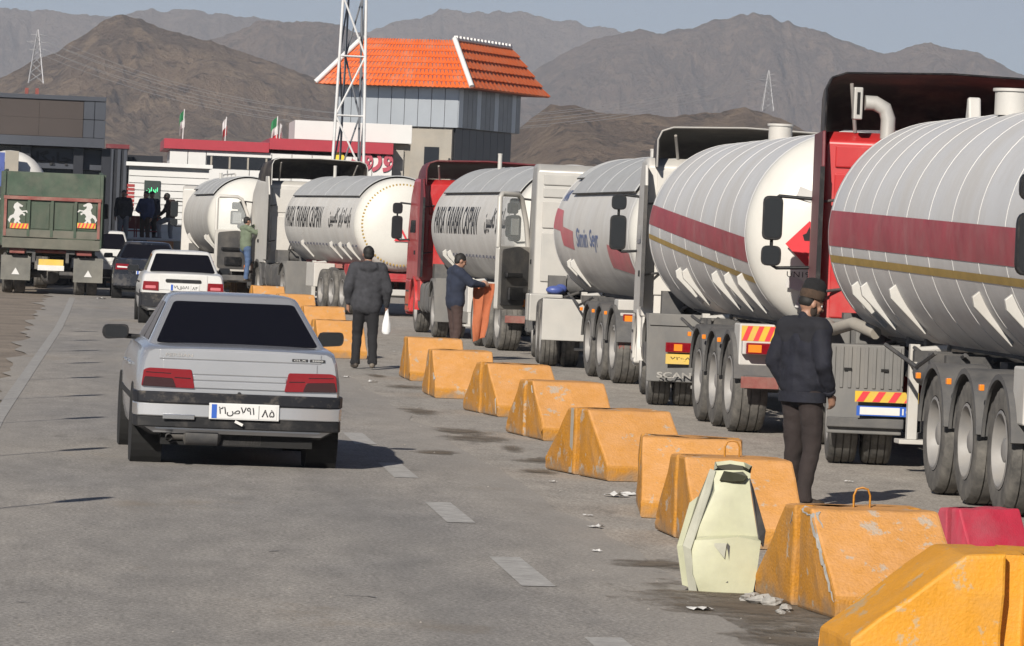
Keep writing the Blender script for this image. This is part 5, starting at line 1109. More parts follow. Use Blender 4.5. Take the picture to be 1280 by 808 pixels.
chip(b2, [(0.005, 0.02, 0.10), (0.0, 0.20, 0.26), (-0.005, 0.38, 0.42), (0.0, 0.52, 0.54), (0.0, 0.70, 0.56)], 0.030, 3)
chip(b2, [(0.0, 0.88, 0.53), (-0.002, 0.92, 0.46)], 0.03, 5)
chip(b6, [(0.0, 0.55, 0.52), (0.0, 0.50, 0.45)], 0.022, 7); chip(b7, [(0.0, 0.02, 0.04), (0.0, 0.1, 0.2)], 0.028, 8); chip(b8, [(0.0, 0.25, 0.30), (0.0, 0.12, 0.22)], 0.03, 9); chip(b9, [(0.0, 0.12, 0.12), (0.0, 0.22, 0.26)], 0.032, 10)
mb = MB(); mb.bb(-0.003, -0.0005, 0.90, 0.97, 0.01, 0.555); mb.build('tan_streak', 'plaster', b3)
rb = block(0, 0, 28, 'red painted concrete block behind the bright orange block', 'red_block', 1, at=tuple(G(1226, 641, 0.5))[:2], scale=(0.62, 0.36, 0.90)); rb['group'] = 'concrete blocks along the road edge'

mat('pale_dusty', (0.36, 0.36, 0.29), rough=0.6, var=0.15, scale=6, dust=0.4, dcol=(0.30, 0.29, 0.26))
# bent pale green plastic barrier shell standing on its end
g = G(905, 741); pg = empty('broken_plastic_barrier', (g.x, g.y, 0), R(-4)); tag(pg, 'bent pale green plastic barrier shell leaning against an orange block', 'barrier')
def ringp(z, w, d, y, notch=0.0, lean=0.0): return [(-w + lean, y, z), (-w * 0.45 + lean, y - 0.03 - notch, z), (w * 0.45 + lean, y - 0.02 - notch, z), (w + lean, y, z), (w * 0.96 + lean, y + d, z), (lean, y + d * 1.12, z), (-w * 1.05 + lean, y + d, z)]
rings = [ringp(0.0, 0.165, 0.30, 0.0), ringp(0.09, 0.175, 0.30, 0.01, 0.02), ringp(0.30, 0.19, 0.30, 0.0, -0.02), ringp(0.33, 0.185, 0.29, 0.03, -0.03), ringp(0.58, 0.105, 0.22, 0.07, 0.01, 0.025), ringp(0.68, 0.095, 0.19, 0.10, -0.01, 0.03), ringp(0.735, 0.092, 0.18, 0.12, -0.03, 0.03)]
rings[-1] = [(x, y, z - (0.10 if 1 <= k <= 2 else 0.0) - (0.02 if k in (0, 3) else 0)) for k, (x, y, z) in enumerate(rings[-1])]
rs = random.Random(2); rings = [[(x + rs.gauss(0, .010), y + rs.gauss(0, .014), z + (rs.gauss(0, .010) if 0.01 < z else 0)) for x, y, z in r] for r in rings]
mb = MB(); mb.loft(rings); mb.build('shell', 'pale_plastic', pg, smooth=34, solid=0.008)
mb = MB(); mb.loft([[(x * 0.88 + 0.004, (y - 0.15) * 0.88 + 0.15, z - 0.02) for x, y, z in r] for r in rings[2:7]]); mb.build('inner_wall', 'pale_shade', pg, smooth=30)
for nm, pts, m_ in (('folded_flange', [(-0.20, 0.02, 0.0), (-0.155, -0.015, 0.0), (-0.20, -0.01, 0.24), (-0.10, 0.05, 0.56), (-0.07, 0.09, 0.69), (-0.10, 0.12, 0.70), (-0.16, 0.07, 0.55), (-0.245, 0.02, 0.26)], 'pale_dusty'), ('folded_flange', [(-0.235, 0.06, 0.03), (-0.195, 0.03, 0.02), (-0.245, 0.03, 0.26), (-0.165, 0.08, 0.54), (-0.21, 0.11, 0.50), (-0.275, 0.06, 0.25)], 'pale_plastic'), ('shaded_flange', [(0.12, 0.02, 0.66), (0.145, 0.05, 0.60), (0.225, 0.05, 0.36), (0.215, 0.03, 0.27), (0.185, 0.0, 0.32)], 'chassis')):  # right flange coloured dark: painted shade of the side away from the sun
    mb = MB(); mb.add(pts, [tuple(range(len(pts)))]); mb.build(nm, m_, pg, solid=0.008)
mb = MB(); mb.add([(0.0, -0.035, 0.06), (0.018, -0.036, 0.06), (0.02, -0.036, 0.27), (0.004, -0.035, 0.29)], [(0, 1, 2, 3)]); mb.build('tear', 'chassis', pg, solid=0.004)
mb = MB(); mb.add([(-0.085, -0.038, 0.285), (-0.01, -0.055, 0.20), (0.0, -0.045, 0.285)], [(0, 1, 2)]); mb.build('torn_flap', 'pale_dusty', pg, solid=0.006)
mb = MB(); mb.add([(-0.05, 0.036, 0.640), (0.02, 0.034, 0.634), (0.09, 0.040, 0.640), (0.112, 0.062, 0.664), (0.085, 0.078, 0.690), (0.03, 0.082, 0.684), (-0.025, 0.08, 0.690)], [(0, 1, 2, 3, 4, 5, 6)]); mb.build('opening_shade', 'pale_shade', pg, solid=0.01)  # dark patch laid on the front for the shaded hole

# rubble and litter
rs = random.Random(11)
def lump(name, c, r, m, seed, flat=0.5):
    q = random.Random(seed); mb = MB(); mb.ball((0, 0, 0), 1.0, 9, 6)
    mb.v = [tuple(Vector(v) * (1 + q.uniform(-.32, .3))) for v in mb.v]; mb.v = [(x * r, y * r, max(-r * flat * 0.45, z * r * flat)) for x, y, z in mb.v]
    o = mb.build(name, m); o.location = (c[0], c[1], r * flat * 0.45 + 0.004); return o
for i, (px, py, r) in enumerate([(935, 752, 0.05), (950, 755, 0.07), (965, 757, 0.06), (940, 748, .04), (982, 764, 0.045), (975, 768, 0.03)]):
    tag(lump('concrete_rubble', G(px, py), r, 'concrete', 60 + i), 'lump of broken grey concrete at the foot of the chipped orange block', 'rubble', 'rubble by the chipped block')
paper_px = [(874, 763, .06), (432, 472, .05), (492, 440, .03), (770, 621, .07), (787, 619, .05), (690, 603, .03), (905, 601, .03), (745, 660, .05), (692, 583, .03), (735, 645, .03), (465, 478, .06), (126, 374, .10), (640, 497, .05), (610, 470, .06), (1062, 603, .03), (745, 690, .03), (560, 480, .03), (845, 598, .03)]
for i, (px, py, r) in enumerate(paper_px):
    g = G(px, py); q = random.Random(200 + i); mb = MB(); n = 4; P_ = []
    for a in range(n + 1): P_.append([(r * (a / n - .5) * 2 * q.uniform(.8, 1.2), r * (b / n - .5) * 2.4 * q.uniform(.8, 1.2), abs(q.gauss(0, r * 0.18)) + 0.004) for b in range(n + 1)])
    mb.loft(P_, closed=False); o = mb.build('litter_scrap', 'paper'); o.location = (g.x, g.y, 0.002); o.rotation_euler = (0, 0, q.uniform(0, 3))
    tag(o, 'crumpled white paper scrap lying on the dusty asphalt', 'litter', 'litter on the ground')
mb = MB(); q = random.Random(5)
for i in range(420):                                    # loose grit
    x = q.uniform(2.9, 6.6) if i % 3 else q.uniform(-0.9, 6); y = 21 + 75 * q.random() ** 1.7; r = q.uniform(.004, .010); mb.add([(x - r, y - r, .003), (x + r, y - r * .5, .003), (x, y + r, .003), (x, y, .003 + r)], [(0, 1, 3), (1, 2, 3), (2, 0, 3)])
tag(mb.build('gravel', mat('gravel_stone', (0.22, 0.205, 0.185), rough=0.9, var=0.4, scale=3)), kind='stuff')

# roadside marker posts to the left; their shadows fall across the lane
L_ = 1.25
for i, y in enumerate([27.3, 34.2, 40.2, 45.8, 51.4, 57.0, 62.6, 68.2, 73.8]):
    p = empty('marker_post', (-1.95, y, 0)); tag(p, 'slim roadside marker post with an oval plate on the left verge', 'post', 'marker posts along the verge')
    h = 2.35
    mb = MB(); mb.cyl((0, 0, -0.01), (0, 0, h), 0.014, n=8); mb.build('post', 'steel', p)
    mb = MB(); mb.prism([(0.085 * math.cos(2 * math.pi * k / 18), h + 0.24 + 0.26 * math.sin(2 * math.pi * k / 18)) for k in range(18)], 'y', -0.006, 0.006); mb.build('oval_plate', 'plate_white', p)

# ================================================================ GREEN TIPPER LORRY
YD = 113.0
dmp = empty('tipper_lorry', (AT(64, 300, YD).x, YD, 0), R(0.4)); tag(dmp, 'worn green tipper lorry with red tailgate frame and two white horse emblems', 'lorry'); dx = dmp.location.x
def D2(px, py): p = AT(px, py, YD); return p.x - dx, p.z
def dbox(name, x0, y0, x1, y1, ya, yb, m, par=dmp, bevel=0.01):
    c = D2((x0 + x1) / 2, (y0 + y1) / 2); w = (x1 - x0) * YD / FPX; h = (y1 - y0) * YD / FPX
    mb = MB(); mb.bb(c[0] - w / 2, c[0] + w / 2, ya, yb, c[1] - h / 2, c[1] + h / 2); return mb.build(name, m, par, bevel=bevel)
W_ = 1.22; zt_ = D2(66, 216)[1]; zr_ = D2(66, 249)[1]; zb_ = D2(66, 297)[1]
for s in (-1, 1):
    mb = MB(); mb.prism([(-0.02, zb_ - .25), (5.2, zb_ - .25), (5.2, zt_ + 0.1), (0.35, zt_), (-0.02, zr_ + 0.1)], 'x', s * W_ - 0.04, s * W_ + 0.04); mb.build('body_side', 'green_paint', dmp, bevel=0.01)
    for y in (0.9, 1.9, 2.9, 3.9):
        mb = MB(); mb.bb(s * (W_ + 0.045) - 0.05 if s < 0 else s * (W_ + 0.042), s * (W_ + 0.042) if s < 0 else s * (W_ + 0.045) + 0.05, y - 0.05, y + 0.05, zb_ - .2, zt_); mb.build('side_rib', 'green_paint', dmp)
mb = MB(); mb.prism([(0.02, zr_ + 0.06), (0.42, zt_), (0.47, zt_), (0.07, zr_ + 0.06)], 'x', -W_ + 0.045, W_ - 0.045); mb.build('upper_gate', 'green_paint', dmp)
mb = MB(); mb.bb(-W_ + .045, W_ - .045, 0.0, 0.06, zb_, zr_ + 0.05); gate = mb.build('tailgate', 'green_paint', dmp)
xs_ = np.linspace(-W_ + 0.05, W_ - 0.05, 5)
for k in range(4):
    mb = MB(); mb.bb(xs_[k] + 0.07, xs_[k + 1] - 0.07, -0.022, -0.002, zb_ + 0.2, zr_ - 0.12); mb.build('gate_panel', 'green_paint', gate, bevel=0.008)
for k in range(5):
    mb = MB(); mb.bb(xs_[k] - 0.035, xs_[k] + 0.035, -0.06, -0.003, zb_, zr_ + 0.02); mb.build('gate_rib', 'rust_red' if k in (0, 4) else 'green_paint', gate, bevel=0.008)
mb = MB(); mb.bb(-W_, W_, -0.075, -0.003, zr_ - 0.045, zr_ + 0.045); mb.build('gate_top_bar', 'rust_red', gate, bevel=0.01)
mb = MB(); mb.bb(-W_, W_, -0.05, 0.05, zb_ - 0.02, zb_ + 0.17); mb.build('gate_bottom_bar', 'green_dusty', gate, bevel=0.01)
mb = MB(); mb.bb(-W_, W_, -0.03, 0.2, zb_ - 0.30, zb_ - 0.04); mb.build('rear_beam', 'green_dusty', dmp, bevel=0.012)
horse = [(-.05, .34), (-.01, .30), (.08, .23), (.06, .19), (.0, .21), (.0, .15), (.06, .08), (.16, .10), (.20, .03), (.17, .02), (.14, .06), (.07, .04), (.13, -.01), (.12, -.06), (.09, -.05), (.08, -.01), (.03, -.03), (.0, -.10), (.03, -.16), (.0, -.22), (.06, -.30), (.09, -.34), (.02, -.33), (-.04, -.24), (-.06, -.30), (-.03, -.34), (-.10, -.34), (-.11, -.26), (-.09, -.18), (-.13, -.12), (-.18, -.18), (-.20, -.28), (-.24, -.20), (-.20, -.08), (-.12, -.02), (-.09, .10), (-.13, .18), (-.11, .27)]
for s, px in ((-1, 24), (1, 108)):
    cx_, cz_ = D2(px, 267); mb = MB(); mb.prism([(cx_ - s * u * 1.15, cz_ + w * 0.85) for u, w in horse], 'y', -0.028, -0.0225); mb.build('horse_emblem', 'weld', gate)
    cx_, cz_ = D2(px, 282); chevrons(gate, cx_ - 0.23, cx_ + 0.23, cz_ - 0.075, cz_ + 0.055, -0.062, 5)
mb = MB(); mb.prism([(-0.9 + 0.03 * k, zt_ - 0.20 + 0.05 * ((k * 7) % 3)) for k in range(8)] + [(-0.69, zt_ - 0.26), (-0.9, zt_ - 0.26)], 'y', 0.30, 0.31); 
for s in (-1, 1):
    mb = MB(); mb.bb(s * 0.42 - 0.04, s * 0.42 + 0.04, 0.1, 7.0, 0.80, 1.05); mb.build('chassis_rail', 'chassis', dmp)
    for y in (1.0, 2.35):
        wheel(dmp, s * 1.06, y, DT, DR, TR, s > 0); wheel(dmp, s * 0.75, y, DT, DR, TR, s > 0)
    wheel(dmp, s * 1.03, 5.9, DT, DR, TR, s > 0)
    c = D2(19 if s < 0 else 110, 343); mb = MB(); mb.bb(c[0] - 0.37, c[0] + 0.37, 0.30, 0.33, 0.33, 0.95); mf = mb.build('mudflap', 'mud_flap', dmp)
    mb = MB(); mb.prism([(c[0] - 0.10, 0.47), (c[0] + 0.10, 0.47), (c[0], 0.64)], 'y', 0.285, 0.2995); mb.build('triangle_reflector', 'plate_white', mf)
    mb = MB(); x_ = s * 0.84; mb.bb(x_ - 0.19, x_ + 0.19, 0.10, 0.28, 1.0, 1.16); mb.build('lamp_box', 'rust_red', dmp, bevel=0.015)
    mb = MB(); x_ = s * 0.50; mb.bb(x_ - 0.11, x_ + 0.11, 0.12, 0.26, 1.02, 1.12); mb.build('tail_lamp', 'dusty_grey', dmp, bevel=0.015)
mb = MB(); mb.cyl((-0.95, 0.22, 1.08), (0.95, 0.22, 1.08), 0.05, n=10); mb.build('rear_tube', 'rust_red', dmp)
c = D2(63, 334); mb = MB(); mb.bb(c[0] - 0.30, c[0] + 0.32, 0.20, 0.23, 0.62, 0.88); pp = mb.build('number_plate', 'plate_yellow', dmp); mb = MB(); mb.bb(c[0] - 0.32, c[0] + 0.34, 0.185, 0.199, 0.60, 0.73); mb.build('plate_lower', 'paper', pp)
mb = MB(); mb.cyl((-1.0, 1.0, TR), (1.0, 1.0, TR), 0.1, n=10); mb.ball((0, 1.0, TR), 0.26); mb.cyl((-1.0, 2.35, TR), (1.0, 2.35, TR), 0.1, n=10); mb.build('axles', 'chassis', dmp, smooth=50); tag(dmp.children[-1], kind='stuff')
mb = MB(); mb.bb(-1.15, 1.15, 5.0, 7.1, 0.9, 2.75); mb.build('cab', 'green_paint', dmp, bevel=0.08); mb = MB(); mb.bb(-W_, W_, 0.1, 5.2, 1.12, 1.2); mb.build('body_floor', 'chassis', dmp)
for s in (-1, 1):
    mb = MB(); x_ = s * (W_ + 0.16); mb.bb(x_ - 0.09, x_ + 0.09, 6.3, 6.42, 1.95, 2.35); mb.build('mirror', 'black_plastic', dmp, bevel=0.03)
# top of a further parked lorry: white rounded tank and blue sheet showing above the tipper
YB = 122.0; a = AT(10, 212, YB); bt = empty('parked_tank_lorry', (AT(8, 250, YB).x, YB, 0)); tag(bt, 'parked lorry with rounded white tank and blue and white cover behind the tipper', 'lorry')
mb = MB(); zc_ = AT(22, 188, YB).z - 1.0; mb.lathe([(0.001, 0.0), (0.5, 0.05), (0.85, 0.2), (0.98, 0.4), (1.0, 0.6), (1.0, 6.0), (0.001, 6.3)], 'y', 36, c=(0.05, 0, zc_)); mb.build('tank', 'tank_white', bt, smooth=40)
c = AT(4, 200, YB); x_ = c.x - bt.location.x; mb = MB(); mb.bb(x_ - 0.8, x_ + 0.05, -0.5, -0.3, zc_, AT(4, 191, YB).z); mb.build('blue_cover', 'blue_plastic', bt); mb = MB(); mb.bb(x_ + 0.06, x_ + 0.42, -0.55, -0.3, zc_, AT(12, 189, YB).z); mb.build('white_cover', 'plaster', bt)
for s in (-1, 1):
    for y in (1.0, 2.3, 5.0): wheel(bt, s * 1.0, y, LT, LR, TR, s > 0)
    mb = MB(); mb.bb(s * 0.5 - .06, s * 0.5 + .06, 0.3, 7.5, 0.85, zc_ - 0.8); mb.build('chassis_rail', 'chassis', bt)
mb = MB(); mb.bb(-1.15, 1.15, 6.6, 8.6, 0.6, 2.8); mb.build('cab', 'cab_white', bt, bevel=0.08)

# ================================================================ GATE BUILDINGS
def rect_px(mb, x0, y0, x1, y1, Y, d):                  # a slab whose front shows at these pixels, d metres deep
    a = AT(x0, y1, Y); b = AT(x1, y0, Y); mb.bb(a.x, b.x, Y, Y + d, a.z, b.z)
# --- white gatehouse with red fascia
YG = 152.0
def gx(px): return AT(px, 240, YG).x
def gz(px, py): return AT(px, py, YG).z
gh = empty('gatehouse', (gx(360), YG, 0)); tag(gh, 'white panelled gatehouse with red fascia and red entrance lettering', 'building'); ox = gh.location.x
xl, xm, xr = gx(210) - ox, gx(334) - ox, gx(489) - ox
zt = gz(270, 184) ; zf0 = zt - 0.12; z2 = gz(410, 183)
mb = MB(); mb.bb(xl + 0.06, xr - 0.06, 0.05, 8, 0, zf0); mb.build('wall', 'white_wall', gh)
def panels(x0, x1, z0, z1, n, nm='wall_panel', m='white_wall', par=gh, skip=()):
    w = (x1 - x0) / n
    for k in range(n):
        if k in skip: continue
        mb = MB(); mb.bb(x0 + w * k + 0.012, x0 + w * (k + 1) - 0.012, -0.02, 0.047, z0, z1); mb.build(nm, m, par, bevel=0.006)
xw0, xw1 = gx(256) - ox, gx(338) - ox; zw0, zw1 = gz(300, 212), gz(300, 197)
panels(xl, xw0, 0.1, zf0 - 0.02, 2); panels(xw1, xr, 0.1, zf0 - 0.02, 6)
panels(xw0, xw1, 0.1, zw0 - 0.02, 3); panels(xw0, xw1, zw1 + 0.02, zf0 - 0.02, 1)
mb = MB(); mb.bb(xw0 + 0.02, xw1 - 0.02, 0.02, 0.048, zw0, zw1); wn_ = mb.build('window', 'dark_glass', gh)
for q in (0.08, 0.36, 0.64, 0.92):
    mb = MB(); x = xw0 + (xw1 - xw0) * q; mb.bb(x - 0.03, x + 0.03, -0.03, 0.019, zw0, zw1); mb.build('window_bar', 'plaster', wn_)
mb = MB(); mb.bb(xl - 0.2, xm, -0.18, 8.2, zf0, zf0 + 0.34); mb.build('fascia', 'red_trim', gh, bevel=0.01)
mb = MB(); mb.bb(xm + 0.003, xr, -0.22, 8.25, zf0 + 0.12, zf0 + 0.50); mb.build('fascia', 'red_trim', gh, bevel=0.01)
xu0, xu1 = gx(366) - ox, gx(513) - ox; zu = gz(440, 153)
mb = MB(); mb.bb(xu0, xu1, 0.4, 5, zf0 + 0.52, zu); mb.build('upper_box', 'white_wall', gh, bevel=0.01)
mb = MB(); mb.bb(xr + 0.02, xu1, 0.8, 5, 0, zf0 + 0.50); mb.build('side_wall', 'plaster', gh)
mb = MB(); mb.bb(xr + 0.06, xr + 0.42, 0.70, 0.79, zf0 - 1.3, zf0 + 0.3); mb.build('side_panel', 'concrete_wall', gh)
text_on('entrance_lettering', shape_fa('ورود'), 'letter_red', gh, face_to((gx(463) - ox, -0.06, gz(463, 201)), (0, -1, 0)), 0.75, 1.45, 0.03, 0.03)
mb = MB(); mb.prism([(gx(421) - ox + 0.25 * math.cos(6.283 * k / 16), gz(421, 202) + 0.32 * math.sin(6.283 * k / 16)) for k in range(16)], 'y', -0.06, -0.025); mb.build('yellow_emblem', 'yellow_sign', gh)
# flags on the roof
def flag(px, py, h, cols, bend):
    b = AT(px, py, YG + 1.0); f = empty('flag', (b.x, YG + 1.0, zf0 + 0.33)); mb = MB(); mb.cyl((0, 0, 0), (0.02, 0, h), 0.018, n=6); mb.build('pole', 'mast_white', f)
    for k, c in enumerate(cols):
        z1 = h - 0.02 - k * 0.30; rings = []
        for u in np.linspace(0, 1, 7): rings.append([(0.02 + u * bend * 0.20 + 0.03 * math.sin(6 * u + k), 0.05 * math.sin(7 * u), z1 - 0.30 * u * u - d) for d in (0.0, 0.30)])
        mb = MB(); mb.loft(rings, closed=False); mb.build('cloth_band', c, f, smooth=60, solid=0.008)
    return f
tag(flag(228, 182, 1.05, ['flag_green', 'flag_white'], -0.7), 'small drooping green flag at the left end of the gatehouse roof', 'flag', 'flags on the gatehouse roof')
tag(flag(281, 183, 0.85, ['flag_white', 'flag_red'], -0.55), 'small red and white flag midway along the low gatehouse roof', 'flag', 'flags on the gatehouse roof')
tag(flag(345, 180, 0.95, ['flag_green', 'flag_white', 'flag_red'], -1.0), 'green, white and red flag beside the raised gatehouse fascia', 'flag', 'flags on the gatehouse roof')
tag(flag(349, 180, 0.7, ['flag_white', 'flag_red'], 0.4), 'low red and white flag next to the taller tricolour one', 'flag', 'flags on the gatehouse roof')

# --- kiosk with a lit board, white slatted wall
YK = 143.0
k0 = AT(158, 300, YK); k1 = AT(258, 300, YK); kz = AT(185, 208, YK).z
ki = empty('kiosk', ((k0.x + k1.x) / 2, YK, 0)); tag(ki, 'white slatted kiosk with a dark board lit by green letters', 'kiosk'); w2 = (k1.x - k0.x) / 2
mb = MB(); mb.bb(-w2, w2, 0.05, 3, 0, kz); mb.build('wall', 'white_wall', ki)
nsl = 15
for k in range(nsl):
    z0 = 0.25 + (kz - 0.35) * k / nsl; mb = MB(); mb.bb(-w2, w2, -0.015, 0.049, z0 + 0.012, z0 + (kz - 0.35) / nsl - 0.012); mb.build('wall_slat', 'white_wall', ki)
mb = MB(); mb.bb(-w2 - 0.1, w2 + 0.1, -0.25, 3.1, kz, kz + 0.12); mb.build('roof_edge', 'ridge_white', ki)
bx0, bx1 = AT(180, 240, YK).x - ki.location.x, AT(200, 240, YK).x - ki.location.x; bz0, bz1 = AT(190, 257, YK).z, AT(190, 226, YK).z
mb = MB(); mb.bb(bx0, bx1, -0.08, -0.016, bz0, bz1); bd = mb.build('display_board', 'led_board', ki, bevel=0.008)
text_on('lit_letters', shape_fa('ایران'), 'led_green', bd, face_to(((bx0 + bx1) / 2, -0.083, bz1 - 0.30), (0, -1, 0)), 0.17, 0.36, 0, 0.015)
text_on('lit_letters', shape_fa('سامانه'), 'led_green', bd, face_to(((bx0 + bx1) / 2, -0.083, bz0 + 0.12), (0, -1, 0)), 0.14, 0.36, 0, 0.015)
rx = AT(163, 245, YK).x - ki.location.x
for k in range(7):
    mb = MB(); z = AT(163, 262, YK).z + 0.12 * k; mb.bb(rx - 0.12, rx + 0.12, -0.03, -0.016, z, z + 0.085); mb.build('red_notice', 'seat_red', ki)

# --- long dark building on the left with a framed fascia
YL = 128.0
lb = empty('dark_shopfront_building', (AT(66, 250, YL).x, YL, 0), R(0)); tag(lb, 'dark building with brown panelled fascia and dark lettering on its front', 'building'); lx = lb.location.x
def L2(px, py, Y=YL): p = AT(px, py, Y); return p.x - lx, p.z
x0, zt_ = L2(-60, 113); x1, _ = L2(133, 127); _, zb_ = L2(66, 183); xb1, _ = L2(104, 150)
mb = MB(); mb.bb(x0, x1 - 0.05, 0.10, 9, zb_ + 0.05, L2(66, 119)[1] - 0.05); mb.build('fascia_box', 'fascia_grey', lb)
zT = L2(66, 119)[1]; zB = zb_
n = 3; w = (xb1 - x0) / n
for k in range(n):
    for z0, z1 in ((zB + 0.28, zB + 0.28 + (zT - zB - 0.42) / 2 - 0.002), (zB + 0.28 + (zT - zB - 0.42) / 2 + 0.002, zT - 0.14)):
        mb = MB(); mb.bb(x0 + w * k + 0.003, x0 + w * (k + 1) - 0.003, -0.04, 0.06, z0, z1); mb.build('fascia_panel', 'fascia_brown', lb)
for a, b, c, d in ((x0, x1, zT - 0.13, zT), (x0, x1, zB, zB + 0.27)):
    mb = MB(); mb.bb(a, b, -0.10, 0.09, c, d); mb.build('fascia_frame', 'fascia_grey', lb, bevel=0.01)
for z0, z1 in ((zB + 0.28, (zB + zT) / 2 + 0.06), ((zB + zT) / 2 + 0.075, zT - 0.14)):
    for a, b in ((xb1 + 0.01, (xb1 + x1) / 2 - 0.006), ((xb1 + x1) / 2 + 0.006, x1)):
        mb = MB(); mb.bb(a, b, -0.06, 0.095, z0, z1); mb.build('fascia_panel', 'fascia_grey', lb, bevel=0.008)
mb = MB(); mb.bb(x0, x1 + 0.0, 1.0, 9, 0, zB - 0.01); mb.build('shopfront', 'dark_glass', lb)
for px in (30, 96, 131):
    xx, _ = L2(px, 250); mb = MB(); mb.bb(xx - 0.14, xx + 0.14, 0.3, 0.7, 0, zB - 0.005); mb.build('pillar', 'clad_dark', lb, bevel=0.01)
mb = MB(); xa, za = L2(32, 209); xb_, zb2 = L2(128, 188); mb.bb(xa, xb_, 0.72, 0.95, za, zb2); mb.build('sign_board', 'fascia_grey', lb)
text_on('shop_lettering', shape_fa('جایگاه'), 'ink', lb, face_to((L2(62, 197)[0], 0.69, (za + zb2) / 2 + 0.02), (0, -1, 0)), 0.42, 1.25, 0.02, 0.03)
for px in (33, 46):
    xx, zz = L2(px, 117); mb = MB(); mb.bb(xx - 0.05, xx + 0.05, 0.3, 0.4, zT - 0.01, zT + 0.18); mb.build('roof_lamp', 'rust_red', lb)
# dark annex to the right of it
an = empty('dark_annex', (AT(170, 250, 144.5).x, 144.5, 0)); tag(an, 'dark annex wall with maroon cap beside the brown fascia', 'building')
def A2(px, py, Y=144.5): p = AT(px, py, Y); return p.x - an.location.x, p.z
xa, za = A2(134, 180); xb_, _ = A2(160, 180); mb = MB(); mb.bb(xa, xb_, 0, 6, 0, za - 0.14); mb.build('wall', 'clad_dark', an)
mb = MB(); mb.bb(xa - 0.03, xb_ + 0.05, -0.05, 6, za - 0.135, za); mb.build('cap', 'dark_red', an)
mb = MB(); xc, zc2 = A2(158, 190); xd, _ = A2(208, 190); mb.bb(xb_ + 0.06, xd, 6.5, 9, 0, zc2); mb.build('rear_wall', 'clad_dark', an)
for q in (0.25, 0.6, 0.9):
    mb = MB(); x = xa + (xb_ - xa) * q; mb.bb(x - 0.05, x + 0.05, -0.09, -0.055, 0, za - 0.16); mb.build('steel_post', 'fascia_grey', an)

# --- tower block with mansard roof of orange pressed tiles
YT = 168.0; c0 = AT(572, 160, YT)
tw = empty('control_tower_building', (c0.x, YT, 0), R(-26)); tag(tw, 'silver-clad tower building under a bright orange tiled mansard roof', 'building')
# local: the corner towards the camera is the origin; the front runs along -x, the side along +y
def tz_(py, px=573): return AT(px, py, YT).z
ze, zm, zr = tz_(107), tz_(160), tz_(50); FW, SW = 4.9, 6.6
mb = MB(); mb.bb(-FW + 0.03, -0.03, 0.03, SW - 0.03, zm, ze + 0.02); mb.build('upper_storey', 'clad_mid', tw)
n = 9
for k in range(n):
    a = -FW + FW * k / n; mb = MB(); mb.bb(a + 0.012, a + FW / n - 0.012, -0.02, 0.028, zm, ze); mb.build('cladding_panel', 'clad_silver', tw)
n = 14
for k in range(n):
    a = SW * k / n; mb = MB(); mb.bb(-0.028, 0.02, a + 0.012, a + SW / n - 0.012, zm + 0.01, ze); mb.build('window_panel', 'clad_mid' if k % 4 else 'clad_silver', tw)
mb = MB(); mb.bb(-FW * 0.55, -0.25, 0.25, SW - 0.3, 0, zm - 0.005); mb.build('lower_storey', 'clad_dark', tw)
n = 8
for k in range(n):
    a = 0.3 + (SW - 0.6) * k / n; mb = MB(); mb.bb(-0.247, -0.20, a + 0.012, a + (SW - 0.6) / n - 0.012, 0.1, zm - 0.01); mb.build('cladding_panel', 'clad_dark', tw)
mb = MB(); mb.bb(-2.7, -0.26, 0.12, 0.249, 0, zm - 0.006); mb.build('plaster_wall', 'plaster', tw)
mb = MB(); mb.bb(-1.35, -0.75, 0.10, 0.118, zm - 1.75, zm - 0.75); mb.build('window', 'dark_glass', tw)
mb = MB(); mb.bb(-0.62, -0.28, -0.12, 0.10, zm - 1.5, zm - 1.15); mb.build('air_conditioner', 'plaster', tw, bevel=0.01)
ov = 0.85; ins = 0.95
def course(p0, p1, q0, q1, t0, t1, nrm, nm, waves, step=0.05):
    """one row of pressed tiles on the slope between eave p0-p1 and ridge q0-q1"""
    rings = []; P0, P1, Q0, Q1 = map(Vector, (p0, p1, q0, q1)); nn = Vector(nrm).normalized(); m_ = waves * 4
    for t, lift in ((t0, step), (t1, 0.0)):
        a, b = P0.lerp(Q0, t), P1.lerp(Q1, t); rings.append([a.lerp(b, k / m_) + nn * (lift + 0.022 * math.cos(2 * math.pi * k / 4)) for k in range(m_ + 1)])
    a, b = P0.lerp(Q0, t0), P1.lerp(Q1, t0); rings.insert(0, [a.lerp(b, k / m_) - nn * 0.02 for k in range(m_ + 1)])
    mb = MB(); mb.loft(rings, closed=False); return mb.build(nm, 'tile_orange', tw, smooth=50)
E0 = (-FW - ov * 0.7, -ov, ze - 0.12); E1 = (ov, -ov, ze - 0.12); E2 = (ov, SW + ov, ze - 0.12); E3 = (-FW - ov * 0.7, SW + ov, ze - 0.12)
R0 = (-FW - ov * 0.7 + 1.45, ins * 0.25, zr); R1 = (-0.35, ins * 0.25, zr); R2 = (-0.35, SW + ov - 1.2, zr); R3 = (-FW - ov * 0.7 + 1.45, SW + ov - 1.2, zr)
mb = MB(); mb.add([E0, E1, E2, E3, R0, R1, R2, R3], [(0, 1, 5, 4), (1, 2, 6, 5), (2, 3, 7, 6), (3, 0, 4, 7), (4, 5, 6, 7), (3, 2, 1, 0)]); roof = mb.build('roof', 'rust_red', tw)
nf = (Vector(E1) - Vector(E0)).cross(Vector(R0) - Vector(E0)); ns = (Vector(E2) - Vector(E1)).cross(Vector(R1) - Vector(E1))
for k in range(8): course(E0, E1, R0, R1, k / 8, (k + 1) / 8, nf, 'tile_course', 34, 0.03).parent = roof
for k in range(5): course(E1, E2, R1, R2, k / 5, (k + 1) / 5, ns, 'tile_course', 18, 0.08).parent = roof
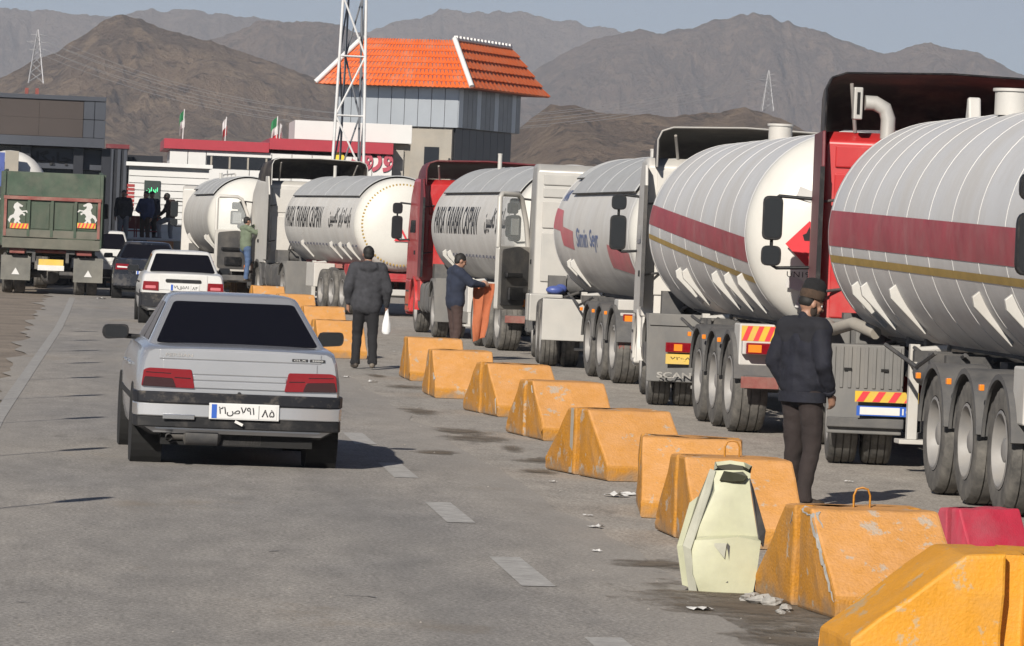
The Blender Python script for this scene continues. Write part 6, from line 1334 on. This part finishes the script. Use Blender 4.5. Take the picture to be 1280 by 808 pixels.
for a, b in ((E0, R0), (E1, R1)):
    mb = MB(); A, B = Vector(a) + Vector((0, -0.04, 0.06)), Vector(b) + Vector((0, -0.03, 0.06)); mb.cyl(A, B, 0.10, n=10); mb.build('hip_cap', 'ridge_white', roof, smooth=50)
mb = MB(); mb.cyl(Vector(R1) + Vector((0, 0, .04)), Vector(R2) + Vector((0, 0, .04)), 0.07, n=8); mb.build('ridge_cap', 'ridge_white', roof, smooth=50)
n = 16
for k in range(n):
    p = Vector(R1).lerp(Vector(R2), (k + 0.5) / n); mb = MB(); mb.bb(p.x - 0.08, p.x + 0.08, p.y - 0.08, p.y + 0.08, p.z + 0.08, p.z + 0.17); mb.build('ridge_tile', 'ridge_white', roof)

# --- lattice mast in front of it
YM = 134.0; mc = AT(433, 240, YM)
ms = empty('lattice_mast', (mc.x, YM, 0)); tag(ms, 'tall white lattice mast with crossed braces behind the tanker queue', 'mast')
Hm = 16.0; wb_, wt_ = 0.56, 0.17
def mp(i, z): w = wb_ + (wt_ - wb_) * z / Hm; a = [(-w, -w * .6), (w, -w * .6), (w * .75, w * .9), (-w * .45, w * .9)][i]; return Vector((a[0] - 0.0 + 0.012 * z * 0, a[1], z))
for i in range(4):
    mb = MB(); mb.cyl(mp(i, 0), mp(i, Hm), 0.045 if i < 2 else 0.035, n=8); mb.build('leg', 'mast_white' if i < 2 else 'mast_grey', ms, smooth=50)
nb = 9
for k in range(nb):
    z0, z1 = Hm * k / nb, Hm * (k + 1) / nb
    for i, j in ((0, 1), (1, 2), (2, 3), (3, 0)):
        m_ = 'mast_white' if i == 0 else 'mast_grey'
        mb = MB(); mb.cyl(mp(i, z0), mp(j, z0), 0.025, n=6); mb.build('rung', m_, ms)
        a, b = (mp(i, z0), mp(j, z1)) if k % 2 else (mp(j, z0), mp(i, z1)); mb = MB(); mb.cyl(a, b, 0.030, n=6); mb.build('brace', m_, ms)

# --- low painted wall, railing and seats in front of the kiosk
YP = 137.0
pa = AT(132, 306, YP); pb = AT(268, 309, YP); wz = AT(200, 298, YP).z
lw = empty('low_painted_wall', ((pa.x + pb.x) / 2, YP, 0)); tag(lw, 'low wall with white coping and orange and grey painted bays', 'wall'); hw_ = (pb.x - pa.x) / 2
nbay = 8
for k in range(nbay):
    a = -hw_ + 2 * hw_ * k / nbay; mb = MB(); mb.bb(a + 0.005, a + 2 * hw_ / nbay - 0.005, 0, 0.3, 0, wz - 0.08); mb.build('painted_bay', ('kerb_orange', 'concrete_wall', 'fascia_grey', 'kerb_orange')[k % 4], lw)
mb = MB(); mb.bb(-hw_, hw_, -0.04, 0.34, wz - 0.078, wz); mb.build('coping', 'ridge_white', lw, bevel=0.01)
st = sheet('kiosk_platform', [(pa.x - 0.2, YP + 0.31), (pb.x + 0.5, YP + 0.31), (pb.x + 0.5, YK - 0.3), (pa.x - 0.2, YK - 0.3)], 0.0, M_('concrete_wall')); st.location.z = wz - 0.25; tag(st, kind='structure')
for i, px in enumerate((160, 178, 192)):
    p = AT(px, 296, YP + 1.4); se = empty('metal_chair', (p.x, YP + 1.4, wz - 0.248)); tag(se, 'red metal chair on the kiosk platform ' + ('beside the man in grey trousers', 'behind the man in blue shirt', 'behind the man in black trousers')[i], 'chair', 'chairs by the kiosk')
    mb = MB(); mb.bb(-0.22, 0.22, -0.22, 0.22, 0.42, 0.46); mb.build('seat', 'seat_red', se)
    mb = MB(); mb.bb(-0.22, 0.22, 0.2, 0.24, 0.5, 0.9); mb.build('backrest', 'seat_red', se)
    for sx in (-0.19, 0.19):
        for sy in (-0.19, 0.21):
            mb = MB(); mb.cyl((sx, sy, 0), (sx, sy, 0.42 if sy < 0 else 0.9), 0.018, n=6); mb.build('leg', 'seat_red', se)

# --- power pylons and their wires
def pylon(px, top, base, D):
    a = AT(px, base, D); t = AT(px, top, D); H_ = t.z - a.z
    p = empty('power_pylon', (a.x, D, a.z - 2)); w = H_ * 0.13; mb = None
    def q(i, f): ww = w * (1 - f) ** 1.3 + H_ * 0.008; return Vector(((-ww, ww, ww, -ww)[i], (-ww, -ww, ww, ww)[i], H_ * f + 2))
    mb = MB()
    for i in range(4): mb.cyl(q(i, -0.02), q(i, 1), H_ * 0.013, H_ * 0.008, n=5)
    mb.build('legs', 'pylon', p); tag(p.children[0], kind='stuff')
    mb = MB(); fs = [0, .18, .34, .48, .6, .7, .79, .87, .94, 1]
    for k in range(len(fs) - 1):
        for i in range(4):
            j = (i + 1) % 4; mb.cyl(q(i, fs[k]), q(j, fs[k + 1]), H_ * 0.007, n=4); mb.cyl(q(j, fs[k]), q(i, fs[k + 1]), H_ * 0.007, n=4)
    tag(mb.build('bracing', 'pylon', p), kind='stuff')
    for f, l in ((0.62, 0.16), (0.76, 0.20), (0.90, 0.14)):
        mb = MB(); mb.cyl((-H_ * l, 0, H_ * f + 2), (H_ * l, 0, H_ * f + 2), H_ * 0.008, n=5); mb.build('crossarm', 'pylon', p)
    return p, H_
p1, h1 = pylon(45, 37, 103, 1750); tag(p1, 'steel lattice power pylon on the brown hillside above the dark building', 'pylon', 'pylons')
p2, h2 = pylon(959, 88, 138, 1380); tag(p2, 'distant steel lattice pylon in front of the grey mountain', 'pylon', 'pylons')
for f, l in ((0.62, 0.16), (0.76, 0.20), (0.90, 0.14)):
    for s in (-1, 1):
        A = p1.location + Vector((s * h1 * l, 0, h1 * f + 2)); B = p2.location + Vector((s * h2 * l, 0, h2 * f + 2)); C = A - (B - A) * 0.5; pts = []
        for k in range(17): t = k / 16; pts.append(A.lerp(B, t) - Vector((0, 0, 22 * 4 * t * (1 - t))))
        mb = MB(); mb.tube(pts, 0.06, 4); tag(mb.build('power_wire', 'pylon'), 'thin overhead power wire, one of the ' + {0.62: 'lowest', 0.76: 'middle', 0.90: 'topmost'}[f] + ' pair between the two pylons', 'wire', 'overhead wires')

# ================================================================ PEOPLE
def fuse(mb, voxel, it=4, wrinkle=0.0, seed=0, wscale=9.0):   # weld overlapping forms into one continuous skin
    me = mb.mesh('form'); o = bpy.data.objects.new('form', me); COL.objects.link(o)
    md = o.modifiers.new('remesh', 'REMESH'); md.mode = 'VOXEL'; md.voxel_size = voxel; md.adaptivity = 0.0
    dg = bpy.context.evaluated_depsgraph_get(); out = bpy.data.meshes.new_from_object(o.evaluated_get(dg)); bpy.data.objects.remove(o); bpy.data.meshes.remove(me)
    bm = bmesh.new(); bm.from_mesh(out)
    for _ in range(it): bmesh.ops.smooth_vert(bm, verts=bm.verts, factor=0.5, use_axis_x=True, use_axis_y=True, use_axis_z=True)
    if wrinkle:
        from mathutils import noise as nz
        bm.normal_update()
        for v in bm.verts:
            p = v.co * wscale + Vector((seed * 3.1, seed, 0)); k = nz.noise(Vector((p.x, p.y, p.z * 1.9))) + 0.5 * nz.noise(p * 2.1)
            v.co += v.normal * (wrinkle * k)
    bm.to_mesh(out); bm.free(); out.polygons.foreach_set('use_smooth', [True] * len(out.polygons)); return out

def person(loc, rz, J, C, label, name='person', fine=False, seed=1, hgt=1.0):
    """J: joint overrides in the figure's own space (facing +y); C: clothes"""
    D = dict(pel=(0, 0, 0.93), wai=(0, 0, 1.08), chs=(0, 0.01, 1.28), nek=(0, -0.01, 1.46), hed=(0, 0.02, 1.60), look=(0, 1, 0),
             shL=(-0.185, -0.01, 1.41), shR=(0.185, -0.01, 1.41), elL=(-0.245, -0.03, 1.13), elR=(0.245, -0.03, 1.13), wrL=(-0.24, 0.05, 0.88), wrR=(0.24, 0.05, 0.88),
             hiL=(-0.09, 0, 0.90), hiR=(0.09, 0, 0.90), knL=(-0.10, 0.03, 0.49), knR=(0.10, 0.03, 0.49), anL=(-0.11, -0.02, 0.085), anR=(0.11, -0.02, 0.085), ftL=0.0, ftR=0.0, curl=0.6)
    D.update(J); V = {k: Vector(v) if isinstance(v, tuple) else v for k, v in D.items()}
    vx = 0.010 if fine else 0.016
    # body: one continuous skin
    mb = MB()
    mb.caps(V['pel'], V['wai'], 0.115, 0.105); mb.caps(V['wai'], V['chs'], 0.10, 0.115); mb.caps(V['shL'], V['shR'], 0.065, 0.065); mb.caps(V['chs'], V['nek'], 0.10, 0.06); mb.caps(V['nek'], V['hed'], 0.052, 0.055)
    lk = Vector(V['look']).normalized(); yaw = math.atan2(-lk.x, lk.y); pit = math.asin(max(-1, min(1, lk.z)))
    HM = Matrix.Translation(V['hed']) @ Matrix.Rotation(yaw, 4, 'Z') @ Matrix.Rotation(pit, 4, 'X')
    hd = MB(); hd.ball((0, -0.005, 0.025), (0.074, 0.094, 0.098), 18, 12); hd.ball((0, 0.028, -0.045), (0.056, 0.064, 0.070), 16, 10); hd.ball((0, 0.055, -0.085), (0.030, 0.030, 0.026))
    hd.caps((0, 0.088, 0.018), (0, 0.112, -0.022), 0.010, 0.015); hd.caps((-0.038, 0.078, 0.028), (0.038, 0.078, 0.028), 0.014, 0.014); hd.ball((0, 0.086, -0.058), (0.024, 0.012, 0.010))
    for s in (-1, 1): hd.ball((s * 0.077, -0.008, 0.0), (0.010, 0.022, 0.032)); hd.ball((s * 0.045, 0.062, -0.022), (0.022, 0.024, 0.022))
    mb.add([tuple(HM @ Vector(v)) for v in hd.v], hd.f)
    hands = {}
    for s, S in ((-1, 'L'), (1, 'R')):
        mb.caps(V['sh' + S], V['el' + S], 0.050, 0.040); mb.caps(V['el' + S], V['wr' + S], 0.040, 0.027)
        d = (V['wr' + S] - V['el' + S]).normalized(); fwd = Vector((0, 1, 0)) if abs(d.y) < 0.8 else Vector((0, 0, -1)); sd_ = d.cross(fwd).normalized(); fwd = sd_.cross(d).normalized() * -1
        if fwd.y < 0 and abs(d.y) < 0.8: fwd = -fwd
        pal = V['wr' + S] + d * 0.085; mb.caps(V['wr' + S], pal, 0.026, 0.030); inw = Vector((-s, 0, 0)) - d * d.dot(Vector((-s, 0, 0))); inw = inw.normalized() if inw.length > .1 else sd_
        for k in range(4):
            b0 = pal + fwd * (0.027 - 0.018 * k); l = (0.075, 0.083, 0.077, 0.06)[k]; c = V['curl']; k1 = b0 + d * l * 0.5 + inw * 0.012 * c; k2 = k1 + (d * (1 - 0.6 * c) + inw * c).normalized() * l * 0.5
            mb.caps(b0, k1, 0.0095, 0.009, 8); mb.caps(k1, k2, 0.009, 0.0075, 8)
        t0 = V['wr' + S] + d * 0.03 + fwd * 0.022; t1 = t0 + d * 0.035 + fwd * 0.030 + inw * 0.01; t2 = t1 + d * 0.034 + inw * 0.008; mb.caps(t0, t1, 0.013, 0.011, 8); mb.caps(t1, t2, 0.011, 0.009, 8)
        mb.caps(V['hi' + S], V['kn' + S], 0.078, 0.052); mb.caps(V['kn' + S], V['an' + S], 0.050, 0.036)
        fa = V['ft' + S]; fd = Vector((-math.sin(fa), math.cos(fa), 0)); mb.caps(V['an' + S] - Vector((0, 0, 0.035)), V['an' + S] + fd * 0.15 - Vector((0, 0, 0.05)), 0.036, 0.028)
    me = fuse(mb, 0.0075 if fine else 0.012, 3); body = obj(name, me, 'skin'); body.location = loc; body.rotation_euler = (0, 0, rz); body.scale = (hgt,) * 3
    tag(body, label, 'person')
    # trousers
    mb = MB(); hem = C.get('hem', 0.055)
    for S in 'LR':
        mb.caps(V['pel'] + (V['hi' + S] - V['pel']) * 0.6, V['hi' + S] - Vector((0, 0, 0.04)), 0.12, 0.112); mb.caps(V['hi' + S], V['kn' + S], 0.105, 0.077); mb.caps(V['kn' + S], V['an' + S] + Vector((0, 0, 0.03)), 0.074, hem + 0.008)
        mb.cyl(V['an' + S] + Vector((0, 0, 0.05)), V['an' + S] + Vector((0, 0.012, -0.035)), hem + 0.010, hem + 0.020, n=14)
    mb.caps(V['pel'], V['wai'] - Vector((0, 0, .06)), 0.125, 0.09)
    o = obj('trousers', fuse(mb, vx, 4, 0.008, seed, 8), C['trousers'], body)
    # jacket
    mb = MB(); w = C.get('bulk', 1.0); low = C.get('hemz', 0.86)
    for dx in (-0.075, 0.075):
        q = Vector((dx, 0, 0)); bot = Vector((V['pel'].x, V['pel'].y, low + 0.1)); mb.caps(bot + q * 1.0, V['wai'] + q, 0.125 * w, 0.118 * w); mb.caps(V['wai'] + q, V['chs'] + q * 1.15, 0.118 * w, 0.128 * w)
    bot = Vector((V['pel'].x, V['pel'].y, low + 0.1)); mb.caps(bot, V['wai'], 0.132 * w, 0.126 * w); mb.caps(V['wai'], V['chs'], 0.126 * w, 0.134 * w); mb.caps(V['wai'] + Vector((0, -0.012, 0)), V['pel'], 0.15, 0.155)
    mb.caps(V['shL'], V['shR'], 0.085 * w, 0.085 * w); mb.caps(V['chs'], V['nek'] - Vector((0, 0, 0.02)), 0.12, 0.075); mb.caps(V['nek'] - Vector((0, 0, 0.02)), V['nek'] + Vector((0, 0, 0.02)), 0.07, 0.066)
    for S in 'LR':
        mb.caps(V['sh' + S], V['el' + S], 0.083 * w, 0.068 * w); d = (V['wr' + S] - V['el' + S]); mb.caps(V['el' + S], V['el' + S] + d * 0.93, 0.068 * w, 0.047)
    if C.get('hood'):
        mb.caps(V['nek'] + Vector((-0.07, -0.08, -0.02)), V['nek'] + Vector((0.07, -0.08, -0.02)), 0.065, 0.065); mb.caps(V['nek'] + Vector((0, -0.09, -0.02)), V['chs'] + Vector((0, -0.11, 0.03)), 0.06, 0.03)
    jk = obj('jacket', fuse(mb, vx, 4, 0.011 if fine else 0.009, seed + 5, 7.5), C['jacket'], body)
    if C.get('cuffs'):
        for S in 'LR':
            d = (V['wr' + S] - V['el' + S]); mb = MB(); mb.cyl(V['el' + S] + d * 0.86, V['el' + S] + d * 0.97, 0.052, 0.046, n=18); mb.build('cuff', C['jacket'], jk, smooth=40, bevel=0.008)
        mb = MB(); z = low - 0.01; rg = [[(V['pel'].x + 0.205 * w * math.cos(6.283 * k / 28), V['pel'].y + 0.138 * w * math.sin(6.283 * k / 28), zz) for k in range(28)] for zz in (z - 0.03, z + 0.05)]; mb.loft(rg); mb.build('waistband', C['jacket'], jk, smooth=50, solid=0.02)
    if C.get('yoke'):
        mb = MB()
        mb.caps(V['shL'] + Vector((0.01, -0.004, 0.004)), V['shR'] + Vector((-0.01, -0.004, 0.004)), 0.090 * w, 0.090 * w)
        for S in 'LR': mb.caps(V['chs'] + Vector((0.10 if S == 'R' else -0.10, -0.013, 0.05)), V['sh' + S] + Vector((0, -0.01, 0)), 0.118, 0.088)
        obj('yoke', fuse(mb, vx, 4, 0.006, 3), C['yoke'], jk)
    for S in 'LR':                                    # shoes
        fa = V['ft' + S]; fd = Vector((-math.sin(fa), math.cos(fa), 0)); mb = MB(); a = V['an' + S]; tip = C.get('toe' + S, 0.0)
        mb.caps(a - fd * 0.035 - Vector((0, 0, 0.045)), a + fd * 0.08 - Vector((0, 0, 0.045 + tip * .5)), 0.042, 0.044); mb.caps(a + fd * 0.06 - Vector((0, 0, 0.048 + tip * .4)), a + fd * 0.165 - Vector((0, 0, 0.052 + tip)), 0.044, 0.034); mb.caps(a, a - Vector((0, 0, 0.04)), 0.045, 0.045)
        obj('shoe', fuse(mb, 0.012, 3), C.get('shoe', 'shoe'), body)
    def onhead(mb, nm, m, **k):
        mb.v = [tuple(HM @ Vector(v)) for v in mb.v]; return mb.build(nm, m, body, **k)
    if C.get('hat'):
        mb = MB(); mb.lathe([(0.094, 0.045), (0.099, 0.055), (0.101, 0.105), (0.095, 0.115)], 'z', 26, wob=lambda j, k: 0.002 * math.sin(k * 2.1 + j)); onhead(mb, 'hat_brim', 'knit_brown', smooth=60)
        mb = MB(); mb.lathe([(0.092, 0.10), (0.093, 0.13), (0.088, 0.17), (0.07, 0.20), (0.035, 0.212), (0.001, 0.214)], 'z', 24, wob=lambda j, k: 0.0035 * math.sin(k * 1.7 + j * 1.3)); onhead(mb, 'hat_crown', 'knit_black', smooth=60)
        mb = MB(); mb.ball((0, -0.026, 0.020), (0.079, 0.080, 0.062), 18, 11); onhead(mb, 'hair', 'hair', smooth=60)
    else:
        mb = MB(); mb.ball((0, -0.014, 0.045), (0.082, 0.100, 0.090), 16, 10); mb.ball((0, -0.045, 0.0), (0.075, 0.06, 0.07), 14, 9); h_ = obj('hair', fuse(mb, 0.012, 2, 0.004, seed, 30), 'hair', body); h_.data.transform(HM)
    if C.get('beard'):
        mb = MB(); mb.ball((0, 0.036, -0.074), (0.054, 0.060, 0.040), 16, 10); mb.ball((0, 0.086, -0.046), (0.026, 0.012, 0.007)); 
        for s in (-1, 1): mb.ball((s * 0.058, 0.010, -0.045), (0.012, 0.030, 0.045))
        onhead(mb, 'beard', 'beard', smooth=60)
    if fine:
        for s in (-1, 1):
            mb = MB(); mb.ball((s * 0.031, 0.081, 0.006), 0.0105, 10, 8); e = onhead(mb, 'eye', 'plate_white', smooth=60); mb = MB(); mb.ball((s * 0.031, 0.0885, 0.006), 0.0052, 8, 6); onhead(mb, 'iris', 'ink', smooth=60)
            mb = MB(); mb.caps((s * 0.016, 0.090, 0.029), (s * 0.048, 0.078, 0.030), 0.0055, 0.004, 8); onhead(mb, 'eyebrow', 'hair', smooth=60)
    return body

# the man in a knitted hat beside the blocks, hands in his pockets, looking down to his right
g = G(997, 634)
person((g.x, g.y, 0), R(-54), dict(look=(0.30, 0.92, -0.20), hed=(0.012, 0.035, 1.595), elR=(0.275, -0.06, 1.14), wrR=(0.215, 0.09, 0.90), elL=(-0.275, -0.06, 1.14), wrL=(-0.22, 0.06, 0.91), anL=(-0.16, 0.06, .085), anR=(0.13, -0.08, 0.085), ftL=0.35, ftR=-0.3, curl=0.7),
       dict(trousers='brown_trousers', jacket='navy', yoke='navy_yoke', cuffs=True, hat=True, beard=True, bulk=1.03, hemz=0.87), 'man in navy jacket and tall knitted hat standing behind the orange blocks', fine=True, seed=2, hgt=0.975)
# the man walking away in a grey hooded jacket
g = G(455, 461)
person((g.x, g.y, 0), R(1), dict(hiL=(-0.09, 0, .90), knL=(-0.11, 0.10, 0.50), anL=(-0.125, 0.02, 0.09), knR=(0.10, 0.02, 0.49), anR=(0.10, -0.16, 0.10), ftL=0.15, ftR=-0.1, elL=(-0.275, -0.08, 1.14), wrL=(-0.26, 0.02, 0.91), elR=(0.28, -0.02, 1.13), wrR=(0.29, 0.10, 0.89), hed=(0, 0.03, 1.60)),
       dict(trousers='black_cloth', jacket='grey_jacket', hood=True, bulk=1.14, hemz=0.80), 'man in grey hooded jacket walking away beside the tanker queue', seed=4, hgt=1.01)
mb = MB(); rs = random.Random(3)
mb.loft([[(0.05 * w * math.cos(6.283 * k / 10) + rs.gauss(0, .004), 0.035 * w * math.sin(6.283 * k / 10), z) for k in range(10)] for z, w in ((0, 0.8), (0.04, 1.25), (0.14, 1.2), (0.24, 0.8), (0.33, 0.35), (0.36, 0.5))], caps=True)
bag = mb.build('plastic_bag', 'bag_white', smooth=40); bag.location = (g.x + 0.30, g.y + 0.12, 0.50); tag(bag, 'white plastic bag hanging from the walking man\'s right hand', 'bag')
# the man with the orange cloth
g = G(566, 449)
person((g.x, g.y, 0), R(-75), dict(elL=(-0.22, 0.20, 1.26), wrL=(-0.10, 0.44, 1.24), elR=(0.24, 0.18, 1.24), wrR=(0.12, 0.44, 1.22), look=(0.0, 0.95, -0.3), hed=(0, 0.06, 1.585), curl=0.9, anL=(-0.11, 0.05, .085), anR=(0.11, -0.06, .085)),
       dict(trousers='brown_cloth', jacket='dark_blue_cloth', bulk=1.1, hemz=0.82), 'man in dark blue jacket facing the open cab door, holding up an orange cloth', seed=6, hgt=0.97)
mb = MB(); rs = random.Random(8); rings = []
for i in range(13):
    z = 0.98 - 0.98 * i / 12; w = 0.23 + 0.015 * math.sin(i * 0.9); rings.append([(w * (k / 10 - 0.5) * (1.1 - 0.55 * (i / 12) ** 1.5) - 0.05 * (i / 12), 0.03 * math.sin(k * 0.9 + i * 0.2) + 0.012 * math.sin(k * 2.3), z + (0.08 * (k / 10) if i == 12 else 0)) for k in range(11)])
mb.loft(rings, closed=False); cl = mb.build('orange_cloth', 'rag_orange', smooth=70, solid=0.012); cl.location = (g.x + 0.46, g.y + 0.12, 0.28); cl.scale = (1.25, 1, 0.95); tag(cl, 'orange rag hanging from the hands of the man by the open cab door', 'cloth')
# the driver climbing into the white cab
AMt5 = Matrix.Translation((5.55, 114.2, 0)) @ Matrix.Rotation(R(8.0), 4, 'Z'); q = AMt5 @ Vector((-1.50, 0.30, 0))
person((q.x, q.y, 0.52), R(-60), dict(elL=(-0.24, 0.14, 1.36), wrL=(-0.16, 0.36, 1.50), elR=(0.25, 0.15, 1.30), wrR=(0.18, 0.34, 1.45), knL=(-0.10, 0.20, 0.58), anL=(-0.11, 0.12, 0.30)),
       dict(trousers='jeans', jacket='green_shirt', bulk=0.95, hemz=0.88), 'man in green shirt and jeans climbing into the white cab', seed=8, hgt=0.95)
# people waiting by the kiosk
ppl = [(153, 296, 0, dict(), dict(trousers='grey_trousers', jacket='grey_jacket', bulk=1.0), 'man in dark top and grey trousers standing by the kiosk corner', 3.0),
       (181, 296, 0, dict(elR=(0.26, 0.1, 1.12), wrR=(0.1, 0.25, 1.05)), dict(trousers='brown_cloth', jacket='blue_shirt', bulk=1.0), 'man in blue shirt and brown trousers in front of the lit board', 2.6),
       (188, 296, 1, dict(), dict(trousers='black_cloth', jacket='dark_blue_cloth', bulk=1.05), 'man in black trousers beside the lit board', 3.4),
       (212, 297, 0, dict(knL=(-0.12, 0.36, 0.72), anL=(-0.12, 0.30, 0.30), elL=(-0.26, 0.10, 1.14), wrL=(-0.14, 0.3, 0.98), chs=(0, 0.06, 1.26), nek=(0, .1, 1.43), hed=(0, .15, 1.56)), dict(trousers='grey_trousers', jacket='brown_cloth', bulk=1.05), 'man in brown top with one raised foot, near the tank of the first lorry', 2.2)]
for i, (px, py, dy, J_, C_, lb_, yw) in enumerate(ppl):
    Yq = YP + 0.75 + dy * 0.5; p = AT(px, py, Yq); o = person((p.x, Yq, wz - 0.248), yw if i != 3 else R(70), J_, C_, lb_, seed=10 + i, hgt=0.97); o['group'] = 'people waiting by the kiosk'
